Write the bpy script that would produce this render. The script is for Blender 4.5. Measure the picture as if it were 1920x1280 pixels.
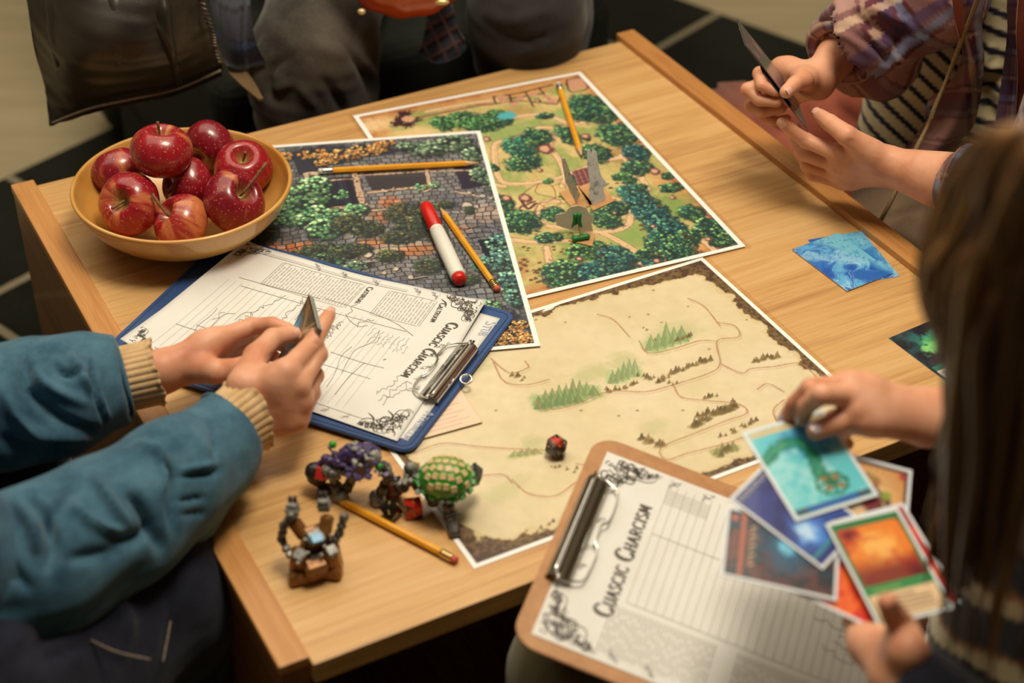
import bpy, bmesh, math, random
import numpy as np
from mathutils import Vector, Matrix

# ------------------------------------------------------------------ clear
for o in list(bpy.data.objects):
    bpy.data.objects.remove(o, do_unlink=True)
SC = bpy.context.scene
COL = SC.collection

# ------------------------------------------------------------------ camera
F_PX, CAM_H, PITCH, ROLL = 3107.3, 1.4268, 0.6478, 0.0095
TZ = 0.45                                    # height of the table top above the floor
_cp, _sp = math.cos(PITCH), math.sin(PITCH)
_fw = np.array([0, _cp, -_sp]); _r = np.array([1.0, 0, 0]); _u = np.array([0, _sp, _cp])
_cr, _sr = math.cos(ROLL), math.sin(ROLL)
CR = _cr * _r + _sr * _u
CU = -_sr * _r + _cr * _u
CO = np.array([0, 0, CAM_H])
cam_d = bpy.data.cameras.new('camera')
cam = bpy.data.objects.new('camera', cam_d)
COL.objects.link(cam)
cam.matrix_world = Matrix(((CR[0], CU[0], -_fw[0], CO[0]), (CR[1], CU[1], -_fw[1], CO[1]),
                           (CR[2], CU[2], -_fw[2], CO[2]), (0, 0, 0, 1)))
cam_d.sensor_width = 36
cam_d.lens = 36 * F_PX / 1920
cam_d.clip_start = 0.05
cam_d.dof.use_dof = True
cam_d.dof.focus_distance = 1.66
cam_d.dof.aperture_fstop = 3.4
SC.camera = cam

# ------------------------------------------------------------------ light
world = bpy.data.worlds.new('world'); SC.world = world; world.use_nodes = True
world.node_tree.nodes['Background'].inputs[0].default_value = (1.0, 0.86, 0.68, 1)
world.node_tree.nodes['Background'].inputs[1].default_value = 0.10


def area(name, loc, target, sx, sy, power, color):
    d = bpy.data.lights.new(name, 'AREA'); d.shape = 'RECTANGLE'; d.size = sx; d.size_y = sy
    d.energy = power; d.color = color
    o = bpy.data.objects.new(name, d); COL.objects.link(o)
    o.location = loc
    o.rotation_euler = (Vector(target) - Vector(loc)).to_track_quat('-Z', 'Y').to_euler()
    return o


area('ceiling_lamp_light', (0.22, 1.22, 2.30), (0.0, 1.28, 0.45), 0.5, 0.5, 24, (1.0, 0.885, 0.70))
area('ceiling_panel_light', (-0.5, 2.3, 2.64), (-0.5, 2.3, 0.0), 3.0, 2.6, 52, (1.0, 0.885, 0.68))
SC.view_settings.view_transform = 'Standard'
SC.view_settings.look = 'None'
SC.view_settings.gamma = 1
SC.view_settings.exposure = 0.08
SC.view_settings.use_curve_mapping = False
# ------------------------------------------------------------------ picture ray helpers (used to measure real positions)
def ray(px, py):
    d = _fw + CR * (px - 960) / F_PX - CU * (py - 640) / F_PX
    return d / np.linalg.norm(d)


def P(px, py, z):
    d = ray(px, py)
    return CO + d * ((z - CAM_H) / d[2])


def stepto(p, px, py, L, s):
    """point on the sight line at distance L from p; s=+1 far solution, -1 near"""
    d = ray(px, py); w = p - CO; b = w @ d
    h2 = L * L - (w @ w - b * b)
    t = b + (s * math.sqrt(h2) if h2 > 0 else 0)
    return CO + d * t


def rect3(a, b, c, ab, ac, za, w=0.02):
    """corner a and neighbours b, c in the picture, true side lengths -> three world corners"""
    rays = [ray(*a), ray(*b), ray(*c)]
    t = np.array([(P(*q, za) - CO) @ r for q, r in zip((a, b, c), rays)])
    t0 = t.copy()

    def res(t):
        A, B, Cc = [CO + r * k for r, k in zip(rays, t)]
        u, v = B - A, Cc - A
        return np.array([np.linalg.norm(u) / ab - 1, np.linalg.norm(v) / ac - 1, (u @ v) / (ab * ac),
                         *((t - t0) * w / 0.1)])
    for _ in range(60):
        r0 = res(t); J = np.array([(res(t + np.eye(3)[i] * 1e-6) - r0) / 1e-6 for i in range(3)]).T
        t = t - 0.6 * np.linalg.lstsq(J, r0, rcond=None)[0]
    return [CO + r * k for r, k in zip(rays, t)]


# ------------------------------------------------------------------ colour
TINT = np.array([1.0, 0.955, 0.86])


def lin(c):
    c = np.asarray(c, float) / 255.0
    return np.where(c <= 0.04045, c / 12.92, ((c + 0.055) / 1.055) ** 2.4)


def alb(c, k=1.0):
    """surface colour from a tone seen under the warm lamp"""
    return np.clip(lin(c) / TINT * k * 0.92, 0, 0.95)


def rgba(c):
    return (float(c[0]), float(c[1]), float(c[2]), 1)


# ------------------------------------------------------------------ numpy noise
def _hash(*ints):
    h = np.zeros(np.broadcast(*ints).shape, np.uint32)
    for k, i in zip((374761393, 668265263, 2147483647, 97531), ints):
        h = (h ^ (i.astype(np.int64) & 0xffffffff).astype(np.uint32)) * np.uint32(k)
        h = (h ^ (h >> np.uint32(13))) * np.uint32(1274126177)
    h ^= h >> np.uint32(16)
    return h.astype(np.float64) / 4294967295.0


def vnoise(x, y, seed=0):
    x = np.asarray(x, float); y = np.asarray(y, float)
    xi, yi = np.floor(x), np.floor(y); fx, fy = x - xi, y - yi
    fx = fx * fx * (3 - 2 * fx); fy = fy * fy * (3 - 2 * fy)
    s = np.full(xi.shape, seed)
    h = lambda a, b: _hash(xi + a, yi + b, s)
    return (h(0, 0) * (1 - fx) + h(1, 0) * fx) * (1 - fy) + (h(0, 1) * (1 - fx) + h(1, 1) * fx) * fy


def fbm(x, y, seed=0, o=4):
    r = 0; a = 0.5; n = 0
    for i in range(o):
        r = r + a * vnoise(x * 2 ** i + 17.3 * i, y * 2 ** i - 9.1 * i, seed + i); n += a; a *= 0.5
    return r / n


def noise3(x, y, z, seed=0):
    return (vnoise(x + 3.7 * z, y - 2.1 * z, seed) + vnoise(y + 1.3 * x, z * 1.7 + 5, seed + 5) + vnoise(z - x, x * 0.7 + y, seed + 9)) / 3


# ------------------------------------------------------------------ objects
def link(name, me, parent=None, mats=()):
    o = bpy.data.objects.new(name, me); COL.objects.link(o)
    for m in mats:
        me.materials.append(m)
    if parent is not None:
        o.parent = parent
    return o


def tag(o, label=None, cat=None, group=None, kind=None):
    if label: o['label'] = label
    if cat: o['category'] = cat
    if group: o['group'] = group
    if kind: o['kind'] = kind
    return o


def empty(name, loc, rz=0, label=None, cat=None, group=None):
    o = bpy.data.objects.new(name, None); COL.objects.link(o)
    o.location = [float(v) for v in loc]; o.rotation_euler = (0, 0, rz); o.empty_display_size = 0.02
    return tag(o, label, cat, group)


def mesh(name, V, Fc, mat=None, parent=None, smooth=True, col=None, local=True, uv=None):
    """V (n,3) array, Fc list / (m,4) or (m,3) array. World coords are turned local to the parent if local=False"""
    V = np.asarray(V, float)
    if parent is not None and not local:
        Mw = parent.matrix_basis.copy(); q_ = parent.parent
        while q_ is not None:
            Mw = q_.matrix_basis @ Mw; q_ = q_.parent
        M = np.array(Mw.inverted())
        V = V @ M[:3, :3].T + M[:3, 3]
    me = bpy.data.meshes.new(name)
    if isinstance(Fc, np.ndarray):
        n, k = Fc.shape
        me.vertices.add(len(V)); me.vertices.foreach_set('co', V.astype(np.float32).ravel())
        me.loops.add(n * k); me.loops.foreach_set('vertex_index', Fc.astype(np.int32).ravel())
        me.polygons.add(n)
        me.polygons.foreach_set('loop_start', np.arange(0, n * k, k, dtype=np.int32))
        me.update(calc_edges=True); me.validate()
    else:
        me.from_pydata([tuple(v) for v in V], [], [tuple(f) for f in Fc]); me.update()
    if col is not None:
        a = me.color_attributes.new('Col', 'FLOAT_COLOR', 'POINT')
        cc = np.ones((len(V), 4), np.float32); cc[:, :3] = col
        a.data.foreach_set('color', cc.ravel())
    if uv is not None:
        a = me.attributes.new('uvw', 'FLOAT_VECTOR', 'POINT')
        cc = np.zeros((len(V), 3), np.float32); cc[:, :uv.shape[1]] = uv
        a.data.foreach_set('vector', cc.ravel())
    if smooth:
        me.polygons.foreach_set('use_smooth', np.ones(len(me.polygons), bool))
    return link(name, me, parent, [mat] if mat else [])


def grid_faces(nu, nv, wrap_v=False):
    """vertices index i*nv+j ; i along u, j along v"""
    i = np.arange(nu - 1)[:, None]; j = np.arange(nv if wrap_v else nv - 1)[None, :]
    j2 = (j + 1) % nv
    return np.stack([i * nv + j, (i + 1) * nv + j, (i + 1) * nv + j2, i * nv + j2], -1).reshape(-1, 4)


def box(name, x0, x1, y0, y1, z0, z1, mat, parent=None, bev=0.0008, seg=2):
    bm = bmesh.new(); bmesh.ops.create_cube(bm, size=1)
    for v in bm.verts:
        v.co = Vector(((x0 + x1) / 2 + v.co.x * (x1 - x0), (y0 + y1) / 2 + v.co.y * (y1 - y0), (z0 + z1) / 2 + v.co.z * (z1 - z0)))
    if bev:
        bmesh.ops.bevel(bm, geom=bm.edges[:], offset=bev, segments=seg, affect='EDGES', profile=0.5)
    me = bpy.data.meshes.new(name); bm.to_mesh(me); bm.free()
    return link(name, me, parent, [mat])


def frames(path):
    path = np.asarray(path, float); T = np.gradient(path, axis=0); T /= np.linalg.norm(T, axis=1)[:, None] + 1e-12
    up = np.array([0, 0, 1.0])
    if abs(T[0] @ up) > 0.95: up = np.array([0, 1.0, 0])
    N = []; n = up - (up @ T[0]) * T[0]; n /= np.linalg.norm(n)
    for t in T:
        n = n - (n @ t) * t; n /= np.linalg.norm(n); N.append(n)
    N = np.array(N); B = np.cross(T, N)
    return T, N, B


def spline(pts, n):
    """Catmull-Rom through rows of any width"""
    pts = np.asarray(pts, float)
    if len(pts) == 2:
        t = np.linspace(0, 1, n)[:, None]; return pts[0] * (1 - t) + pts[1] * t
    p = np.vstack([2 * pts[0] - pts[1], pts, 2 * pts[-1] - pts[-2]])
    s = np.linspace(0, len(pts) - 1 - 1e-9, n); k = s.astype(int); t = (s - k)[:, None]
    a, b, c, d = p[k], p[k + 1], p[k + 2], p[k + 3]
    return 0.5 * (2 * b + (c - a) * t + (2 * a - 5 * b + 4 * c - d) * t ** 2 + (3 * b - a - 3 * c + d) * t ** 3)


def tube_data(path, r, nv=10, cap=True, base=0):
    path = np.asarray(path, float); n = len(path); r = np.broadcast_to(r, (n,))
    T, N, B = frames(path)
    a = np.linspace(0, 2 * np.pi, nv, endpoint=False)
    V = path[:, None] + r[:, None, None] * (np.cos(a)[None, :, None] * N[:, None] + np.sin(a)[None, :, None] * B[:, None])
    V = V.reshape(-1, 3); Fq = [tuple(int(q) + base for q in f) for f in grid_faces(n, nv, True)]
    if cap:
        Fq.append(tuple(base + k for k in range(nv))); Fq.append(tuple(base + (n - 1) * nv + k for k in range(nv))[::-1])
    return V, Fq


def tubes(name, items, mat, parent=None, local=True, nv=8):
    """items: list of (path, radius) joined in one mesh"""
    VV = []; FF = []; b = 0
    for path, r in items:
        V, Fq = tube_data(path, r, nv, True, b); VV.append(V); FF += Fq; b += len(V)
    return mesh(name, np.vstack(VV), FF, mat, parent, True, local=local)


def lathe(name, prof, mat, parent=None, nv=64, M=None, local=True):
    """prof list of (r,z); closed by poles when r=0"""
    prof = np.asarray(prof, float); a = np.linspace(0, 2 * np.pi, nv, endpoint=False)
    V = np.stack([prof[:, 0, None] * np.cos(a), prof[:, 0, None] * np.sin(a), np.repeat(prof[:, 1, None], nv, 1)], -1).reshape(-1, 3)
    if M is not None:
        V = V @ np.array(M)[:3, :3].T + np.array(M)[:3, 3]
    return mesh(name, V, grid_faces(len(prof), nv, True), mat, parent, True, local=local)


def hexa(name, pts_bottom, pts_top, mat, parent=None, local=True, smooth=False, bev=0):
    """prism between two polygons"""
    n = len(pts_top); V = np.vstack([pts_bottom, pts_top])
    Fq = [tuple(range(n))[::-1], tuple(range(n, 2 * n))] + [(i, (i + 1) % n, n + (i + 1) % n, n + i) for i in range(n)]
    o = mesh(name, V, Fq, mat, parent, smooth, local=local)
    if bev:
        bm = bmesh.new(); bm.from_mesh(o.data); bmesh.ops.recalc_face_normals(bm, faces=bm.faces)
        bmesh.ops.bevel(bm, geom=bm.edges[:], offset=bev, segments=2, affect='EDGES'); bm.to_mesh(o.data); bm.free()
    return o


def round_rect(w, l, r, n=6, x0=0, y0=0):
    pts = []
    for cx, cy, a0 in ((x0 + w - r, y0 + l - r, 0), (x0 + r, y0 + l - r, 90), (x0 + r, y0 + r, 180), (x0 + w - r, y0 + r, 270)):
        for k in range(n + 1):
            a = math.radians(a0 + 90 * k / n); pts.append((cx + r * math.cos(a), cy + r * math.sin(a)))
    return np.array(pts)


# ------------------------------------------------------------------ signed-distance modelling
def cone(p, a, b, ra, rb):
    a = np.asarray(a, np.float32); b = np.asarray(b, np.float32); ab = b - a; L = float(ab @ ab) + 1e-12
    q = [p[i] - a[i] for i in range(3)]
    t = np.clip((q[0] * ab[0] + q[1] * ab[1] + q[2] * ab[2]) / L, 0, 1)
    return np.sqrt((q[0] - t * ab[0]) ** 2 + (q[1] - t * ab[1]) ** 2 + (q[2] - t * ab[2]) ** 2) - (ra + (rb - ra) * t)


def ell(p, c, R, axes=None):
    q = np.stack([p[i] - c[i] for i in range(3)])
    if axes is not None:
        q = np.tensordot(np.asarray(axes, np.float32), q, 1)
    k = np.sqrt((q[0] / R[0]) ** 2 + (q[1] / R[1]) ** 2 + (q[2] / R[2]) ** 2)
    return (k - 1) * min(R)


def smin(a, b, k):
    h = np.clip(0.5 + 0.5 * (b - a) / k, 0, 1)
    return b * (1 - h) + a * h - k * h * (1 - h)


def sdf_mesh(fn, lo, hi, vox):
    lo = np.array(lo, float); hi = np.array(hi, float)
    n = np.ceil((hi - lo) / vox).astype(int) + 1
    ax = [np.float32(lo[i]) + np.arange(n[i], dtype=np.float32) * np.float32(vox) for i in range(3)]
    p = np.meshgrid(*ax, indexing='ij', sparse=False)
    D = fn(p).astype(np.float32)
    # close at the borders
    D[0], D[-1] = np.maximum(D[0], vox * .5), np.maximum(D[-1], vox * .5)
    D[:, 0], D[:, -1] = np.maximum(D[:, 0], vox * .5), np.maximum(D[:, -1], vox * .5)
    D[:, :, 0], D[:, :, -1] = np.maximum(D[:, :, 0], vox * .5), np.maximum(D[:, :, -1], vox * .5)
    S = D < 0
    cnt = np.zeros(tuple(n - 1), np.int8)
    for a in (0, 1):
        for b in (0, 1):
            for c in (0, 1):
                cnt += S[a:n[0] - 1 + a, b:n[1] - 1 + b, c:n[2] - 1 + c]
    act = (cnt > 0) & (cnt < 8)
    idx = np.full(act.shape, -1, np.int64); I = np.argwhere(act); idx[act] = np.arange(len(I))
    acc = np.zeros((len(I), 3)); w = np.zeros(len(I))
    corners = [(a, b, c) for a in (0, 1) for b in (0, 1) for c in (0, 1)]
    for ca in corners:
        for d in range(3):
            if ca[d]: continue
            cb = list(ca); cb[d] = 1
            da = D[I[:, 0] + ca[0], I[:, 1] + ca[1], I[:, 2] + ca[2]]
            db = D[I[:, 0] + cb[0], I[:, 1] + cb[1], I[:, 2] + cb[2]]
            m = (da < 0) != (db < 0)
            t = np.where(m, da / np.where(m, da - db, 1), 0)
            pt = np.array(ca, float)[None] + 0
            pt = np.repeat(pt, len(I), 0); pt[:, d] += t
            acc += pt * m[:, None]; w += m
    V = lo + (I + acc / w[:, None]) * vox
    F_ = []
    for d in range(3):
        e, f = [(1, 2), (2, 0), (0, 1)][d]
        sl0 = [slice(1, -1)] * 3; sl0[d] = slice(0, -1); sl1 = [slice(1, -1)] * 3; sl1[d] = slice(1, None)
        A = S[tuple(sl0)]; Bb = S[tuple(sl1)]
        Q = np.argwhere(A != Bb)
        if not len(Q): continue
        ins = A[Q[:, 0], Q[:, 1], Q[:, 2]]
        base = Q.copy(); off = np.ones(3, int); off[d] = 0; base = base + off
        def cell(de, df):
            c = base.copy(); c[:, e] -= de; c[:, f] -= df
            return idx[c[:, 0], c[:, 1], c[:, 2]]
        q = np.stack([cell(0, 0), cell(1, 0), cell(1, 1), cell(0, 1)], 1)
        q[~ins] = q[~ins][:, ::-1]
        F_.append(q)
    F_ = np.vstack(F_); F_ = F_[(F_ >= 0).all(1)]
    # one light smoothing pass
    for _ in range(2):
        s = np.zeros_like(V); c = np.zeros(len(V))
        for k in range(4):
            a, b = F_[:, k], F_[:, (k + 1) % 4]
            for x in range(3):
                s[:, x] += np.bincount(a, V[b, x], len(V)) + np.bincount(b, V[a, x], len(V))
            c += np.bincount(a, minlength=len(V)) + np.bincount(b, minlength=len(V))
        V = V * 0.5 + 0.5 * s / np.maximum(c, 1)[:, None]
    return V, F_
# ------------------------------------------------------------------ materials (all node based)
def mat(name, base=(0.5, 0.5, 0.5), rough=0.6, metal=0.0, spec=0.5, coat=0.0, sheen=0.0, sss=0.0):
    m = bpy.data.materials.new(name); m.use_nodes = True
    b = m.node_tree.nodes['Principled BSDF']
    b.inputs['Base Color'].default_value = rgba(base); b.inputs['Roughness'].default_value = rough
    b.inputs['Metallic'].default_value = metal; b.inputs['Specular IOR Level'].default_value = spec
    b.inputs['Coat Weight'].default_value = coat; b.inputs['Sheen Weight'].default_value = sheen
    if sss:
        b.inputs['Subsurface Weight'].default_value = sss
        b.inputs['Subsurface Radius'].default_value = (0.012, 0.004, 0.002)
        b.inputs['Subsurface Scale'].default_value = 1.0
    return m


def N(m, t, **kw):
    n = m.node_tree.nodes.new(t)
    for k, v in kw.items():
        if k in n.inputs.keys(): n.inputs[k].default_value = v
        else: setattr(n, k, v)
    return n


def L(m, a, b):
    m.node_tree.links.new(a, b)


def ramp(m, fac, stops):
    r = N(m, 'ShaderNodeValToRGB'); cr = r.color_ramp
    while len(cr.elements) < len(stops): cr.elements.new(0.5)
    for e, (p, c) in zip(cr.elements, stops):
        e.position = p; e.color = rgba(c)
    L(m, fac, r.inputs[0]); return r.outputs[0]


def coords(m, scale=(1, 1, 1), src='Object', rot=(0, 0, 0)):
    if src == 'attr':
        t = N(m, 'ShaderNodeAttribute', attribute_name='uvw'); o = t.outputs['Vector']
    else:
        t = N(m, 'ShaderNodeTexCoord'); o = t.outputs[src]
    mp = N(m, 'ShaderNodeMapping'); mp.inputs['Scale'].default_value = scale; mp.inputs['Rotation'].default_value = rot
    L(m, o, mp.inputs[0]); return mp.outputs[0]


def noise(m, vec, scale, detail=4, rough=0.5, dist=0.0):
    n = N(m, 'ShaderNodeTexNoise'); n.inputs['Scale'].default_value = scale; n.inputs['Detail'].default_value = detail
    n.inputs['Roughness'].default_value = rough; n.inputs['Distortion'].default_value = dist
    if vec is not None: L(m, vec, n.inputs['Vector'])
    return n.outputs['Fac']


def bump(m, h, strength=0.3, dist=0.001, chain=None):
    b = N(m, 'ShaderNodeBump'); b.inputs['Strength'].default_value = strength; b.inputs['Distance'].default_value = dist
    L(m, h, b.inputs['Height'])
    if chain is not None: L(m, chain, b.inputs['Normal'])
    return b.outputs[0]


def bsdf(m): return m.node_tree.nodes['Principled BSDF']


def set_col(m, out): L(m, out, bsdf(m).inputs['Base Color'])
def set_nrm(m, out): L(m, out, bsdf(m).inputs['Normal'])


def noisy(name, c1, c2, scale=60, rough=0.6, bs=0.2, bd=0.001, stretch=(1, 1, 1), src='Object', **kw):
    m = mat(name, c1, rough, **kw); v = coords(m, stretch, src)
    n = noise(m, v, scale); set_col(m, ramp(m, n, [(0.3, c1), (0.7, c2)]))
    if bs: set_nrm(m, bump(m, n, bs, bd))
    return m


def wood_mat(name, c1, c2, c3, along='x', rough=0.42):
    m = mat(name, c2, rough, coat=0.08)
    sc = (1.4, 26, 26) if along == 'x' else (26, 1.4, 26)
    v = coords(m, sc)
    n1 = noise(m, v, 3.2, 6, 0.62, 0.9)
    sc2 = (5, 190, 190) if along == 'x' else (190, 5, 190)
    n2 = noise(m, coords(m, sc2), 3.0, 4, 0.6, 0.2)
    n3 = noise(m, coords(m, (1, 6, 6) if along == 'x' else (6, 1, 6)), 1.2, 3, 0.5, 1.2)
    mx = N(m, 'ShaderNodeMix', data_type='FLOAT'); mx.inputs[0].default_value = 0.36
    L(m, n1, mx.inputs[2]); L(m, n2, mx.inputs[3])
    mx2 = N(m, 'ShaderNodeMix', data_type='FLOAT'); mx2.inputs[0].default_value = 0.30
    L(m, mx.outputs[0], mx2.inputs[2]); L(m, n3, mx2.inputs[3])
    set_col(m, ramp(m, mx2.outputs[0], [(0.34, c1), (0.5, c2), (0.66, c3)]))
    set_nrm(m, bump(m, n2, 0.12, 0.0004))
    return m


def vcol_mat(name, rough=0.5, coat=0.0, bs=0.0, bscale=400, spec=0.4, sheen=0.0, src='Object', var=0.0):
    m = mat(name, (0.5, 0.5, 0.5), rough, coat=coat, spec=spec, sheen=sheen)
    a = N(m, 'ShaderNodeVertexColor', layer_name='Col')
    set_col(m, a.outputs[0])
    if bs:
        set_nrm(m, bump(m, noise(m, coords(m, (1, 1, 1), src), bscale), bs, 0.0008))
    return m


WOOD_TOP = wood_mat('oak_veneer', alb((170, 117, 63)), alb((208, 159, 96)), alb((222, 179, 119)), 'x')
WOOD_TRIM = wood_mat('oak_edge', alb((168, 105, 48)), alb((198, 136, 72)), alb((214, 156, 90)), 'y')
WOOD_SIDE = wood_mat('side_panel_veneer', alb((96, 58, 28)), alb((136, 88, 46)), alb((156, 104, 60)), 'y')
PAPER = noisy('white_paper', alb((232, 226, 212)), alb((226, 219, 204)), 30, 0.65, 0.03)
PRINT = vcol_mat('printed_ink', 0.42, coat=0.12, spec=0.35)
PRINT_CARD = vcol_mat('glossy_card_print', 0.28, coat=0.4, spec=0.5)
INK = noisy('black_ink', alb((74, 66, 56)), alb((100, 90, 78)), 200, 0.7, 0)
PENINK = noisy('pen_ink', alb((112, 96, 84)), alb((140, 124, 110)), 200, 0.7, 0)
GREYINK = noisy('grey_ink', alb((176, 168, 152)), alb((190, 182, 168)), 300, 0.7, 0)
BROWNINK = noisy('brown_ink', alb((150, 92, 62)), alb((186, 128, 88)), 150, 0.7, 0)
DARKINK = noisy('dark_line_ink', alb((52, 50, 54)), alb((84, 80, 80)), 150, 0.7, 0)
CHROME = mat('chrome', (0.75, 0.74, 0.7), 0.13, 1.0)
BRASS = mat('brass', (0.72, 0.50, 0.20), 0.28, 1.0)
STEEL = noisy('ferrule_silver', (0.75, 0.72, 0.66), (0.55, 0.53, 0.5), 200, 0.25, 0, metal=1.0)
FILM = bpy.data.materials.new('clear_laminate'); FILM.use_nodes = True
_t = FILM.node_tree; _t.nodes.remove(_t.nodes['Principled BSDF'])
_tr = _t.nodes.new('ShaderNodeBsdfTransparent'); _tr.inputs[0].default_value = (0.93, 0.91, 0.88, 1)
_gl = _t.nodes.new('ShaderNodeBsdfGlossy'); _gl.inputs['Roughness'].default_value = 0.15
_fz = _t.nodes.new('ShaderNodeFresnel'); _fz.inputs[0].default_value = 1.35
_mx = _t.nodes.new('ShaderNodeMixShader')
_t.links.new(_fz.outputs[0], _mx.inputs[0]); _t.links.new(_tr.outputs[0], _mx.inputs[1]); _t.links.new(_gl.outputs[0], _mx.inputs[2])
_t.links.new(_mx.outputs[0], _t.nodes['Material Output'].inputs[0])

# skin: mottled, warm, slightly translucent
SKIN = mat('skin', alb((222, 158, 118)), 0.48, spec=0.35, sss=0.35)
_v = coords(SKIN)
_n = noise(SKIN, _v, 28, 3); set_col(SKIN, ramp(SKIN, _n, [(0.3, alb((206, 134, 98))), (0.5, alb((222, 158, 120))), (0.72, alb((230, 172, 136)))]))
_n2 = noise(SKIN, _v, 420, 3); set_nrm(SKIN, bump(SKIN, _n2, 0.12, 0.0006))
NAIL = mat('fingernail', alb((236, 178, 152)), 0.25, spec=0.5, coat=0.3)


def cloth_mat(name, c1, c2, scale=18, weave=900, rough=0.85, bs=0.35, sheen=0.15, src='Object'):
    m = mat(name, c1, rough, spec=0.2, sheen=sheen)
    v = coords(m, (1, 1, 1), src)
    n = noise(m, v, scale, 5, 0.6); n2 = noise(m, v, weave, 2)
    mx = N(m, 'ShaderNodeMix', data_type='FLOAT'); mx.inputs[0].default_value = 0.35
    L(m, n, mx.inputs[2]); L(m, n2, mx.inputs[3])
    set_col(m, ramp(m, mx.outputs[0], [(0.36, c1), (0.64, c2)]))
    set_nrm(m, bump(m, n2, bs, 0.0006))
    return m


DENIM_SHIRT = cloth_mat('blue_chambray', alb((36, 72, 90)), alb((80, 118, 132)), 30, 1200)
DENIM_DARK = cloth_mat('indigo_denim', alb((16, 18, 30)), alb((36, 38, 52)), 40, 1400)
DENIM_FADE = cloth_mat('worn_denim', alb((44, 38, 30)), alb((78, 68, 52)), 40, 1400)
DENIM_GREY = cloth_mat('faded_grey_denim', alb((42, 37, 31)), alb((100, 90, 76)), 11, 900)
RIB = cloth_mat('tan_rib_knit', alb((196, 156, 104)), alb((222, 184, 134)), 60, 1500)
LEATHER = mat('black_leather', alb((34, 31, 24)), 0.40, spec=0.6)
_v = coords(LEATHER); _n = noise(LEATHER, _v, 12, 4)
set_col(LEATHER, ramp(LEATHER, _n, [(0.3, alb((26, 23, 18))), (0.7, alb((62, 56, 42)))]))
set_nrm(LEATHER, bump(LEATHER, noise(LEATHER, _v, 350, 3), 0.2, 0.0006))
STITCH = noisy('pale_stitching', alb((150, 128, 106)), alb((110, 92, 78)), 500, 0.8, 0.2)
NAVY = cloth_mat('navy_knit', alb((14, 16, 26)), alb((30, 34, 48)), 30, 700)
CLOTH_V = vcol_mat('woven_pattern_cloth', 0.85, bs=0.3, bscale=900, spec=0.2, sheen=0.15)
# ------------------------------------------------------------------ room shell
FLOORM = noisy('pale_floor', alb((184, 166, 126)), alb((168, 152, 114)), 3, 0.55, 0.05, 0.001, (1, 8, 1))
RUGM = mat('dark_rug', alb((30, 30, 20)), 0.95, spec=0.1, sheen=0.1)
_v = coords(RUGM); _n = noise(RUGM, _v, 260, 2); _n1 = noise(RUGM, _v, 6, 3)
_mx = N(RUGM, 'ShaderNodeMix', data_type='FLOAT'); _mx.inputs[0].default_value = 0.5; L(RUGM, _n, _mx.inputs[2]); L(RUGM, _n1, _mx.inputs[3])
set_col(RUGM, ramp(RUGM, _mx.outputs[0], [(0.35, alb((13, 14, 9))), (0.65, alb((32, 33, 20)))])); set_nrm(RUGM, bump(RUGM, _n, 0.6, 0.002))
LINEM = noisy('beige_pile', alb((150, 136, 106)), alb((128, 114, 86)), 200, 0.9, 0.4)
WALLM = noisy('warm_plaster', (0.42, 0.37, 0.29), (0.38, 0.33, 0.26), 5, 0.9, 0.1)
CEILM = noisy('ceiling_paint', (0.5, 0.47, 0.41), (0.46, 0.43, 0.38), 5, 0.9, 0.1)


def struct(o):
    o['kind'] = 'structure'; return o


struct(box('floor', -3.2, 3.2, -2.2, 5.2, -0.05, 0.0, FLOORM, bev=0))
struct(box('wall_back', -3.2, 3.2, 5.2, 5.3, 0.0, 2.7, WALLM, bev=0))
struct(box('wall_front', -3.2, 3.2, -2.3, -2.2, 0.0, 2.7, WALLM, bev=0))
struct(box('wall_left', -3.3, -3.2, -2.2, 5.2, 0.0, 2.7, WALLM, bev=0))
struct(box('wall_right', 3.2, 3.3, -2.2, 5.2, 0.0, 2.7, WALLM, bev=0))
struct(box('ceiling', -3.2, 3.2, -2.2, 5.2, 2.7, 2.75, CEILM, bev=0))

# rug: frame with local x along 49.5 degrees, local y along 139.5 degrees (= -b)
rug = empty('rug', (0, 0, 0), math.radians(49.5), 'dark green-black rug with a grid of thin beige lines under the table', 'rug')
box('pile', 0.2, 2.481, -1.2, 2.123, 0.0002, 0.009, RUGM, rug, 0.002)
for k in range(9):
    a = 2.238 - 0.255 * k
    box('stripe', a - 0.007, a + 0.007, 1.60, 2.118, 0.0085, 0.0102, LINEM, rug, 0)
for k in range(2):
    b = 1.861 - 0.26 * k
    box('stripe', 0.21, 2.476, b - 0.007, b + 0.007, 0.0086, 0.0104, LINEM, rug, 0)

# ------------------------------------------------------------------ table
TX, TY, TA, TW, TD = -0.1518, 0.873, 0.4977, 0.7572, 0.7928
table = empty('coffee_table', (TX, TY, 0), TA, 'low oak-veneer coffee table with raised edge strips, covered with maps', 'table')
box('tabletop', 0.0, TW, 0.0, TD, TZ - 0.022, TZ, WOOD_TOP, table, 0.0008)
box('edge_strip', -0.026, -0.0002, 0.006, TD + 0.008, TZ - 0.006, TZ + 0.004, WOOD_TRIM, table, 0.0012)
box('edge_strip', TW + 0.0002, TW + 0.026, -0.002, TD + 0.010, TZ - 0.006, TZ + 0.0075, WOOD_TRIM, table, 0.0012)
box('side_panel', -0.025, -0.0005, 0.007, TD + 0.007, 0.0105, TZ - 0.0062, WOOD_SIDE, table, 0.0005)
box('side_panel', TW + 0.0005, TW + 0.025, 0.0, TD + 0.007, 0.0105, TZ - 0.0062, WOOD_SIDE, table, 0.0005)
box('lower_shelf', 0.0, TW, 0.03, TD - 0.03, 0.12, 0.138, WOOD_SIDE, table, 0.0005)
box('back_rail', 0.0, TW, TD - 0.09, TD - 0.072, TZ - 0.11, TZ - 0.0225, WOOD_SIDE, table, 0.0005)
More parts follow.
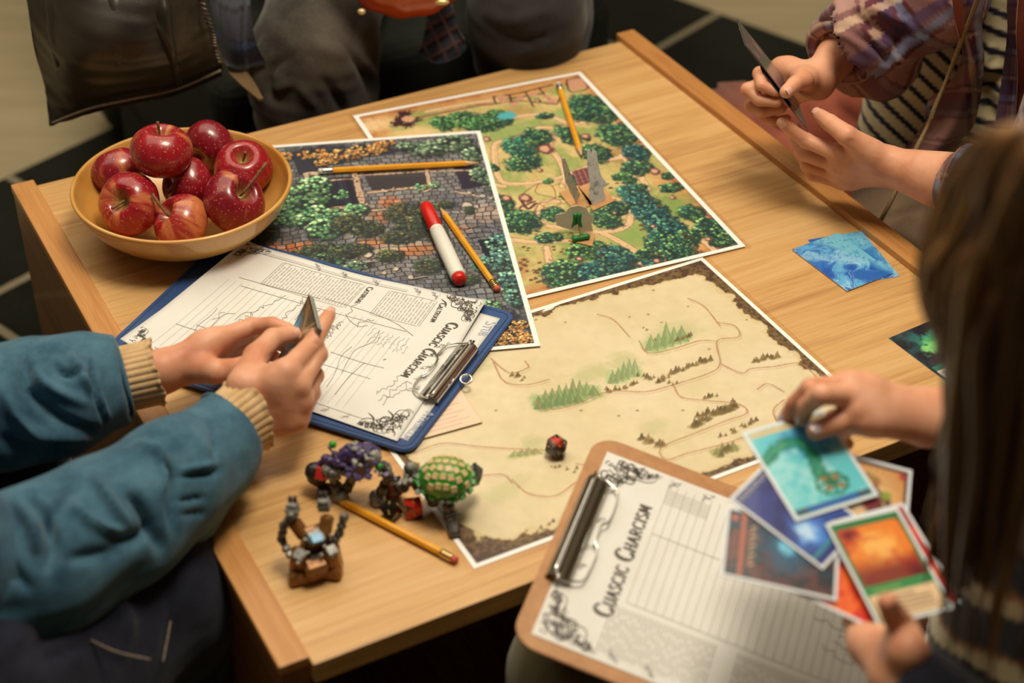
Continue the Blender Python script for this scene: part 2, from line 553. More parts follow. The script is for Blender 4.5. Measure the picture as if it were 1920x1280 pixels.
# ------------------------------------------------------------------ flat print painted point by point
class Paint:
    def __init__(s, x, y, ang, w, l, z, res, seed=0):
        s.x, s.y, s.a, s.w, s.l, s.z = x, y, ang, w, l, z
        s.nx, s.ny = int(round(w * 1000 / res)) + 1, int(round(l * 1000 / res)) + 1
        s.X, s.Y = np.meshgrid(np.linspace(0, w * 1000, s.nx), np.linspace(0, l * 1000, s.ny), indexing='ij')
        s.dx, s.dy = w * 1000 / (s.nx - 1), l * 1000 / (s.ny - 1)
        s.img = np.ones((s.nx, s.ny, 3)) * 0.9
        s.rng = random.Random(seed); s.seed = seed

    def loc(s, px, py):
        q = P(px, py, s.z)[:2] - (s.x, s.y); c, n = math.cos(s.a), math.sin(s.a)
        return (q[0] * c + q[1] * n) * 1000, (-q[0] * n + q[1] * c) * 1000

    def put(s, m, c):
        s.img += (np.asarray(c, float) / 255 - s.img) * m[..., None]

    def win(s, cx, cy, r):
        i0, i1 = max(0, int((cx - r) / s.dx)), min(s.nx, int((cx + r) / s.dx) + 2)
        j0, j1 = max(0, int((cy - r) / s.dy)), min(s.ny, int((cy + r) / s.dy) + 2)
        return slice(i0, i1), slice(j0, j1)

    def wput(s, w, m, c):
        a = s.img[w]; a += (np.asarray(c, float) / 255 - a) * m[..., None]

    def blob(s, cx, cy, rx, ry, c, soft=0.25, wob=0.3, rot=0.0, a=1.0, sc=0.25):
        R = max(rx, ry) * (1.4 + wob); w = s.win(cx, cy, R)
        X, Y = s.X[w] - cx, s.Y[w] - cy
        if X.size == 0: return
        u = (X * math.cos(rot) + Y * math.sin(rot)) / rx; v = (-X * math.sin(rot) + Y * math.cos(rot)) / ry
        d = np.hypot(u, v) + wob * (fbm(s.X[w] * sc, s.Y[w] * sc, s.seed + 3, 3) - 0.5) * 2
        s.wput(w, np.clip((1 - d) / soft + 0.5, 0, 1) * a, c)

    def line(s, pts, wd, c, soft=0.8, a=1.0, px=True, wob=0.0):
        if px: pts = [s.loc(*p) for p in pts]
        p = spline(pts, max(12, len(pts) * 10)) if len(pts) > 2 else np.array(pts, float)
        x0, y0 = p.min(0) - wd - 2; x1, y1 = p.max(0) + wd + 2
        i0, i1 = max(0, int(x0 / s.dx)), min(s.nx, int(x1 / s.dx) + 2); j0, j1 = max(0, int(y0 / s.dy)), min(s.ny, int(y1 / s.dy) + 2)
        if i0 >= i1 or j0 >= j1: return
        w = (slice(i0, i1), slice(j0, j1)); X, Y = s.X[w], s.Y[w]; D = np.full(X.shape, 1e9)
        for q, r in zip(p[:-1], p[1:]):
            e = r - q; t = np.clip(((X - q[0]) * e[0] + (Y - q[1]) * e[1]) / (e @ e + 1e-9), 0, 1)
            D = np.minimum(D, np.hypot(X - q[0] - t * e[0], Y - q[1] - t * e[1]))
        if wob: D = D + wob * (fbm(X * 0.3, Y * 0.3, s.seed + 7, 3) - 0.5) * 2
        s.wput(w, np.clip((wd / 2 - D) / soft + 0.5, 0, 1) * a, c)

    def poly(s, pts, c, a=1.0, px=True, soft=0.6):
        if px: pts = [s.loc(*p) for p in pts]
        p = np.array(pts); cx, cy = p.mean(0); R = np.abs(p - (cx, cy)).max() + 2; w = s.win(cx, cy, R)
        X, Y = s.X[w], s.Y[w]; ins = np.zeros(X.shape, bool)
        for (x0, y0), (x1, y1) in zip(p, np.roll(p, -1, 0)):
            ins ^= ((y0 > Y) != (y1 > Y)) & (X < (x1 - x0) * (Y - y0) / (y1 - y0 + 1e-12) + x0)
        s.wput(w, ins * a, c)

    def foliage(s, cx, cy, rx, ry, cols, leaf=2.2, dens=1.0, edge=(20, 34, 34), base=None, rot=0.0, a=1.0):
        """a printed clump: dark ragged base and many little leaf discs"""
        s.blob(cx + 1.2, cy - 1.5, rx * 1.08, ry * 1.08, edge, 0.3, 0.35, rot, 0.85 * a, 0.22)
        n = int(dens * 2.6 * rx * ry / (leaf * leaf)) + 6
        for k in range(n):
            t = s.rng.random() * 6.283; q = math.sqrt(s.rng.random()) * 1.02
            u, v = q * math.cos(t) * rx, q * math.sin(t) * ry
            x, y = cx + u * math.cos(rot) - v * math.sin(rot), cy + u * math.sin(rot) + v * math.cos(rot)
            c = np.array(cols[s.rng.randrange(len(cols))], float) * s.rng.uniform(0.85, 1.15) * (1 + .26 * v / ry - .12 * u / rx)
            r = leaf * s.rng.uniform(0.5, 1.15)
            w = s.win(x, y, r * 1.6); X, Y = s.X[w] - x, s.Y[w] - y
            if X.size == 0: continue
            d = np.hypot(X, Y * s.rng.uniform(0.8, 1.4)) / r
            s.wput(w, np.clip((1.15 - d) * 2.0, 0, 1) * 0.8, np.array(edge, float) * 0.6 + c * 0.3)
            d2 = np.hypot(X + r * .12, Y - r * .12) / r
            s.wput(w, np.clip((0.82 - d2) * 2.6, 0, 1) * 0.95, c)

    def paving(s, m, size, jit, linec, wd=0.6, a=0.9):
        """irregular paving joints inside mask m"""
        gx = s.X / size + 0.25 * (fbm(s.X / size / 3, s.Y / size / 3, s.seed + 20, 2) - .5) * jit
        gy = s.Y / size * 1.2 + 0.25 * (fbm(s.X / size / 3 + 9, s.Y / size / 3, s.seed + 21, 2) - .5) * jit
        row = np.floor(gy); off = _hash(row, row * 0 + 3, row * 0 + s.seed) * 1.0
        fx = (gx + off) % 1; fy = gy % 1
        d = np.minimum(np.minimum(fx, 1 - fx), np.minimum(fy, 1 - fy)) * size
        cell = _hash(np.floor(gx + off), row, row * 0 + 5)
        s.img += ((cell - .5) * 0.16 * m)[..., None]
        s.put(np.clip((wd - d) / 0.5 + 0.5, 0, 1) * m * a, linec)

    def border(s, mm, c=(247, 242, 228)):
        e = np.minimum(np.minimum(s.X, s.w * 1000 - s.X), np.minimum(s.Y, s.l * 1000 - s.Y))
        s.put((e < mm).astype(float), c)

    def build(s, name, parent, z, matl, fn=None):
        c = np.clip(s.img, 0, 1) * 255; col = alb(c.reshape(-1, 3), 1.0)
        V = np.stack([s.X.ravel() / 1000, s.Y.ravel() / 1000, np.full(s.X.size, z)], 1)
        if fn is not None: V = fn(V)
        return mesh(name, V, grid_faces(s.nx, s.ny), matl, parent, True, col)


def paper_thing(name, pt, label, cat, film=0.0, group=None, thick=0.0004):
    root = empty(name, (pt.x, pt.y, pt.z), pt.a, label, cat, group)
    box('paper', 0, pt.w, 0, pt.l, 0, thick, PAPER, root, 0)
    if film:
        f = film
        VV = []; FF = []
        for (x0, x1, y0, y1) in ((-f, pt.w + f, -f, -0.0001), (-f, pt.w + f, pt.l + 0.0001, pt.l + f), (-f, -0.0001, 0, pt.l), (pt.w + 0.0001, pt.w + f, 0, pt.l)):
            b = len(VV); VV += [(x0, y0, thick), (x1, y0, thick), (x1, y1, thick), (x0, y1, thick)]; FF.append((b, b + 1, b + 2, b + 3))
        mesh('laminate_film', VV, FF, FILM, root, False)
    return root


def ribbons(items, surf, base=0):
    """items (pts Nx2 world xy, width m) -> flat ribbons lying on surf(x,y)->z"""
    VV = []; FF = []; b = 0
    for pts, wd in items:
        p = np.asarray(pts, float)
        if len(p) < 2: continue
        t = np.gradient(p, axis=0); t /= np.linalg.norm(t, axis=1)[:, None] + 1e-12
        n = np.stack([-t[:, 1], t[:, 0]], 1); w = np.broadcast_to(wd, (len(p),))[:, None] / 2
        A, B = p + n * w, p - n * w
        q = np.stack([A, B], 1).reshape(-1, 2)
        VV.append(np.c_[q, surf(q[:, 0], q[:, 1])])
        k = np.arange(len(p) - 1)
        FF.append(np.stack([b + 2 * k, b + 2 * k + 1, b + 2 * k + 3, b + 2 * k + 2], 1)); b += 2 * len(p)
    return np.vstack(VV), np.vstack(FF)


# lettering strokes (unit box 0..1 high), drawn with a broad pen so they come out thick and thin
GL = {
    'C': (0.78, [[(0.74, 0.80), (0.62, 0.96), (0.40, 1.0), (0.14, 0.82), (0.06, 0.5), (0.16, 0.16), (0.42, 0.0), (0.62, 0.05), (0.76, 0.22)]]),
    'U': (0.80, [[(0.12, 1.0), (0.12, 0.35), (0.22, 0.06), (0.42, 0.0), (0.62, 0.10), (0.68, 0.35), (0.68, 1.0)], [(0.0, 1.0), (0.26, 1.0)], [(0.56, 1.0), (0.80, 1.0)]]),
    'A': (0.82, [[(0.06, 0.0), (0.40, 1.0), (0.74, 0.0)], [(0.18, 0.36), (0.62, 0.36)], [(-0.04, 0.0), (0.16, 0.0)], [(0.62, 0.0), (0.84, 0.0)]]),
    'S': (0.62, [[(0.54, 0.84), (0.42, 0.98), (0.24, 1.0), (0.08, 0.84), (0.12, 0.62), (0.44, 0.44), (0.54, 0.22), (0.40, 0.02), (0.18, 0.0), (0.04, 0.16)]]),
    'I': (0.36, [[(0.18, 0.0), (0.18, 1.0)], [(0.04, 0.0), (0.32, 0.0)], [(0.04, 1.0), (0.32, 1.0)]]),
    'H': (0.86, [[(0.14, 0.0), (0.14, 1.0)], [(0.70, 0.0), (0.70, 1.0)], [(0.14, 0.52), (0.70, 0.52)], [(0.02, 0.0), (0.26, 0.0)], [(0.02, 1.0), (0.26, 1.0)], [(0.58, 0.0), (0.82, 0.0)], [(0.58, 1.0), (0.82, 1.0)]]),
    'R': (0.80, [[(0.14, 0.0), (0.14, 1.0)], [(0.02, 1.0), (0.42, 1.0), (0.60, 0.86), (0.58, 0.62), (0.40, 0.50), (0.14, 0.50)], [(0.36, 0.50), (0.76, 0.0)], [(0.02, 0.0), (0.26, 0.0)]]),
    'M': (0.98, [[(0.10, 0.0), (0.16, 1.0), (0.46, 0.22), (0.78, 1.0), (0.84, 0.0)], [(0.0, 0.0), (0.22, 0.0)], [(0.74, 0.0), (0.96, 0.0)]]),
    'O': (0.84, [[(0.40, 1.0), (0.12, 0.84), (0.06, 0.5), (0.14, 0.14), (0.42, 0.0), (0.70, 0.16), (0.76, 0.5), (0.68, 0.86), (0.40, 1.0)]]),
    'T': (0.74, [[(0.36, 0.0), (0.36, 1.0)], [(0.02, 0.86), (0.04, 1.0), (0.70, 1.0), (0.72, 0.86)], [(0.24, 0.0), (0.48, 0.0)]]),
    'N': (0.84, [[(0.12, 0.0), (0.12, 1.0), (0.70, 0.0), (0.70, 1.0)], [(0.0, 0.0), (0.24, 0.0)], [(0.58, 1.0), (0.82, 1.0)]]),
    'L': (0.62, [[(0.12, 1.0), (0.12, 0.0), (0.54, 0.0), (0.58, 0.18)], [(0.0, 1.0), (0.26, 1.0)]]),
    'E': (0.64, [[(0.54, 0.86), (0.54, 1.0), (0.12, 1.0), (0.12, 0.0), (0.54, 0.0), (0.58, 0.16)], [(0.12, 0.52), (0.44, 0.52)]]),
    'B': (0.68, [[(0.12, 0.0), (0.12, 1.0), (0.42, 1.0), (0.52, 0.76), (0.34, 0.53), (0.12, 0.53)], [(0.34, 0.53), (0.58, 0.30), (0.46, 0.02), (0.12, 0.0)]]),
    'Y': (0.74, [[(0.04, 1.0), (0.36, 0.5), (0.68, 1.0)], [(0.36, 0.5), (0.36, 0.0)]]),
    'D': (0.80, [[(0.12, 0.0), (0.12, 1.0), (0.44, 0.98), (0.70, 0.74), (0.70, 0.26), (0.44, 0.02), (0.12, 0.0)]]),
    '.': (0.3, [[(0.1, 0.0), (0.14, 0.03)]]), ' ': (0.45, []),
}


def lettering(text, org, adv, up, cap, big=1.35, pen=0.10, bigs=(0,)):
    """strokes of a word on the plane: org, adv and up are world xy vectors (metres), cap = small-cap height"""
    org = np.array(org, float); adv = np.array(adv) / np.linalg.norm(adv); up = np.array(up) / np.linalg.norm(up)
    x = 0; out = []
    for i, ch in enumerate(text):
        w, st = GL[ch]; h = cap * (big if i in bigs else 1)
        for s_ in st:
            p = spline(s_, 5 * len(s_)) if (ch in 'CSUORBD' and len(s_) > 3) else spline(s_, 2) if len(s_) == 2 else np.vstack([spline([a, b], 4) for a, b in zip(s_[:-1], s_[1:])])
            q = org + (x + p[:, :1] * h * 0.9) * adv + p[:, 1:] * h * up
            t = np.gradient(p, axis=0); ang = np.arctan2(t[:, 1], t[:, 0])
            wd = h * pen * (0.45 + 0.95 * np.abs(np.sin(ang + 0.35)))
            out.append((q, wd))
        x += w * h * 0.9 + cap * 0.14
    return out, x


def scribble(rng, a, b, amp, n, wob=1.0):
    """handwriting-like zigzag from a to b (pixels of the photograph plane or metres, any unit)"""
    a = np.array(a, float); b = np.array(b, float); d = b - a; nn = np.array([-d[1], d[0]]) / (np.linalg.norm(d) + 1e-9)
    pts = [a + d * (k / n) + nn * amp * rng.uniform(-1, 1) + d / n * rng.uniform(-wob, wob) * 0.5 for k in range(n + 1)]
    return spline(pts, n * 4)


def flourish(rng, c, ax, ay, R, n=5):
    """curling printed corner ornament: short curved strokes packed into a corner triangle"""
    out = []
    for k in range(n * 5):
        u0 = rng.random(); v0 = rng.random() * (1 - u0) ** 1.3
        if rng.random() < .5: u0, v0 = v0, u0
        t = np.linspace(0, rng.uniform(1.2, 3.6), 9); r = R * rng.uniform(0.04, 0.13) * np.exp(-t * 0.25); ph = rng.uniform(0, 6.28); sg = rng.choice([-1, 1])
        u = u0 * R + r * np.cos(sg * t + ph); v = v0 * R + r * np.sin(sg * t + ph)
        q = np.array(c) + u[:, None] * np.array(ax) + v[:, None] * np.array(ay)
        out.append((q, R * rng.uniform(.012, .028) * (0.3 + np.sin(np.linspace(0.1, 3.0, 9)))))
    for k in range(3):
        t = np.linspace(0, 1, 18); w = .10 * R * np.sin(t * rng.uniform(9, 14) + k); u = R * (1.02 - k * .12) * (1 - t) + w; v = R * (1.02 - k * .12) * t ** 1.1 + w
        q = np.array(c) + u[:, None] * np.array(ax) + v[:, None] * np.array(ay); out.append((q, R * .022 * (0.3 + np.sin(np.linspace(0.1, 3.0, 18)))))
    return out
# ================================================================== printed maps
# ---- pale hill map (lies lowest)
m3 = Paint(-0.0295, 0.9783, 0.4961, 0.420, 0.297, TZ + 0.0002, 1.0, 31)
n = fbm(m3.X / 60, m3.Y / 60, 4, 4)[..., None]
m3.img[:] = (np.array((230, 210, 170)) * (1 - n) + np.array((216, 196, 148)) * n) / 255
n = fbm(m3.X / 9, m3.Y / 9, 14, 3)[..., None]; m3.img += (n - .5) * 0.05
e = np.minimum(np.minimum(m3.X, 420 - m3.X), np.minimum(m3.Y, 297 - m3.Y))
cor = np.minimum.reduce([np.hypot(m3.X - a, m3.Y - b) for a in (0, 420) for b in (0, 297)])
rag = fbm(m3.X / 14, m3.Y / 14, 8, 4) * 22 + fbm(m3.X / 4, m3.Y / 4, 9, 2) * 5 + np.clip(60 - cor, 0, 60) * 0.35
m3.put(np.clip((rag + 7 - e) / 5, 0, 1) * 0.35, (196, 164, 98))
m3.put(np.clip((rag + 1 - e) / 1.5, 0, 1), (112, 84, 50))
tx = fbm(m3.X / 3, m3.Y / 3, 10, 3); m3.put(np.clip((rag + 1 - e) / 1.5, 0, 1) * np.clip((tx - .5) * 7, 0, 1) * .7, (66, 46, 40))
m3.put(np.clip((rag + 1 - e) / 1.5, 0, 1) * np.clip((.42 - tx) * 8, 0, 1) * .5, (134, 116, 66))
m3.put(np.clip((rag - 14 - e) / 5, 0, 1) * 0.7, (70, 46, 42))


def peaks(pt, cx, cy, w_, h_, c, k, dark=0.7):
    """a printed range of little peaks, base at the pixel line (cx-w..cx+w, cy)"""
    for i in range(3 * k):
        t = (i + 0.5) / (3 * k); X_, Y_ = pt.loc(cx - w_ + 2 * w_ * t, cy - (t - .5) * h_ * .5 - h_ * .2); pt.blob(X_, Y_, w_ / k * .9, h_ * .22, np.array(c) * 1.12, .9, .5, 0, .6)
    for i in range(k):
        t = (i + 0.5) / k; x = cx - w_ + 2 * w_ * t; hh = h_ * (0.55 + 0.45 * math.sin(t * 3.1)) * pt.rng.uniform(0.7, 1.1); y = cy - (t - .5) * h_ * 0.5
        ww = 2.1 * w_ / k
        pt.poly([(x - ww, y), (x - ww * .1, y - hh), (x + ww, y)], np.array(c) * pt.rng.uniform(.92, 1.05), 0.75)
        pt.poly([(x, y), (x - ww * .1, y - hh), (x - ww * .9, y)], np.array(c) * dark, 0.35)
        pt.line([(x - ww * .1, y - hh), (x + ww * .4, y - hh * .4), (x + ww * .8, y)], 0.7, np.array(c) * .68, a=.6)


GR = (142, 158, 100)
for (cx, cy, rx, ry, a) in ((1110, 700, 40, 20, .5), (1265, 625, 50, 28, .4), (1170, 680, 26, 26, .5), (1000, 830, 20, 15, .5), (940, 925, 30, 16, .35), (970, 900, 25, 12, .3), (1230, 800, 30, 16, .3), (900, 690, 30, 12, .3)):
    x, y = m3.loc(cx, cy); m3.blob(x, y, rx * .5, ry * .55, (176, 178, 118), .9, .4, 0, a)
peaks(m3, 1062, 752, 58, 42, GR, 9); peaks(m3, 1048, 762, 42, 30, (128, 148, 92), 7); peaks(m3, 1250, 650, 36, 44, (150, 166, 108), 5); peaks(m3, 1170, 712, 26, 40, (154, 168, 112), 5)
peaks(m3, 985, 855, 26, 16, (170, 170, 112), 4); peaks(m3, 1360, 850, 20, 24, (142, 140, 84), 4)
BR = (128, 104, 58)
for (x0, y0, x1, y1, n_, s_) in ((1130, 735, 1200, 722, 10, 9), (1195, 705, 1270, 722, 11, 10), (1265, 700, 1335, 672, 11, 12), (1410, 682, 1460, 668, 9, 11), (1230, 722, 1262, 700, 5, 10),
                                 (1298, 800, 1380, 762, 18, 14), (1305, 785, 1360, 768, 8, 12), (1350, 820, 1425, 785, 9, 10), (1195, 820, 1250, 838, 7, 13), (955, 705, 985, 712, 6, 9),
                                 (1262, 640, 1300, 632, 6, 8), (1320, 748, 1345, 745, 5, 9), (1025, 870, 1090, 885, 6, 6), (1350, 855, 1370, 838, 4, 12), (1000, 1000, 1040, 980, 5, 9), (1200, 610, 1230, 640, 3, 5)):
    for k in range(n_):
        t = (k + m3.rng.random()) / n_; x, y = x0 + (x1 - x0) * t, y0 + (y1 - y0) * t + m3.rng.uniform(-4, 4); s2 = s_ * m3.rng.uniform(.6, 1.2)
        m3.poly([(x - s2 * .5, y), (x, y - s2), (x + s2 * .5, y)], np.array(BR) * m3.rng.uniform(.6, 1.15), .85)
        X, Y = m3.loc(x, y); m3.blob(X, Y, s2 * .35, s2 * .18, np.array(BR) * .9, .6, .5, 0, .6)
RD = (176, 122, 84)
for pts in ([(1005, 752), (1020, 768), (1070, 762), (1140, 735), (1210, 735), (1262, 722), (1330, 700), (1350, 682), (1345, 640), (1385, 632), (1378, 612), (1345, 605)],
            [(1198, 640), (1215, 662), (1262, 655), (1310, 640), (1345, 640)], [(1350, 682), (1390, 700), (1408, 692), (1450, 688), (1500, 682), (1530, 706)],
            [(1262, 722), (1278, 745), (1330, 752), (1385, 758), (1400, 775), (1360, 790), (1305, 812), (1240, 840), (1250, 862), (1290, 850), (1350, 835), (1395, 820)],
            [(775, 850), (830, 832), (900, 838), (960, 842), (1040, 845)], [(925, 680), (945, 715), (985, 722), (1030, 712)], [(920, 672), (940, 690), (960, 700), (990, 690), (985, 678)],
            [(1120, 590), (1150, 600), (1180, 632)], [(1290, 560), (1320, 575), (1350, 612)], [(960, 900), (990, 925), (1040, 930), (1080, 905)], [(1460, 800), (1450, 770), (1470, 750)], [(1080, 870), (1120, 875)],
            [(880, 895), (940, 890), (960, 905)], [(1420, 730), (1440, 720), (1470, 735)]):
    m3.line(pts, 1.3, RD, .9, .9, wob=.3)
    m3.line([(a + 3, b + 4) for a, b in pts], .6, (150, 104, 70), .8, .45)
for (x, y) in ((1225, 545), (1060, 605), (1290, 575), (1120, 870), (1195, 770), (1160, 780), (1005, 600), (1400, 600), (1180, 595), (1440, 620), (1215, 590), (1240, 605), (1330, 655), (930, 770), (1090, 770), (1280, 770)):
    X, Y = m3.loc(x, y); m3.blob(X, Y, 1.6, 1.2, (140, 116, 72), .6, .5, 0, .8)
x, y = m3.loc(1035, 575); m3.blob(x, y, 14, 3.0, (240, 232, 206), .4, .4, .35)
m3.border(5)
r3 = paper_thing('fantasy_map', m3, 'cream fantasy map with pale green hills and thin paths, nearest the table front', 'map', 0.006)
m3.build('map_print', r3, 0.0006, PRINT)

# ---- green village map
m2 = Paint(-0.0274, 1.3428, 0.4015, 0.297, 0.420, TZ + 0.0014, 0.85, 57)
n = fbm(m2.X / 40, m2.Y / 40, 3, 4)[..., None]
m2.img[:] = (np.array((226, 190, 128)) * (1 - n) + np.array((176, 170, 98)) * n) / 255
n = np.clip((fbm(m2.X / 28, m2.Y / 28, 12, 4) - .47) * 6, 0, 1); m2.put(n * .75, (146, 162, 88))
n = fbm(m2.X / 5, m2.Y / 5, 13, 3)[..., None]; m2.img += (n - .5) * 0.10
e = np.minimum(np.minimum(m2.X, 297 - m2.X), np.minimum(m2.Y, 420 - m2.Y))
n = np.clip((16 + 30 * fbm(m2.X / 22, m2.Y / 22, 5, 3) - e) / 14, 0, 1); m2.put(n * .75, (214, 142, 84))
n = np.clip((4 + 18 * fbm(m2.X / 12, m2.Y / 12, 6, 3) - e) / 8, 0, 1); m2.put(n * .6, (160, 88, 52))
for (cx, cy, rx, ry, c, a) in ((700, 235, 40, 14, (240, 200, 146), .9), (780, 250, 50, 14, (236, 198, 140), .8), (960, 250, 60, 25, (140, 164, 92), .8), (1060, 215, 30, 14, (146, 168, 96), .8),
                               (1090, 480, 40, 20, (140, 156, 84), .8), (1230, 300, 40, 30, (170, 180, 108), .7), (1180, 440, 30, 18, (136, 160, 84), .85), (1250, 390, 50, 30, (120, 148, 76), .8),
                               (950, 215, 60, 14, (196, 128, 78), .5), (1290, 500, 30, 16, (212, 120, 66), .7), (1180, 520, 50, 14, (214, 124, 66), .85), (960, 500, 26, 22, (176, 128, 76), .8),
                               (1355, 450, 26, 14, (200, 96, 60), .6), (1160, 290, 34, 20, (176, 120, 78), .6), (1010, 265, 26, 18, (170, 110, 70), .6), (1170, 200, 30, 14, (206, 140, 84), .6), (985, 385, 30, 26, (228, 196, 138), .8)):
    x, y = m2.loc(cx, cy); m2.blob(x, y, rx * .62, ry * .95, c, .9, .4, 0, a)
PTH = (232, 194, 146)
PATHS = [[(1010, 240), (960, 262), (930, 270), (928, 300), (940, 340), (985, 345), (1045, 335), (1105, 312), (1140, 300), (1170, 292), (1165, 262), (1135, 232), (1085, 232), (1058, 240), (1010, 240)],
         [(1058, 240), (1030, 270), (1048, 300), (1060, 330), (1054, 350)], [(945, 350), (905, 345)], [(1115, 365), (1165, 378), (1180, 400), (1175, 425), (1130, 436), (1080, 430), (1022, 422), (1008, 400), (1022, 380), (1055, 378)],
         [(1125, 436), (1165, 455), (1205, 485), (1190, 505)], [(1025, 465), (1030, 500), (1025, 525), (1045, 542)], [(960, 450), (1010, 455), (1060, 452), (1090, 455)], [(1100, 220), (1140, 215), (1150, 240)],
         [(1165, 292), (1200, 330), (1215, 360)], [(1280, 450), (1320, 455), (1345, 475)], [(1060, 230), (1010, 215), (900, 232)], [(800, 210), (870, 196), (930, 188)]]
for p in PATHS:
    m2.line(p, 8.5, (150, 100, 68), 1.5, .75, wob=1.4)
for p in PATHS:
    m2.line(p, 6.6, PTH, 1.4, .95, wob=1.2)
    m2.line([(a + 2, b + 1) for a, b in p], .8, (206, 156, 108), .8, .7, wob=1)
DK = (24, 44, 44)
TG = [(56, 106, 74), (76, 130, 84), (112, 162, 94), (48, 92, 84), (146, 184, 106), (36, 70, 62)]
TB = [(40, 92, 98), (56, 112, 108), (84, 142, 118), (34, 72, 84), (112, 164, 124)]
TL = [(84, 140, 78), (114, 168, 92), (142, 186, 106), (60, 112, 66)]
TT = [(60, 138, 108), (84, 160, 120), (52, 112, 92), (112, 176, 124)]
for (cx, cy, rx, ry, cs) in ((828, 232, 22, 18, TL), (866, 226, 38, 20, TL), (905, 232, 42, 20, TL), (930, 216, 22, 12, TL), (870, 196, 0, 0, TL), (940, 228, 20, 12, TG),
                             (1020, 218, 18, 7, TG), (1100, 195, 40, 24, TG), (1122, 215, 36, 26, TG), (1088, 215, 26, 18, TG), (1157, 253, 40, 28, TG), (1192, 287, 26, 20, TB), (977, 275, 38, 24, TT), (1005, 258, 28, 22, TG),
                             (980, 306, 36, 18, TG), (1064, 255, 20, 26, TG), (1115, 288, 28, 22, TG), (1096, 258, 8, 8, TG), (1193, 315, 32, 17, TG), (1164, 331, 20, 8, TL), (1180, 340, 14, 6, TG), (1258, 352, 24, 10, TG),
                             (1188, 366, 28, 24, TB), (1208, 388, 32, 26, TB), (1225, 405, 32, 26, TB), (1243, 424, 34, 26, TB), (1262, 438, 32, 24, TB), (1250, 458, 40, 26, TG), (1272, 474, 34, 24, TG), (1290, 445, 22, 16, TG),
                             (1297, 400, 25, 17, TG), (1310, 432, 16, 10, TG), (1333, 428, 26, 22, TG), (1352, 448, 28, 22, TG), (975, 416, 38, 24, TG), (1036, 402, 22, 16, TG), (1135, 409, 28, 22, TG), (1155, 390, 22, 16, TG),
                             (1028, 446, 26, 10, TG), (1102, 470, 38, 19, TL), (1155, 488, 36, 28, TB), (1062, 516, 46, 28, TG), (1120, 514, 34, 24, TB), (1224, 492, 20, 13, TB), (1080, 342, 18, 16, TL), (1205, 478, 18, 10, TG),
                             (1250, 330, 14, 8, TG), (1060, 368, 10, 8, TL), (1025, 340, 10, 5, TL), (925, 315, 8, 8, TG), (1000, 360, 0, 0, TG), (945, 380, 16, 18, TG), (1245, 510, 12, 6, TG), (1200, 350, 12, 6, TG)):
    if rx:
        x, y = m2.loc(cx, cy); m2.foliage(x, y, rx * .56, ry * .92, cs, 3.0, 1.0, DK)
x, y = m2.loc(951, 217); m2.blob(x, y, 12, 9, (86, 176, 176), .3, .3)
PUR = (110, 62, 58)
for (cx, cy, r) in ((1023, 280, 15), (1098, 256, 9), (1075, 158, 14), (1012, 320, 6), (1228, 322, 10), (1261, 371, 6), (1329, 449, 6), (1087, 486, 6), (1232, 490, 7), (913, 262, 8), (985, 372, 12), (1153, 400, 4), (1225, 425, 5), (1008, 190, 7), (950, 372, 9)):
    x, y = m2.loc(cx, cy); m2.blob(x, y, r * .62, r * .75, PUR, .3, .3); m2.blob(x - .6, y + .6, r * .38, r * .45, (214, 164, 128), .4, .3)
m2.poly([(1062, 150), (1090, 147), (1100, 165), (1070, 172)], (206, 150, 116)); m2.line([(1062, 150), (1092, 147), (1102, 166), (1070, 173), (1062, 150)], 2, (92, 56, 56))
m2.poly([(1072, 322), (1100, 314), (1112, 340), (1085, 352)], (124, 70, 70))
for k in range(4):
    m2.line([(1075 + 9 * k, 322 - 2 * k), (1086 + 9 * k, 350 - 4 * k)], 1.0, (200, 150, 120), a=.8); m2.line([(1074 + 3 * k, 326 + 7 * k), (1104 + 3 * k, 318 + 7 * k)], 1.0, (70, 36, 44), a=.9)
for q in ([(925, 182), (970, 176), (1010, 166), (1035, 160)], [(930, 195), (975, 190), (1040, 196)], [(925, 182), (930, 196)], [(955, 179), (960, 194)], [(985, 172), (1000, 200)], [(1010, 166), (1040, 196), (1050, 185)], [(940, 188), (1020, 176)]):
    m2.line(q, 2.6, (96, 52, 50), wob=1)
for (cx, cy) in ((945, 190), (975, 186), (1000, 178), (1025, 182), (1035, 190), (965, 196), (940, 183)):
    x, y = m2.loc(cx, cy); m2.blob(x, y, 6, 5, (204, 146, 116), .4, .4)
m2.line([(770, 224), (830, 212), (900, 198), (925, 196)], 4, (148, 96, 74), wob=1.2); m2.line([(770, 226), (830, 214), (900, 200)], 1.2, (214, 160, 124), a=.8)
for (cx, cy) in ((752, 222), (764, 234), (748, 232), (775, 226), (760, 214)):
    x, y = m2.loc(cx, cy); m2.blob(x, y, 9, 7, (66, 38, 44), .3, .9, 0, 1, .4)
x, y = m2.loc(765, 224); m2.blob(x, y, 8, 7, (216, 164, 124), .3, .3)
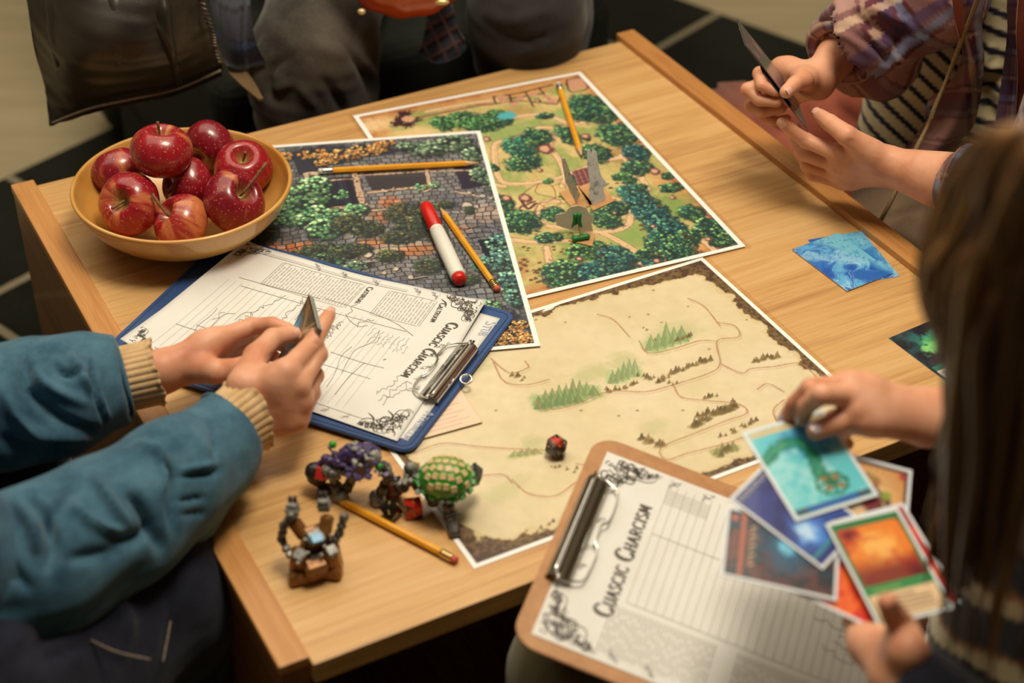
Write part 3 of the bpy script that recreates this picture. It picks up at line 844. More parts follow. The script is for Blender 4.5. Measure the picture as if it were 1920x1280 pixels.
# paving of flat rocks by the middle path
for q in ([(985, 360), (1010, 345), (1035, 350), (1040, 372), (1010, 382), (985, 378)], [(1010, 345), (1005, 362), (1040, 372)], [(985, 378), (975, 392), (1000, 398), (1010, 382)], [(1035, 350), (1055, 345), (1062, 362), (1040, 372)],
          [(1010, 382), (1030, 392), (1052, 380), (1040, 372)], [(1000, 398), (1030, 392)], [(985, 360), (975, 375), (985, 378)]):
    m2.line(q, 1.0, (124, 74, 56), a=.9)
m2.line([(978, 378), (990, 392), (1005, 382)], 3.4, (100, 58, 60)); m2.line([(975, 390), (1003, 378)], 2.4, (100, 58, 60))
gx = np.minimum((m2.X / 10.5) % 1, (m2.Y / 10.5) % 1); m2.put((gx < .07) * .16 * np.clip((fbm(m2.X / 30, m2.Y / 30, 44, 2) - .3) * 4, 0, 1), (90, 74, 44))
for (cx, cy) in ((990, 470), (985, 488), (1010, 500), (998, 515), (1000, 530), (975, 500), (1150, 350), (1230, 380), (1290, 440), (1120, 475), (1050, 470), (1075, 440), (1003, 275), (1212, 425), (1310, 470)):
    for k in range(4):
        x, y = m2.loc(cx + m2.rng.uniform(-12, 12), cy + m2.rng.uniform(-8, 8)); m2.blob(x, y, 2.2, 1.8, (106, 68, 44), .5, .6, 0, .8)
m2.put(np.clip(10 - np.hypot((m2.X - 0), (m2.Y - 0)) / 8, 0, 1) * 0, (0, 0, 0))
m2.border(5.5)
r2 = paper_thing('fantasy_map', m2, 'green fantasy village map with trees and winding paths, at the back of the table', 'map', 0.005)
m2.build('map_print', r2, 0.0006, PRINT)

# ---- dark ruins map
m1 = Paint(-0.2654, 1.2327, 0.1606, 0.297, 0.420, TZ + 0.0026, 0.8, 73)
n = fbm(m1.X / 30, m1.Y / 30, 3, 4)[..., None]
m1.img[:] = (np.array((88, 90, 96)) * (1 - n) + np.array((152, 144, 132)) * n) / 255
pv = np.clip((fbm(m1.X / 45 + 3, m1.Y / 45, 15, 4) - .40) * 5, 0, 1)
for (cx, cy, rx, ry, c, a) in ((700, 400, 50, 20, (170, 150, 126), .9), (660, 430, 60, 20, (160, 142, 122), .9), (780, 350, 50, 18, (150, 150, 140), .8), (720, 470, 80, 22, (176, 156, 130), .9), (600, 480, 70, 16, (150, 134, 118), .8),
                               (905, 400, 40, 22, (176, 152, 132), .9), (800, 400, 40, 12, (150, 136, 122), .6), (760, 505, 70, 16, (140, 132, 126), .8), (520, 450, 40, 20, (120, 112, 104), .8), (885, 560, 30, 14, (110, 112, 116), .8),
                               (940, 500, 30, 20, (90, 92, 96), .6), (860, 310, 40, 14, (140, 140, 132), .7),
                               (730, 380, 22, 14, (190, 116, 74), .95), (720, 405, 20, 14, (190, 116, 74), .95), (780, 470, 40, 12, (200, 130, 84), .95), (560, 465, 40, 12, (206, 128, 82), .95), (700, 455, 34, 9, (206, 136, 88), .9),
                               (500, 462, 26, 10, (196, 116, 76), .9), (870, 430, 20, 12, (176, 124, 92), .6), (590, 520, 60, 12, (96, 90, 92), .7), (950, 600, 30, 20, (50, 50, 58), .9), (600, 280, 60, 10, (50, 48, 60), .9), (720, 285, 50, 10, (48, 46, 62), .9)):
    x, y = m1.loc(cx, cy); m1.blob(x, y, rx * .55, ry * .8, c, .8, .6, 0, a)
tone = m1.img.mean(2); pvm = np.clip((tone - .30) * 7, 0, 1)
m1.img += ((fbm(m1.X / 4, m1.Y / 4, 33, 3) - .5) * .14)[..., None]
m1.paving(pvm, 9.5, 4.0, (40, 42, 48), .7)
m1.paving(np.clip((.42 - tone) * 6, 0, 1) * .5, 5.5, 3, (24, 26, 34), .6, .7)


def dark(pts, c=(34, 34, 48)): m1.poly(pts, c)


dark([(578, 338), (668, 330), (686, 385), (600, 392)]); dark([(680, 325), (800, 320), (806, 350), (700, 362)], (56, 54, 58)); dark([(850, 315), (895, 312), (905, 350), (868, 356)], (44, 40, 56)); dark([(545, 285), (600, 280), (620, 322), (560, 330)], (54, 54, 64))
for k in range(14):
    x = 625 + m1.rng.uniform(-25, 50); m1.line([(x, 338), (x + 14, 382)], 1.0, (64, 64, 82), a=.6)
WL = (196, 166, 136)
for q, w_ in (([(572, 327), (668, 322)], 7), ([(572, 327), (582, 345)], 6), ([(664, 322), (680, 385)], 7), ([(600, 394), (686, 384)], 5), ([(668, 330), (800, 322), (885, 320)], 2.5), ([(600, 340), (662, 336)], 2.5), ([(690, 362), (760, 354), (800, 348)], 4),
              ([(800, 320), (806, 350)], 4), ([(883, 320), (886, 338)], 3), ([(795, 360), (815, 352)], 3), ([(855, 360), (905, 370)], 3), ([(930, 395), (960, 398)], 3), ([(700, 395), (735, 392)], 3.6), ([(735, 412), (757, 404)], 3), ([(640, 395), (648, 410)], 2)):
    m1.line(q, w_ + 2, (60, 46, 44), wob=1); m1.line(q, w_, WL, wob=1.6)
for k in range(60):
    a = m1.rng.choice([((572, 327), (668, 322)), ((664, 322), (680, 385)), ((600, 394), (686, 384)), ((690, 362), (800, 348))]); t = m1.rng.random()
    x, y = m1.loc(a[0][0] + (a[1][0] - a[0][0]) * t + m1.rng.uniform(-3, 3), a[0][1] + (a[1][1] - a[0][1]) * t + m1.rng.uniform(-3, 3)); m1.blob(x, y, 1.6, 1.2, m1.rng.choice([(110, 84, 70), (226, 200, 168), (160, 100, 70)]), .5, .5)
# stairs, stone well and rubble
for k in range(7):
    m1.line([(868 + 3 * k, 433 + 4 * k), (905 + 2 * k, 425 + 5 * k), (942, 434 + 5 * k)], 1.4, (104, 106, 112) if k % 2 else (40, 42, 54), a=.9)
dark([(895, 450), (945, 446), (962, 485), (915, 492)], (30, 32, 44))
for (cx, cy, r, c) in ((875, 385, 11, (206, 190, 166)), (700, 425, 7, (196, 176, 150)), (690, 478, 9, (220, 200, 172)), (655, 478, 12, (34, 32, 38)), (905, 368, 6, (190, 180, 164)), (880, 362, 5, (190, 180, 164)), (920, 372, 5, (180, 170, 154)), (765, 445, 5, (170, 156, 140)), (742, 505, 6, (200, 186, 160)), (720, 512, 5, (190, 176, 150)), (770, 520, 6, (196, 180, 156))):
    x, y = m1.loc(cx, cy); m1.blob(x + .6, y - .8, r * .62, r * .66, (40, 34, 38), .3, .4); m1.blob(x, y, r * .5, r * .52, c, .3, .4)
for k in range(7):
    m1.line([(712 + 7 * k, 386 + 2 * k), (710 + 6 * k, 396 + 2 * k)], 1.6, (150, 134, 116))
for q in ([(705, 420), (690, 424)], [(742, 408), (756, 402)], [(735, 455), (750, 450)], [(760, 448), (780, 444)], [(640, 500), (700, 492)], [(820, 470), (830, 490)], [(770, 525), (800, 520)], [(640, 440), (655, 436)]):
    m1.line(q, 2.6, (36, 32, 36)); m1.line([(a, b - 1.5) for a, b in q], 1.4, (176, 158, 136))
FO = [(196, 128, 62), (216, 150, 80), (176, 108, 52), (228, 168, 96)]
FG = [(84, 112, 84), (116, 142, 104), (66, 92, 76), (148, 168, 124)]
FL = [(112, 160, 104), (142, 186, 120), (170, 204, 140), (92, 138, 92), (78, 124, 84)]
FD = [(52, 68, 50), (70, 84, 56), (44, 56, 48), (96, 96, 56), (84, 70, 44)]
FB = [(72, 116, 104), (98, 144, 118), (60, 92, 96), (128, 166, 132)]
for (cx, cy, rx, ry, cs, lf) in ((590, 290, 34, 12, FO, 2.4), (640, 292, 44, 16, FO, 2.6), (690, 282, 40, 16, FO, 2.4), (722, 270, 20, 10, FO, 2.2), (530, 295, 22, 12, FO, 2.4), (610, 305, 30, 8, FO, 2),
                                 (800, 280, 44, 20, FG, 3.0), (850, 270, 40, 22, FG, 3.4), (885, 290, 22, 18, FG, 3.0), (760, 275, 20, 10, FG, 2.4), (900, 330, 20, 20, FG, 2.4), (925, 345, 14, 26, FG, 2.2),
                                 (570, 370, 52, 34, FL, 3.4), (545, 400, 48, 30, FL, 3.2), (600, 410, 44, 30, FL, 3.2), (610, 430, 36, 24, FL, 3.0), (590, 350, 34, 24, FL, 3.0), (530, 370, 34, 30, FL, 3.0), (640, 365, 16, 10, FL, 2.6),
                                 (665, 395, 24, 16, FL, 2.4), (787, 351, 11, 8, FL, 2.2), (812, 348, 11, 8, FL, 2.2),
                                 (650, 420, 34, 22, FD, 2.0), (690, 430, 30, 18, FD, 2.0), (760, 400, 40, 26, FD, 2.0), (785, 425, 44, 26, FD, 2.0), (750, 445, 36, 16, FD, 2.0), (820, 440, 20, 24, FD, 2.0), (600, 470, 34, 16, FD, 2.2),
                                 (620, 485, 30, 14, FL, 2.6), (650, 470, 44, 16, FD, 2.0), (730, 480, 24, 14, FD, 2.2), (800, 500, 26, 16, FD, 2.2), (560, 480, 26, 12, FD, 2.2), (665, 500, 26, 10, FG, 2.2),
                                 (935, 460, 22, 26, FB, 2.6), (945, 490, 26, 26, FB, 2.6), (920, 495, 24, 18, FB, 2.6), (955, 530, 22, 24, FB, 2.4), (900, 500, 14, 12, FB, 2.4), (965, 560, 16, 18, FB, 2.4), (830, 385, 22, 10, FD, 2.0), (880, 395, 10, 10, FD, 2.0),
                                 (940, 385, 12, 14, FG, 2.0), (870, 525, 30, 12, FD, 2.0), (915, 575, 24, 12, FL, 2.2), (968, 610, 26, 10, FO, 1.8), (960, 635, 36, 16, FO, 1.8), (990, 640, 14, 14, FO, 1.8), (925, 600, 20, 10, FD, 1.8), (560, 500, 60, 14, FD, 2.2), (480, 440, 40, 24, FD, 2.2)):
    x, y = m1.loc(cx, cy); m1.foliage(x, y, rx * .55, ry * .82, [tuple(min(255, int(v * 1.14 + 8)) for v in c) for c in cs], lf * 1.3, 1.0, (34, 42, 42))
m1.border(5.5)
r1 = paper_thing('fantasy_map', m1, 'dark fantasy map of paved ruins with orange and green trees, beside the fruit bowl', 'map', 0)
m1.build('map_print', r1, 0.0006, PRINT)
# ================================================================== fruit bowl and apples
BOWLM = mat('ochre_glaze', alb((206, 146, 64)), 0.25, spec=0.5, coat=0.5)
_v = coords(BOWLM, (1, 1, 1)); set_col(BOWLM, ramp(BOWLM, noise(BOWLM, _v, 16, 4), [(0.3, alb((198, 134, 52))), (0.7, alb((220, 164, 84)))]))
set_nrm(BOWLM, bump(BOWLM, noise(BOWLM, _v, 40, 2), 0.08, 0.001))
bc = P(342, 350, TZ + 0.055)
bowl = empty('fruit_bowl', (bc[0], bc[1], TZ), 0, 'round ochre glazed bowl holding eight red apples on the table corner', 'bowl')
Rb = 0.1145
outer = [(0.0, 0.0015), (0.045, 0.0015), (0.050, 0.0003), (0.055, 0.0015), (0.068, 0.008), (0.088, 0.020), (0.104, 0.036), (0.111, 0.049), (Rb, 0.058), (Rb, 0.0605), (Rb - 0.0015, 0.0615),
         (Rb - 0.004, 0.0605), (0.1065, 0.050), (0.099, 0.037), (0.084, 0.023), (0.062, 0.0115), (0.035, 0.0075), (0.0, 0.0070)]
lathe('bowl_body', spline(outer, 90), BOWLM, bowl, 96)

APPLE = vcol_mat('apple_skin', 0.30, coat=0.35, spec=0.5)
_v = coords(APPLE); _vo = N(APPLE, 'ShaderNodeTexVoronoi'); _vo.inputs['Scale'].default_value = 260; L(APPLE, _v, _vo.inputs['Vector'])
_cr = ramp(APPLE, _vo.outputs['Distance'], [(0.13, (1, 1, 1)), (0.24, (0, 0, 0))])
_vc = [n_ for n_ in APPLE.node_tree.nodes if n_.bl_idname == 'ShaderNodeVertexColor'][0]
_mx = N(APPLE, 'ShaderNodeMix', data_type='RGBA'); L(APPLE, _vc.outputs[0], _mx.inputs[6]); _mx.inputs[7].default_value = rgba(alb((232, 170, 130)))
_ml = N(APPLE, 'ShaderNodeMath', operation='MULTIPLY'); L(APPLE, _cr, _ml.inputs[0]); _ml.inputs[1].default_value = 0.45; L(APPLE, _ml.outputs[0], _mx.inputs[0]); set_col(APPLE, _mx.outputs[2])
STEM = noisy('apple_stem', alb((140, 100, 56)), alb((96, 70, 40)), 300, 0.8, 0.3)


def apple(px, py, z, R, axis, label, seed, yel=0.3, dk=0.0, stem=1.0, sb=(0.3, 0.2)):
    c = P(px, py, z)
    ax = Vector(axis).normalized(); q = ax.to_track_quat('Z', 'Y')
    root = bpy.data.objects.new('apple', None); COL.objects.link(root); root.location = c; root.rotation_mode = 'QUATERNION'; root.rotation_quaternion = q; root.empty_display_size = .02
    tag(root, label, 'apple', 'apples in the ochre bowl')
    t = np.linspace(0, np.pi, 72); a = np.linspace(0, 2 * np.pi, 96, endpoint=False); T, A = np.meshgrid(t, a, indexing='ij')
    rr = R * (1 + 0.10 * np.sin(T) ** 2 - 0.04 * np.cos(T))
    dimp = 0.62 * np.exp(-(T / 0.34) ** 2) + 0.30 * np.exp(-((np.pi - T) / 0.30) ** 2)
    lob = 1 + 0.022 * np.cos(5 * A + seed) * (0.3 + (T / np.pi)) + 0.02 * np.cos(2 * A + seed * 2)
    x = rr * np.sin(T) * np.cos(A) * lob; y = rr * np.sin(T) * np.sin(A) * lob; zz = rr * np.cos(T) * 0.93 - R * dimp * np.sign(np.cos(T))
    V = np.stack([x, y, zz], -1).reshape(-1, 3)
    st = fbm(A / (2 * np.pi) * 60, T * 1.2, seed, 3); big = fbm(np.cos(A) * 1.4 + 3, np.sin(A) * 1.4 + T * .8, seed + 7, 3)
    red = np.array((158, 24, 32)); drk = np.array((120, 16, 32)); ye = np.array((226, 168, 84)); gr = np.array((178, 176, 84))
    w = np.clip((big - (0.70 - yel * .44)) * 5 + (st - .5) * 1.6, 0, 1)[..., None] * 0.62
    col = red * (1 - dk) + drk * dk; col = col[None, None] * (0.9 + 0.25 * st[..., None]) * (1 - w) + ye * w
    g = np.clip(1 - T / 0.42 + (st - .5) * .6, 0, 1)[..., None]; col = col * (1 - g) + gr * g
    mesh('skin', V, grid_faces(72, 96, True), APPLE, root, True, alb(np.clip(col, 0, 255).reshape(-1, 3)))
    if stem:
        s0 = np.array((0, 0, R * 0.36)); p = spline([s0, s0 + (0.002, 0.001, R * 0.25 * stem), s0 + (R * sb[0], R * sb[1], R * 0.75 * stem)], 10)
        tubes('stem', [(p, np.linspace(0.0011, 0.0017, 10))], STEM, root)
    return root


apple(222, 320, TZ + 0.048, 0.0270, (-0.3, 0.4, 0.5), 'dark red apple at the left rim of the bowl, stem hidden', 3, 0.05, 0.6, 0)
apple(394, 272, TZ + 0.050, 0.0262, (0.3, 0.6, 0.1), 'dark red apple at the back of the bowl, right of the topmost apple', 5, 0.0, 0.8, 0)
apple(456, 314, TZ + 0.050, 0.0290, (0.1, -0.35, 1), 'bright red apple at the right rim with its stem pit facing up', 8, 0.1, 0.1, 0.8, (.1, -.1))
apple(352, 346, TZ + 0.048, 0.0265, (0.7, 0.5, -0.4), 'small pinkish red apple in the middle of the bowl', 11, 0.05, 0.35, 0)
apple(242, 382, TZ + 0.052, 0.0300, (-0.25, -0.75, 0.62), 'red and yellow streaked apple at front left, green stem pit facing out', 14, 0.55, 0.2, 0.75, (-.1, -.3))
apple(440, 376, TZ + 0.052, 0.0305, (0.55, -0.3, 0.65), 'large deep red apple at front right, long stem pointing right', 18, 0.1, 0.75, 1.5, (.9, .3))
apple(338, 416, TZ + 0.040, 0.0275, (-0.65, -0.25, 0.7), 'speckled red apple lowest at the front rim, stem pointing left', 23, 0.4, 0.2, 1.35, (-.5, .2))
apple(303, 281, TZ + 0.094, 0.0300, (0.1, 0.15, 1), 'topmost apple of the bowl, red with a yellow patch and upright stem', 29, 0.42, 0.1, 0.9, (.1, .1))

# ================================================================== pencils and marker
PAINTY = mat('yellow_pencil_paint', alb((236, 158, 30)), 0.35, coat=0.3)
set_col(PAINTY, ramp(PAINTY, noise(PAINTY, coords(PAINTY), 60, 3), [(0.3, alb((232, 150, 24))), (0.7, alb((244, 172, 44)))]))
PWOOD = noisy('sharpened_cedar', alb((226, 180, 130)), alb((206, 156, 106)), 300, 0.7, 0.1)
LEAD = mat('graphite', (0.03, 0.03, 0.032), 0.4)
PINK = noisy('pink_eraser', alb((214, 96, 78)), alb((196, 80, 66)), 200, 0.85, 0.1)


def pencil(eraser, tip, z, label, length=None, ferrule=BRASS, eraser_m=PINK, stub=1.0, dz=0):
    a = P(*eraser, z + .0036); b = P(*tip, z + .0030 + dz); d = Vector(b - a); Lh = d.length
    root = bpy.data.objects.new('pencil', None); COL.objects.link(root); root.location = a; root.rotation_mode = 'QUATERNION'
    root.rotation_quaternion = d.to_track_quat('X', 'Z'); root.empty_display_size = .02
    tag(root, label, 'pencil', 'yellow pencils on the table')
    r = 0.0036; ang = [math.radians(60 * k) for k in range(6)]
    e0 = 0.016; c0 = Lh - 0.022
    rings = [(e0, r * .98), (c0, r), (c0 + 0.004, r * 0.86)]
    V = []; n = 12
    for k, (x, rr) in enumerate(rings):
        for i in range(n):
            t = 2 * math.pi * i / n
            f = (1.0 if i % 2 == 0 else 0.9) if k < 2 else (0.88 if i % 2 == 0 else 1.02)
            xx = x + (0.0015 if (k == 2 and i % 2) else 0) - (0.0016 if (k == 2 and i % 2 == 0) else 0)
            V.append((xx, rr * f * math.cos(t), rr * f * math.sin(t)))
    FF = [tuple(int(q) for q in f) for f in grid_faces(3, n, True)] + [tuple(range(n))[::-1], tuple(range(2 * n, 3 * n))]
    mesh('pencil_body', V, FF, PAINTY, root, False)
    Mx = Matrix.Rotation(math.radians(90), 4, 'Y')
    lathe('sharpened_wood', [(0, c0), (r * .90, c0), (r * .82, c0 + .004), (0.0009, Lh - 0.005), (0, Lh - .005)], PWOOD, root, 16, Mx)
    lathe('graphite_tip', [(0, Lh - .0052), (0.0010, Lh - 0.0052), (0.0004, Lh - .001), (0, Lh)], LEAD, root, 10, Mx)
    pr = [(0, 0.0045), (r * .98, 0.0045)]
    for k in range(4): pr += [(r * 1.06, 0.0055 + .0028 * k), (r * 1.06, 0.0063 + .0028 * k), (r * 0.96, 0.0069 + .0028 * k)]
    pr += [(r * 1.03, 0.0165), (0, 0.0165)]
    lathe('ferrule', pr, ferrule, root, 20, Mx)
    lathe('eraser', [(0, 0), (r * .7, 0.0), (r * .93, 0.0010), (r * .95, 0.0046), (0, .0046)], eraser_m, root, 16, Mx)
    return root


WHITEER = noisy('white_eraser', alb((226, 220, 200)), alb((206, 200, 180)), 200, 0.8, 0.1)
pencil((597, 321), (906, 305), TZ + .0034, 'yellow pencil lying across the dark ruins map with a silver ferrule', ferrule=STEEL, eraser_m=WHITEER)
pencil((1047, 157), (1092, 296), TZ + .0023, 'yellow pencil lying on the green village map', ferrule=STEEL, eraser_m=WHITEER)
pencil((934, 544), (823, 386), TZ + .0034, 'yellow pencil beside the white marker with a pink eraser end')
pencil((857, 1051), (611, 924), TZ + .0002, 'yellow pencil lying on bare wood between the toy robots')

a = P(798, 386, TZ + .0115); b = P(862, 524, TZ + .0115); d = Vector(b - a); Lh = d.length
mk = bpy.data.objects.new('marker', None); COL.objects.link(mk); mk.location = a; mk.rotation_mode = 'QUATERNION'; mk.rotation_quaternion = d.to_track_quat('X', 'Z'); mk.empty_display_size = .02
tag(mk, 'thick white marker pen with a red cap and red end plug', 'marker')
REDP = noisy('red_plastic', alb((222, 34, 22)), alb((206, 28, 18)), 40, 0.3, 0); WHP = noisy('white_plastic', alb((236, 230, 212)), alb((228, 222, 204)), 40, 0.4, 0)
Mx = Matrix.Rotation(math.radians(90), 4, 'Y'); r = 0.0078
lathe('cap', [(0, -.002), (r * .55, -.0016), (r * .86, .001), (r * .93, .005), (r * 1.0, .047), (r * .9, .0475), (0, .0475)], REDP, mk, 32, Mx)
lathe('barrel', [(0, .0477), (r * .93, .0477), (r * .98, .050), (r * .98, .053), (r * .95, .0535), (r * 1.0, .0545), (r * 1.06, .085), (r * 1.04, Lh - .008), (r * .96, Lh - .005), (0, Lh - .005)], WHP, mk, 32, Mx)
lathe('end_plug', [(0, Lh - .0052), (r * .93, Lh - .0052), (r * .90, Lh + .0005), (r * .72, Lh + .003), (r * .3, Lh + .0034), (0, Lh + .0034)], REDP, mk, 32, Mx)
lathe('grip_ring', [(0, .0538), (r * 1.005, .0538), (r * 1.005, .0542), (0, .0542)], GREYINK, mk, 32, Mx)

# ================================================================== blue clipboard
BLUE = mat('blue_vinyl', alb((46, 74, 120)), 0.45, spec=0.4)
_v = coords(BLUE); set_col(BLUE, ramp(BLUE, noise(BLUE, _v, 8, 3), [(0.3, alb((40, 66, 108))), (0.7, alb((54, 86, 134)))])); set_nrm(BLUE, bump(BLUE, noise(BLUE, _v, 500, 2), 0.15, 0.0004))
BZ = TZ + 0.0042
c0, c1, c2, c3 = P(770, 853, BZ), P(968, 592, BZ), P(441, 462, BZ), P(180, 652, BZ)
ang = math.atan2(c1[1] - c0[1], c1[0] - c0[0])             # clip edge direction
cb = empty('clipboard', (c0[0], c0[1], BZ - .0008), ang, 'blue vinyl clipboard with a chrome clip holding the character sheets', 'clipboard')
CBW = 0.232; CBL = 0.338
pts = round_rect(CBW, CBL, 0.012)
hexa('board', np.c_[pts, np.full(len(pts), 0.0)], np.c_[pts, np.full(len(pts), 0.0036)], BLUE, cb, True, False, 0.0009)
pp = round_rect(CBW - .010, CBL - .010, 0.008, 6, .005, .005); pp = np.vstack([pp, pp[:1]])
tubes('stitched_rim', [(np.c_[pp, np.full(len(pp), 0.0034)], 0.0006)], noisy('dark_blue_seam', alb((22, 40, 76)), alb((30, 50, 88)), 300, 0.6, 0), cb, nv=6)


def cbw(u, v, z=0):
    """clipboard local -> world (u along clip edge, v away from it)"""
    c, s = math.cos(ang), math.sin(ang)
    return np.stack([c0[0] + u * c - v * s, c0[1] + u * s + v * c, np.zeros_like(np.asarray(u, float)) + BZ + z], -1)


def wcb(x, y):
    c, s = math.cos(ang), math.sin(ang); dx, dy = x - c0[0], y - c0[1]
    return dx * c + dy * s, -dx * s + dy * c


class Sheet:
    """a curled sheet: four world corners (near-clip A->B, far D<-C) and a lift function"""
    def __init__(s, A, B, C, D, lift):
        s.q = [np.array(v, float)[:2] for v in (A, B, C, D)]; s.lift = lift

    def xy(s, u, v):
        A, B, C, D = s.q; u = np.asarray(u)[..., None]; v = np.asarray(v)[..., None]
        return A * (1 - u) * (1 - v) + B * u * (1 - v) + C * u * v + D * (1 - u) * v

    def uv(s, x, y):
        u = np.full(np.shape(x), .5); v = u.copy()
        for _ in range(8):
            p = s.xy(u, v); e = np.stack([x, y], -1) - p
            du = (s.xy(u + 1e-4, v) - p) / 1e-4; dv = (s.xy(u, v + 1e-4) - p) / 1e-4
            det = du[..., 0] * dv[..., 1] - du[..., 1] * dv[..., 0]
            u = u + (e[..., 0] * dv[..., 1] - e[..., 1] * dv[..., 0]) / det; v = v + (du[..., 0] * e[..., 1] - du[..., 1] * e[..., 0]) / det
        return u, v

    def z(s, x, y):
        u, v = s.uv(x, y); return s.lift(np.clip(u, 0, 1), np.clip(v, 0, 1))

    def px(s, px, py):
        z = TZ + .01
        for _ in range(5):
            p = P(px, py, z); z = float(s.z(np.array(p[0]), np.array(p[1])))
        return p[:2]

    def build(s, name, parent, m, n=48):
        U, V = np.meshgrid(np.linspace(0, 1, n), np.linspace(0, 1, n), indexing='ij'); xy = s.xy(U, V); Z = s.lift(U, V)
        T = np.c_[xy.reshape(-1, 2), Z.ravel()]; Bt = T - (0, 0, 0.00022); k = n * n
        Ft = grid_faces(n, n); Fb = Ft[:, ::-1] + k
        e = np.r_[np.arange(n) * n, (n - 1) * n + np.arange(1, n), (np.arange(n - 2, -1, -1)) * n + n - 1, np.arange(n - 2, 0, -1)]
        e2 = np.roll(e, -1); Fs = np.stack([e, e2, e2 + k, e + k], 1)
        return mesh(name, np.vstack([T, Bt]), np.vstack([Ft, Fb, Fs]), m, parent, True, local=False)


def lift1(u, v):
    z = BZ + 0.0046 + 0.0004 * np.sin(5 * v + 3 * u)
    z = z + 0.006 * np.clip(1 - v / 0.13, 0, 1) ** 1.5 * np.clip((u - .62) / .38, 0, 1)      # front right corner curls up by the clip
    z = z + 0.005 * np.clip((v - .86) / .14, 0, 1) ** 2 + 0.004 * np.clip((v - .8) / .2, 0, 1) * np.clip(1 - u / .3, 0, 1)
    return z + 0.0015 * np.sin(v * 9) * u ** 3


under = Sheet(P(765, 826, BZ + .003), P(938, 597, BZ + .003), P(470, 470, BZ + .003), P(242, 655, BZ + .003), lambda u, v: BZ + 0.0032 + 0 * u)
e1 = empty('paper_sheet', (c0[0], c0[1], BZ + .003), ang, 'white sheet with faint blue letters under the character sheet on the blue clipboard', 'paper')
under.build('paper', e1, PAPER)
top = Sheet(P(745, 826, BZ + .005), P(913, 562, BZ + .010), P(461, 451, BZ + .010), P(226, 640, BZ + .010), lift1)
e2 = empty('character_sheet', (c0[0], c0[1], BZ + .0045), ang, 'curled printed character sheet with scribbled lines on the blue clipboard', 'paper')
top.build('paper', e2, PAPER)

rng = random.Random(5)
OFF = 0.00025


def ink(name, items, parent, sheet, m, off=OFF):
    V, Fq = ribbons(items, lambda x, y: sheet.z(x, y) + off)
    o = mesh(name, V, Fq, m, parent, False, local=False); o['kind'] = 'stuff'; return o


def pxl(sheet, pts, n=None):
    q = np.array([sheet.px(*p) for p in pts]); return spline(q, n or max(2, len(pts) * 6)) if len(pts) > 2 else spline(q, 14)


def uvp(sheet, pts, n=14):
    p = spline(np.array(pts, float), n); return sheet.xy(p[:, 0], p[:, 1])


def sheet_art(sheet, parent, rng, us, vs):
    """printed frame, ruled lines, text columns and corner ornaments; u along the clip edge, v away from it"""
    ink_l = []; grey = []
    for k in range(27):                                            # ruled lines of the writing field
        v = 0.215 + 0.027 * k
        if v > .93: break
        grey.append((uvp(sheet, [(0.075, v), (0.69 if v > .3 else 0.60, v)], 16), 0.00028))
    for u in (0.30, 0.665):
        ink_l.append((uvp(sheet, [(u, 0.20), (u, 0.86)], 24), 0.00040))
    ink_l.append((uvp(sheet, [(0.945, .30), (0.945, .93)], 20), 0.0004)); ink_l.append((uvp(sheet, [(0.055, .13), (0.055, .90)], 20), 0.0004)); ink_l.append((uvp(sheet, [(0.958, .30), (0.958, .93)], 20), 0.00025))
    for (v0, v1, u0, u1) in ((0.18, 0.36, 0.72, 0.925), (0.47, 0.80, 0.72, 0.925)):          # tables of small print
        k = 0; v = v0
        while v < v1:
            nseg = 4; u = u0 + .01
            while u < u1 - .02:
                w = rng.uniform(.02, .055); grey.append((uvp(sheet, [(u, v), (min(u + w, u1), v + rng.uniform(-.001, .001))], 4), 0.0011)); u += w + .008
            v += 0.0125
        for u in (u0, u1): ink_l.append((uvp(sheet, [(u, v0), (u, v1)], 16), 0.0003))
        for v in (v0 - .008, v1 + .004): ink_l.append((uvp(sheet, [(u0, v), (u1, v)], 8), 0.0003))
    return ink_l, grey


il, gl = sheet_art(top, e2, rng, 1, 1)
ink('ruled_lines', gl, e2, top, GREYINK); 
# ornaments in the corners
orn = []
U0 = top.xy(0.03, .04); 
def corner(sheet, u, v, su, sv, R, n):
    o = sheet.xy(u, v); ax = sheet.xy(u + .01 * su, v) - o; ay = sheet.xy(u, v + .01 * sv) - o
    return flourish(rng, o, ax / np.linalg.norm(ax), ay / np.linalg.norm(ay), R, n)
orn += corner(top, .985, .02, -1, 1, .034, 26) + corner(top, .02, .02, 1, 1, .036, 26) + corner(top, .985, .98, -1, -1, .026, 16) + corner(top, .02, .98, 1, -1, .024, 14)
for v in (.12, .18, .25, .42, .55, .66):
    orn += corner(top, .985, v, -1, 1, .010, 4) + (corner(top, .018, v, 1, 1, .008, 3) if v < .3 else [])
for u in (.30, .38, .46, .55, .62):
    orn += corner(top, u, .035, 1, 1, .011, 5)
for u_, v_ in ((.05, .10), (.10, .05), (.9, .13), (.55, .05)):
    orn.append((uvp(top, [(u_, v_), (u_ + .03, v_ + .01), (u_ + .05, v_ + .035)], 10), 0.0018 * np.sin(np.linspace(.1, 3, 10))))
ink('corner_ornaments', il + orn, e2, top, INK, .00030)
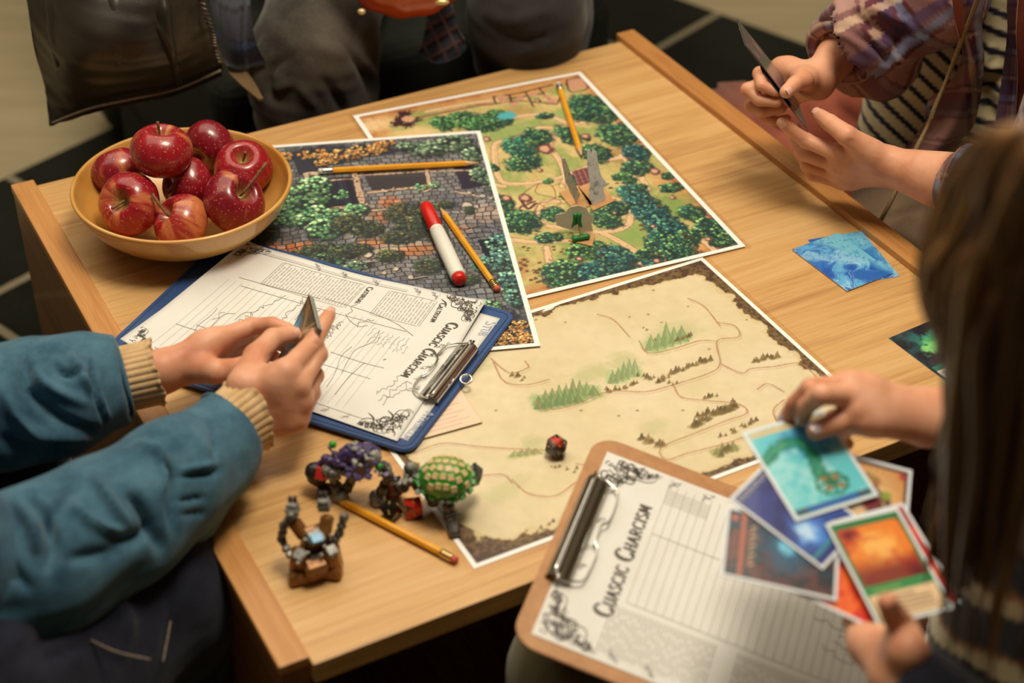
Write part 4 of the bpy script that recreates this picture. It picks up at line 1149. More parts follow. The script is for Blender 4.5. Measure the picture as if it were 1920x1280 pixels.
# title runs along the clip edge, read from the back corner forwards
A_, B_ = np.array(top.px(842, 604)), np.array(top.px(752, 704)); adv = B_ - A_; upd = top.px(856, 612) - A_
t1, wl = lettering('CUASCIC CHARCISM', (0, 0), (1, 0), (0, 1), 1.0, bigs=(0, 8)); capc = np.linalg.norm(adv) / wl
t1, _w = lettering('CUASCIC CHARCISM', A_, adv, (-adv[1], adv[0]) if (-adv[1] * upd[0] + adv[0] * upd[1]) > 0 else (adv[1], -adv[0]), capc * 1.0, big=1.5, pen=.2, bigs=(0, 8))
k_ = t1 + [(uvp(top, [(.44, .205), (.452, .198)], 3), .0008)]
A2, B2 = np.array(top.px(826, 568)), np.array(top.px(806, 604)); adv2 = B2 - A2; _, wl = lettering('CALTROOM', (0, 0), (1, 0), (0, 1), 1.0)
up2 = (-adv2[1], adv2[0]) if (-adv2[1] * upd[0] + adv2[0] * upd[1]) > 0 else (adv2[1], -adv2[0])
t2, _ = lettering('CALTROOM', A2, adv2, up2, np.linalg.norm(adv2) / wl, pen=.16)
A3, B3 = np.array(top.px(690, 538)), np.array(top.px(664, 570)); adv3 = B3 - A3; t3, _ = lettering('CATUROAL', A3, adv3, up2, np.linalg.norm(adv3) / wl, pen=.16)
ink('printed_title', k_ + t2 + t3, e2, top, INK, .00035)
# pen scribbles
sc = []
for pts in ([(330, 607), (380, 622), (470, 640)], [(362, 628), (372, 610), (395, 592), (408, 578)], [(380, 628), (400, 608), (420, 590), (442, 588)], [(440, 600), (455, 588), (470, 586), (474, 592)],
            [(640, 700), (655, 672), (668, 655), (700, 640), (712, 620)], [(612, 726), (628, 700), (640, 668), (660, 650)], [(628, 740), (650, 712), (672, 690), (684, 680)], [(552, 600), (566, 585), (580, 575)],
            [(648, 588), (655, 600), (672, 612), (690, 610)], [(610, 560), (650, 572), (700, 588), (742, 606), (775, 630)], [(448, 520), (520, 540), (600, 560)], [(620, 660), (680, 680), (720, 690)]):
    sc.append((pxl(top, pts), .00045))
for (a_, b_, am, n_) in (((440, 608), (535, 552), 4, 22), ((520, 608), (575, 556), 5, 14), ((604, 636), (640, 600), 8, 12), ((612, 628), (636, 606), 9, 10), ((668, 612), (700, 596), 4, 8),
                         ((705, 740), (752, 705), 5, 14), ((712, 752), (760, 712), 6, 12), ((718, 762), (770, 716), 7, 12), ((655, 590), (672, 560), 4, 6), ((560, 600), (600, 585), 3, 8), ((400, 600), (420, 585), 3, 6)):
    s_ = scribble(rng, a_, b_, am, n_); sc.append((np.array([top.px(*p) for p in s_]), .00045))
for k in range(16):
    x0 = 690 + 9 * (k % 8); y0 = 628 + 3 * (k % 8) + 14 * (k // 8); s_ = scribble(rng, (x0, y0), (x0 + 14, y0 - 12), 3, 4); sc.append((np.array([top.px(*p) for p in s_]), .0003))
ink('pen_scribbles', sc, e2, top, PENINK, .0004)
A4, B4 = P(913, 601, BZ + .004)[:2], P(895, 628, BZ + .004)[:2]
BLINK = noisy('blue_grey_ink', alb((150, 156, 176)), alb((172, 176, 190)), 300, .7, 0)
adv4 = B4 - A4; _, wl = lettering('STUB', (0, 0), (1, 0), (0, 1), 1.0); t4, _ = lettering('STUB', A4, adv4, up2, np.linalg.norm(adv4) / wl, pen=.12)
A5, B5 = P(800, 770, BZ + .004)[:2], P(752, 822, BZ + .004)[:2]; adv5 = B5 - A5; _, wl = lettering('ATNSNLLM', (0, 0), (1, 0), (0, 1), 1.0); t5, _ = lettering('ATNSNLLM', A5, adv5, up2, np.linalg.norm(adv5) / wl, pen=.1)
ink('printed_letters', t4 + t5, e1, under, BLINK)


def spring_clip(root, tf, uc, wid, mirror=1, hook=True):
    """chrome clip: folded jaw plate, roll, wire lever; tf(u,v,z)->world; u along the clip edge, v inward"""
    u0, u1 = uc - wid / 2, uc + wid / 2
    prof = [(0.006, .0012), (0.0075, .0048), (0.010, .0082), (0.0135, .0100), (0.0165, .0092), (0.019, .0066), (0.0225, .0048), (0.0275, .0040), (0.0275, .0032), (0.022, .0038), (0.018, .0054), (0.0155, .0082), (0.0125, .0086), (0.009, .0058), (.0075, .0012)]
    pr = np.array(prof); us = np.array([u0, u0 + .0006, u1 - .0006, u1])
    V = np.vstack([tf(np.full(len(pr), u), pr[:, 0], pr[:, 1]) for u in us]); n = len(pr)
    FF = [tuple(int(q) for q in f) for f in grid_faces(len(us), n, True)] + [tuple(range(n)), tuple(range((len(us) - 1) * n, len(us) * n))[::-1]]
    o = mesh('jaw_plate', V, FF, CHROME, root, True, local=False)
    rod = np.array([tf(u0 - .002, .0125, .0105), tf(u1 + .002, .0125, .0105)])
    a0 = [tf(u0 - .001, .0165, .0085), tf(u0 - .0015, .020, .0065), tf(u0 + .003, .031, .0055), tf(u0 + .010, .0365, .0055), tf(uc - .018, .0375, .0056), tf(uc - .010, .0335, .0066), tf(uc, .0325, .007), tf(uc + .010, .0335, .0066), tf(uc + .018, .0375, .0056), tf(u1 - .010, .0365, .0055), tf(u1 - .003, .031, .0055), tf(u1 + .0015, .020, .0065), tf(u1 + .001, .0165, .0085)]
    tubes('wire_lever', [(spline(a0, 70), .0010), (spline([tf(u0 - .0035, .0165, .0085), tf(u0 + .002, .0165, .0085)], 4), .0017), (spline([tf(u1 - .002, .0165, .0085), tf(u1 + .0035, .0165, .0085)], 4), .0017)], CHROME, root, False)
    tubes('hinge_rod', [(spline(rod, 12), .0014)], CHROME, root, False)
    if hook:
        t = np.linspace(0, 2 * np.pi, 24, endpoint=True)
        ring = tf(uc - .004 + .0045 * np.cos(t), -.003 + .0055 * np.sin(t), .005 + .002 * np.cos(t))
        tubes('hanging_loop', [(ring, .0011)], CHROME, root, False)


uc = wcb(*P(862, 706, BZ + .006)[:2])[0]
cl = spring_clip(cb, lambda u, v, z: cbw(np.asarray(u, float), np.asarray(v, float), z + .0036), uc, 0.088)

# pink card under the clipboard
pk = Paint(*P(722, 868, TZ + .001)[:2], 0, .088, .063, TZ + .0012, 1.0, 5)
A, B, C = P(905, 793, TZ + .0016), P(868, 743, TZ + .0016), P(800, 822, TZ + .0016)
an = math.atan2(A[1] - C[1], A[0] - C[0]); ux = np.array((math.cos(an), math.sin(an))); vy = np.array((-ux[1], ux[0]))
o_ = A[:2] - ux * .088
pk.x, pk.y, pk.a = o_[0], o_[1], an; pk.z = TZ + .0026
pk.img[:] = np.array((240, 206, 172)) / 255; e = np.minimum(np.minimum(pk.X, 88 - pk.X), np.minimum(pk.Y, 63 - pk.Y)); pk.put((e < 1.0).astype(float), (222, 176, 130))
for k in range(9):
    y = 6 + 5.6 * k; pk.line([(20, y), (70 + 9 * (k % 2), y)], 0.9, (196, 150, 128), .8, .8, px=False)
rp = paper_thing('paper_card', pk, 'pale pink ruled card sticking out from under the blue clipboard', 'card', 0, None, .0003)
pk.build('card_print', rp, .0005, PRINT)

# ================================================================== cards lying on the wood
def flat_card(name, A, B, C, z, label, painter, group=None, w=.063, l=.088, tilt=0):
    """A near-left corner, B along the 63 mm side, C along the 88 mm side (pixels)"""
    a, b, c = P(*A, z), P(*B, z), P(*C, z)
    an = math.atan2(b[1] - a[1], b[0] - a[0]); pt = Paint(a[0], a[1], an, w, l, z, 0.7, 9)
    painter(pt); r = paper_thing(name, pt, label, 'card', 0, group, .0004); pt.build('card_print', r, .0005, PRINT_CARD); return r


def marble(pt, s=0):
    X, Y = pt.X, pt.Y; a = fbm(X / 34 + s, Y / 34, 3 + s, 3); b = fbm(X / 26 + 3 * a, Y / 26 + 4 * a, 8 + s, 3); c = fbm(X / 22 + 4 * b, Y / 22 - 3 * b, 9 + s, 2)
    pt.img[:] = np.array((98, 176, 216)) / 255
    pt.put(np.clip((b - .42) * 6, 0, 1), (52, 116, 190)); pt.put(np.clip((c - .52) * 7, 0, 1) * .8, (28, 84, 170)); pt.put(np.clip((.40 - c) * 8, 0, 1) * .8, (156, 206, 224))
    pt.put(np.exp(-((b - .5) / .012) ** 2) * .7, (176, 214, 232)); pt.put(np.clip((X + Y * .4 - 70 + 20 * a) / 14, 0, 1) * (1 if s == 0 else .5), (124, 196, 212))
    pt.put(np.clip((fbm(X / 2.5, Y / 2.5, 77, 2) - .66) * 12, 0, 1) * .5, (40, 120, 190))


flat_card('playing_card', (1582, 536), (1681, 519), (1506, 447), TZ + .0001, 'pale turquoise card lying under the marbled blue card', lambda p: marble(p, 5), 'cards lying on the bare wood')
flat_card('playing_card', (1588, 546), (1676, 512), (1490, 465), TZ + .0011, 'marbled light and dark blue card lying on the wood near the right edge strip', lambda p: marble(p, 0), 'cards lying on the bare wood')


def green_ghost(pt):
    X, Y = pt.X, pt.Y; n = fbm(X / 12, Y / 12, 6, 4); pt.img[:] = np.array((30, 34, 40)) / 255; pt.put(np.clip((n - .45) * 4, 0, 1), (40, 74, 74))
    for (x, y, rx, ry, c, a) in ((34, 62, 14, 11, (96, 190, 120), .9), (30, 52, 12, 9, (150, 228, 130), .9), (42, 70, 9, 7, (70, 150, 120), .8), (20, 74, 10, 6, (48, 110, 104), .8), (28, 40, 14, 6, (74, 26, 38), .9), (36, 34, 16, 5, (60, 22, 34), .9), (18, 56, 5, 4, (140, 210, 120), .8), (44, 50, 4, 4, (226, 160, 140), .8)):
        pt.blob(x, y, rx, ry, c, .8, .8, .3, a, .2)
    pt.poly([(3, 4), (60, 4), (60, 24), (3, 24)], (222, 214, 190), px=False); pt.poly([(3, 25), (60, 25), (60, 31), (3, 31)], (40, 120, 96), px=False)
    for k in range(4): pt.line([(6, 20 - 4.5 * k), (56 - 8 * (k % 2), 20 - 4.5 * k)], .9, (90, 84, 80), px=False)
    pt.line([(1, 1), (62, 1), (62, 87), (1, 87), (1, 1)], 1.5, (24, 88, 78), px=False)


flat_card('playing_card', (1785, 724), (1846, 697), (1696, 650), TZ + .0001, 'dark card with glowing green smoke lying near the brown-haired player', green_ghost, 'cards lying on the bare wood')

# ================================================================== paper figures on cardboard bases
KRAFT = noisy('kraft_cardboard', alb((206, 154, 96)), alb((190, 138, 82)), 80, 0.85, 0.15)
CLAY = noisy('green_modelling_clay', alb((22, 130, 60)), alb((14, 100, 46)), 90, 0.5, 0.4, 0.002)
SKETCH = mat('pencil_sketch_paper', alb((222, 218, 208)), .7)
_v = coords(SKETCH); _n = noise(SKETCH, _v, 120, 5, .65, 1.5); set_col(SKETCH, ramp(SKETCH, _n, [(.34, alb((140, 136, 130))), (.42, alb((206, 202, 194))), (.50, alb((228, 224, 214)))]))
STICK = noisy('wood_stick', alb((206, 166, 108)), alb((180, 140, 86)), 200, .7, 0)


def standee(label, base_px, outline, depth_dir, m, z=TZ + .0023, thick=.0006, foot=None):
    bp = [P(*p, z) for p in base_px]
    cen = np.mean(bp, 0); root = empty('paper_figure', (cen[0], cen[1], z), 0, label, 'figure')
    bp = np.array(bp); hexa('cardboard_base', bp, bp + (0, 0, .0012), KRAFT, root, False)
    # upright plane through the foot line
    f0, f1 = P(*foot[0], z + .0012), P(*foot[1], z + .0012); dd = f1 - f0; dd[2] = 0; dd /= np.linalg.norm(dd); nn = np.array((-dd[1], dd[0], 0))
    up = np.array((0, 0, 1.0)) + nn * depth_dir
    up /= np.linalg.norm(up); pn = np.cross(dd, up); pts = []
    for p in outline:
        r_ = ray(*p); t = ((f0 - CO) @ pn) / (r_ @ pn); pts.append(CO + r_ * t)
    pts = np.array(pts); low = pts[:, 2].min()
    if low < z + .0013: pts[:, 2] = np.maximum(pts[:, 2], z + .0013)
    hexa('drawn_figure', pts - pn * thick / 2, pts + pn * thick / 2, m, root, False)
    return root, f0, dd, up, pn


standee('narrow grey sketch figure standing edge-on on a cardboard square, left of the pair', [(1048, 362), (1083, 349), (1112, 384), (1078, 398)],
        [(1053, 297), (1059, 296), (1072, 332), (1088, 366), (1080, 384), (1070, 362), (1060, 338)], -.1, SKETCH, foot=((1077, 385), (1093, 366)))
standee('taller grey sketch figure in a cloak standing on a cardboard square, right of the pair', [(1084, 352), (1122, 338), (1152, 378), (1112, 396)],
        [(1101, 281), (1106, 279), (1109, 290), (1112, 279), (1118, 283), (1121, 305), (1127, 330), (1140, 347), (1130, 352), (1136, 372), (1128, 378), (1111, 386), (1104, 366), (1106, 340), (1101, 310)], .15, SKETCH, foot=((1108, 386), (1138, 374)))
PLAQ = noisy('cream_cut_card', alb((228, 216, 190)), alb((216, 202, 174)), 60, .75, 0.05)
rt, f0, dd, up, pn = standee('cream scalloped card standing behind a green clay figure', [(1066, 452), (1100, 438), (1116, 442), (1110, 463)],
        [(1041, 404), (1043, 402), (1058, 399), (1069, 388), (1084, 385), (1099, 389), (1104, 399), (1113, 405), (1109, 420), (1112, 438), (1094, 442), (1077, 432), (1060, 428), (1044, 422), (1042, 412)], 0.0, PLAQ, foot=((1060, 436), (1112, 433)))
tc = P(1090, 449, TZ + .004)
top_c = stepto(tc, 1083, 404, .027, -1)
cf = empty('clay_figure', (tc[0], tc[1], TZ + .0036), 0, 'small green clay sprout on a thin wooden stick in front of the cream card', 'figure')
tubes('stick', [(spline([tc + (0, -.002, 0), (tc + top_c) / 2 + (0, -.004, 0), top_c + (0, -.003, 0)], 8), .0009)], STICK, cf, False)
for dx, a_ in ((-5, .2), (5, -.2)):
    q = stepto(tc, 1082 + dx, 410, .025, -1) + (0, -.002, 0)
    V, Fq = sdf_mesh(lambda p: smin(cone(p, q + (a_ * .004, 0, .006), q + (a_ * .004, 0, -.004), .0028, .0022), cone(p, q + (0, 0, -.004), q + (-a_ * .012, 0, -.009), .002, .001), .002), q - .016, q + .014, .0007)
    mesh('clay_leaf', V, Fq, CLAY, cf, True, local=False)
V, Fq = sdf_mesh(lambda p: smin(smin(cone(p, tc + (-.007, -.002, .0022), tc + (.006, .002, .0026), .0026, .0034), cone(p, tc + (0, 0, .002), tc + (.001, .006, .0022), .003, .002), .002), cone(p, tc + (-.007, -.002, .002), tc + (-.009, .003, .0022), .0024, .0014), .002), tc - (.015, .012, .0013), tc + (.015, .012, .01), .0007)
mesh('clay_foot', V, Fq, CLAY, cf, True, local=False)

# ================================================================== dice
DICE = vcol_mat('marbled_resin', .22, coat=.5)
GOLDI = mat('gold_number', alb((222, 176, 84)), .4, .3)


def die(kind, px, py, R, z, rot, label, dark=.5, seed=0):
    bm = bmesh.new()
    if kind == 20: bmesh.ops.create_icosphere(bm, subdivisions=1, radius=R)
    elif kind == 6:
        bmesh.ops.create_cube(bm, size=R * 1.3)
    elif kind == 8:
        vs = [bm.verts.new(v) for v in ((R, 0, 0), (-R, 0, 0), (0, R, 0), (0, -R, 0), (0, 0, R), (0, 0, -R))]
        for f in ((0, 2, 4), (2, 1, 4), (1, 3, 4), (3, 0, 4), (2, 0, 5), (1, 2, 5), (3, 1, 5), (0, 3, 5)): bm.faces.new([vs[i] for i in f])
    Mr = Matrix.Rotation(rot[2], 4, 'Z') @ Matrix.Rotation(rot[1], 4, 'Y') @ Matrix.Rotation(rot[0], 4, 'X'); bm.transform(Mr)
    mn = min(v.co.z for v in bm.verts)
    fc = [(f.calc_center_median().copy(), f.normal.copy()) for f in bm.faces]; bm.normal_update(); fc = [(f.calc_center_median().copy(), f.normal.copy(), math.sqrt(f.calc_area())) for f in bm.faces]
    bmesh.ops.bevel(bm, geom=bm.edges[:], offset=R * .05, segments=2, affect='EDGES')
    bmesh.ops.triangulate(bm, faces=bm.faces[:]); bmesh.ops.subdivide_edges(bm, edges=bm.edges[:], cuts=3, use_grid_fill=True)
    me = bpy.data.meshes.new('resin_body'); bm.to_mesh(me); bm.free()
    V = np.array([v.co[:] for v in me.vertices]); n = noise3(V[:, 0] * 90 + seed, V[:, 1] * 90, V[:, 2] * 90, seed); n = np.clip((n - dark) * 14, 0, 1)[:, None]
    a = me.color_attributes.new('Col', 'FLOAT_COLOR', 'POINT'); cc = np.ones((len(V), 4), np.float32); cc[:, :3] = alb(np.array((26, 24, 18)) * (1 - n) + np.array((206, 38, 20)) * n); a.data.foreach_set('color', cc.ravel())
    c = P(px, py, z - mn); root = empty('gaming_die', tuple(c), 0, label, 'die'); link('resin_body', me, root, [DICE])
    it = []
    rg = random.Random(seed)
    for (cc_, nn_, sz) in fc:
        if nn_.z < -.2: continue
        u = nn_.orthogonal().normalized(); v = nn_.cross(u); s_ = sz * .16
        p = spline([(rg.uniform(-.5, .5), 1), (.7, .3), (-.4, -.1), (rg.uniform(-.7, .7), -1)], 8)
        it.append((np.array([cc_ + nn_ * .0001 + u * (q[0] * s_) + v * (q[1] * s_) for q in p]), sz * .035))
    tubes('number', it, GOLDI, root, True, 5)
    return root


die(20, 1043, 836, .0113, TZ + .0006, (.3, .2, .5), 'black and red twenty-sided die in the middle of the cream map', .57, 3)
die(8, 733, 955, .0125, TZ, (.6, .5, .3), 'black eight-sided die with a dull edge beside the yellow pencil', .62, 7)
die(6, 775, 953, .0108, TZ, (0, 0, .2), 'black and red cube die under the green toy robot', .56, 11)
die(8, 737, 912, .0125, TZ, (.2, .7, .9), 'dark red eight-sided die half hidden between the two toy robots', .52, 13)
# ================================================================== hands and clothes tools
DBG = []


def catmesh(parts):
    VV = []; FF = []; b = 0
    for V, Fq in parts:
        VV.append(V); FF.append(Fq + b); b += len(V)
    return np.vstack(VV), np.vstack(FF)


def chain(p, segs, s=1.0):
    out = [np.array(p, float)]
    for (px, py, Lb, sg) in segs:
        out.append(stepto(out[-1], px, py, Lb * s, sg))
    return out


def hand(W, E, M, fingers, thumb, s=1.0, vox=0.0016, fr=0.0260, palm_n=None, flen=(0.038, 0.022, 0.017)):
    """W wrist, E point up the forearm, M four knuckles, fingers: 4 x 3 (px,py,len,sign), thumb: (CMC point, 3 x segs) -> V,F,tips"""
    ac = M[0] - M[3]; ax = W - E; ax /= np.linalg.norm(ax); ac = ac - (ac @ ax) * ax; ac /= np.linalg.norm(ac)
    F3 = [chain(m, f, s) for m, f in zip(M, fingers)]; T3 = chain(thumb[0], thumb[1], s)
    rad = [(9.0, 7.9, 7.0, 6.0), (9.2, 8.1, 7.2, 6.2), (8.8, 7.6, 6.8, 5.9), (8.0, 6.7, 6.0, 5.2)]
    rad = [[q * s * 1e-3 for q in r] for r in rad]; tr = [q * s * 1e-3 for q in (13.5, 10.8, 9.0, 7.6)]
    allp = np.array([W, E] + M + [q for f in F3 for q in f] + T3); lo = allp.min(0) - .036; hi = allp.max(0) + .036

    def fn(p):
        d = cone(p, E + ac * .006, W + ac * .008 * s, fr, .0165 * s); d = smin(d, cone(p, E - ac * .006, W - ac * .008 * s, fr, .0160 * s), .012)
        for k in range(4):
            o = ac * (.009 - .006 * k) * s
            d = smin(d, cone(p, W + o, M[k] * .97 + W * .03, .0135 * s, (.0112, .0110, .0105, .0098)[k] * s), .009)
        d = smin(d, cone(p, M[0] * .8 + W * .2, M[3] * .8 + W * .2, .0115 * s, .0105 * s), .010)
        d = smin(d, cone(p, W * .85 + T3[0] * .15, T3[0], .0150 * s, .0145 * s), .010)
        th = smin(cone(p, T3[0], T3[1], tr[0], tr[1]), cone(p, T3[1], T3[2], tr[1], tr[2]), .003)
        th = smin(th, cone(p, T3[2], T3[3], tr[2] * 1.0, tr[3]), .002)
        web = cone(p, T3[0] * .45 + T3[1] * .55, M[0] * .72 + W * .28, .0090 * s, .0100 * s)
        d = smin(d, web, .012); d = smin(d, th, .006)
        fg = None
        for k, f in enumerate(F3):
            r = rad[k]
            g = smin(cone(p, f[0], f[1], r[0] * 1.02, r[1]), cone(p, f[1], f[2], r[1], r[2]), .0018); g = smin(g, cone(p, f[2], f[3], r[2], r[3]), .0014)
            g = smin(g, cone(p, f[1], f[1] + 1e-4, r[1] * 1.06, r[1] * 1.06), .002)
            fg = g if fg is None else smin(fg, g, .0007)
        return smin(d, fg, .0045)
    V, Fq = sdf_mesh(fn, lo, hi, vox)
    DBG.append(['%.0f' % (1000 * np.linalg.norm(W - m)) for m in M] + ['%.0f' % (1000 * np.linalg.norm(M[k] - M[k + 1])) for k in range(3)])
    return V, Fq, F3, T3


def nail(parent, tip, prev, back, r, wid=.0052, ln=.0048):
    """nail plate on the back of a finger end"""
    a = (tip - prev) / np.linalg.norm(tip - prev); b = np.array(back, float); b -= (b @ a) * a; b /= np.linalg.norm(b); c = np.cross(a, b)
    wid = wid; u, v = np.meshgrid(np.linspace(-1, 1, 9), np.linspace(-1, 1, 9), indexing='ij')
    th = u * .62; k = np.sqrt(np.clip(1 - (v * .55) ** 2 * 0 - 0, 0, 1))
    rr = r * 1.025
    ctr = tip + a * .0012
    Vv = ctr + (np.sin(th) * rr * .93)[..., None] * c + (np.cos(th) * rr - .0006 * v ** 2)[..., None] * b + (v * ln * (1 - .12 * u ** 2))[..., None] * a
    o = mesh('fingernail', Vv.reshape(-1, 3), grid_faces(9, 9), NAIL, parent, True, local=False)
    return o


def normals(V, Fq):
    n = np.zeros_like(V); a, b, c, d = [V[Fq[:, k]] for k in range(4)]; fn = np.cross(c - a, d - b)
    for k in range(4):
        for x in range(3): n[:, x] += np.bincount(Fq[:, k], fn[:, x], len(V))
    return n / (np.linalg.norm(n, axis=1)[:, None] + 1e-12)


def proj(V):
    d = V - CO; z = d @ _fw; return 960 + F_PX * (d @ CR) / z, 640 - F_PX * (d @ CU) / z


def folds(V, Fq, lst, noise_amp=0.0, nsc=30, seed=0):
    """raise ridges (+) and press creases (-) along lines measured on the photograph, on the side they are seen on"""
    n = normals(V, Fq); x, y = proj(V); dv = V - CO; dv /= np.linalg.norm(dv, axis=1)[:, None]; face = np.clip(-(n * dv).sum(1) * 2.2 + .2, 0, 1)
    disp = np.zeros(len(V))
    for pts, wd, amp in lst:
        p = spline(pts, 8 * len(pts)) if len(pts) > 2 else np.array(pts, float); D = np.full(len(V), 1e9); tt = np.zeros(len(V)); m = len(p) - 1
        for i, (q, r) in enumerate(zip(p[:-1], p[1:])):
            e = r - q; t = np.clip(((x - q[0]) * e[0] + (y - q[1]) * e[1]) / (e @ e + 1e-9), 0, 1)
            dd = np.hypot(x - q[0] - t * e[0], y - q[1] - t * e[1]); w = dd < D; D = np.where(w, dd, D); tt = np.where(w, (i + t) / m, tt)
        disp += amp * np.exp(-(D / wd) ** 2) * np.sin(np.clip(tt, 0.01, .99) * np.pi) ** .75
    disp *= face
    if noise_amp:
        disp += noise_amp * (noise3(V[:, 0] * nsc, V[:, 1] * nsc, V[:, 2] * nsc, seed) - .5) * 2
    return V + n * disp[:, None]


def net_sheet(ctrl, n=60, m=60, thick=.006, px=True):
    """smooth cloth through a net of measured points; returns closed V,F"""
    C_ = np.array([[P(*c) if px else c for c in row] for row in ctrl])
    A = np.array([spline(C_[i], m) for i in range(len(C_))]); S = np.array([spline(A[:, j], n) for j in range(m)]).transpose(1, 0, 2)
    du = np.gradient(S, axis=0); dv = np.gradient(S, axis=1); nn = np.cross(du, dv); nn /= np.linalg.norm(nn, axis=2)[..., None] + 1e-12
    T = (S + nn * thick / 2).reshape(-1, 3); B = (S - nn * thick / 2).reshape(-1, 3); k = n * m
    Ft = grid_faces(n, m); e = np.r_[np.arange(m), np.arange(1, n) * m + m - 1, (n - 1) * m + np.arange(m - 2, -1, -1), np.arange(n - 2, 0, -1) * m]
    e2 = np.roll(e, -1); Fs = np.stack([e, e2, e2 + k, e + k], 1)
    uu, vv = np.meshgrid(np.linspace(0, 1, n), np.linspace(0, 1, m), indexing='ij'); uv = np.stack([uu.ravel(), vv.ravel()], 1)
    return np.vstack([T, B]), np.vstack([Ft[:, ::-1], Ft + k, Fs]), np.vstack([uv, uv])


def limb(fn_parts, k=.02, vox=.004, cuts=()):
    """smooth union of cones [(a,b,ra,rb)]"""
    pts = np.array([q[0] for q in fn_parts] + [q[1] for q in fn_parts]); R = max(max(q[2], q[3]) for q in fn_parts) + .012

    def fn(p):
        d = None
        for a, b, ra, rb in fn_parts:
            c = cone(p, a, b, ra, rb); d = c if d is None else smin(d, c, k)
        for c, n_, rr in cuts:
            n_ = np.asarray(n_) / np.linalg.norm(n_); q = [p[i] - c[i] for i in range(3)]; h = q[0] * n_[0] + q[1] * n_[1] + q[2] * n_[2]
            near = np.sqrt(q[0] ** 2 + q[1] ** 2 + q[2] ** 2) - rr
            d = np.maximum(d, -np.maximum(-h, near))
        return d
    return sdf_mesh(fn, pts.min(0) - R, pts.max(0) + R, vox)


def plaid(u, v):
    """woven check, u v in metres -> srgb"""
    base = np.array((92, 44, 50.)); pur = np.array((72, 54, 92.)); blu = np.array((134, 164, 200.)); tan = np.array((226, 196, 154.)); mau = np.array((164, 126, 112.))
    def band(x, per, a, b): t = (x / per) % 1; return ((t > a) & (t < b)).astype(float)[:, None]
    c = np.repeat(base[None], len(u), 0)
    for w in (u, v):
        c = c + (mau - c) * band(w, .075, .42, .80) * .55; c = c + (pur - c) * band(w, .075, .10, .22) * .6; c = c + (blu - c) * band(w, .075, .26, .36) * .55; c = c + (tan - c) * band(w, .075, .86, .93) * .6
    x = band(u, .075, .42, .80) * band(v, .075, .42, .80); c = c + (mau * 1.15 - c) * x * .6
    x = band(u, .075, .26, .36) * band(v, .075, .26, .40); c = c + (blu * 1.2 - c) * x * .6
    return c
# ================================================================== player in the blue shirt (left)
p1 = empty('person', (-0.62, 0.78, 0.0), 0, 'person in blue shirt with tan ribbed cuffs, holding cards over the blue clipboard', 'person')
# near (right) hand: back of the hand to the camera, index finger stretched out
Wa = P(460, 786, TZ + .058); Ea = P(318, 880, TZ + .060)
Ma = [P(537, 694, TZ + .098), P(560, 722, TZ + .084), P(566, 752, TZ + .068), P(560, 786, TZ + .052)]
Va, Fa, FA, TAh = hand(Wa, Ea, Ma, [
    [(588, 641, .043, 1), (606, 608, .024, 1), (617, 590, .016, 1)],
    [(596, 664, .040, 1), (590, 636, .024, 1), (570, 634, .018, 1)],
    [(590, 704, .036, 1), (574, 670, .024, 1), (552, 664, .017, 1)],
    [(586, 736, .030, 1), (568, 706, .018, 1), (548, 700, .015, 1)]],
    (P(458, 722, TZ + .086), [(480, 668, .036, 1), (512, 634, .027, 1), (545, 626, .019, 1)]), 1.03, fr=.0225)
# far (left) hand: seen from the thumb side, fingers behind the cards
Wb = P(300, 698, TZ + .060); Eb = P(150, 735, TZ + .058)
Mb = [P(410, 634, TZ + .078), P(424, 640, TZ + .063), P(430, 652, TZ + .042), P(428, 668, TZ + .028)]
Vb, Fb, FB_, TB_ = hand(Wb, Eb, Mb, [
    [(472, 612, .034, 1), (510, 608, .022, -1), (540, 617, .016, -1)],
    [(486, 618, .040, 1), (520, 622, .024, -1), (546, 632, .018, -1)],
    [(486, 636, .037, 1), (516, 642, .024, -1), (540, 650, .017, -1)],
    [(470, 660, .031, 1), (496, 664, .020, -1), (516, 668, .015, -1)]],
    (P(350, 688, TZ + .060), [(404, 696, .036, -1), (446, 690, .028, 1), (484, 672, .022, 1)]), 1.03, fr=.0225)
Sa, Sb = np.array((-.62, .66, .98)), np.array((-.72, 1.0, .98))
El_a, El_b = P(-40, 1075, TZ + .06), P(-120, 760, TZ + .06)
arm = limb([(Ea, El_a, .028, .036), (El_a, Sa, .038, .05), (Eb, El_b, .028, .036), (El_b, Sb, .038, .05), (Sa, Sb, .06, .06), ((Sa + Sb) / 2, (Sa + Sb) / 2 + (-.0, 0, -.45), .10, .12), ((Sa + Sb) / 2, (Sa + Sb) / 2 + (.03, 0, .12), .05, .05)], .03, .009)
hd = (Sa + Sb) / 2 + (.06, 0, .24)
head = sdf_mesh(lambda p: smin(smin(ell(p, hd, (.085, .072, .105)), cone(p, hd + (.05, 0, -.06), hd + (.0, 0, -.02), .04, .06), .03), cone(p, hd + (.085, 0, -.01), hd + (.10, 0, -.03), .008, .012), .012), hd - .15, hd + .15, .007)
Va = folds(Va, Fa, [([(585, 640), (600, 648)], 3, -.0008), ([(600, 606), (612, 612)], 2.5, -.0007), ([(497, 672), (520, 660), (545, 640)], 4, -.001), ([(578, 690), (590, 668)], 4, -.001)], .0003, 120)
body = mesh('body', *catmesh([(Va, Fa), (Vb, Fb), arm, head]), SKIN, p1, True, local=False)
nail(body, FA[0][3], FA[0][2], ray(600, 600) * -1 + (0, 0, .3), .0060 * 1.03); nail(body, TAh[3], TAh[2], -ray(545, 620), .0078)

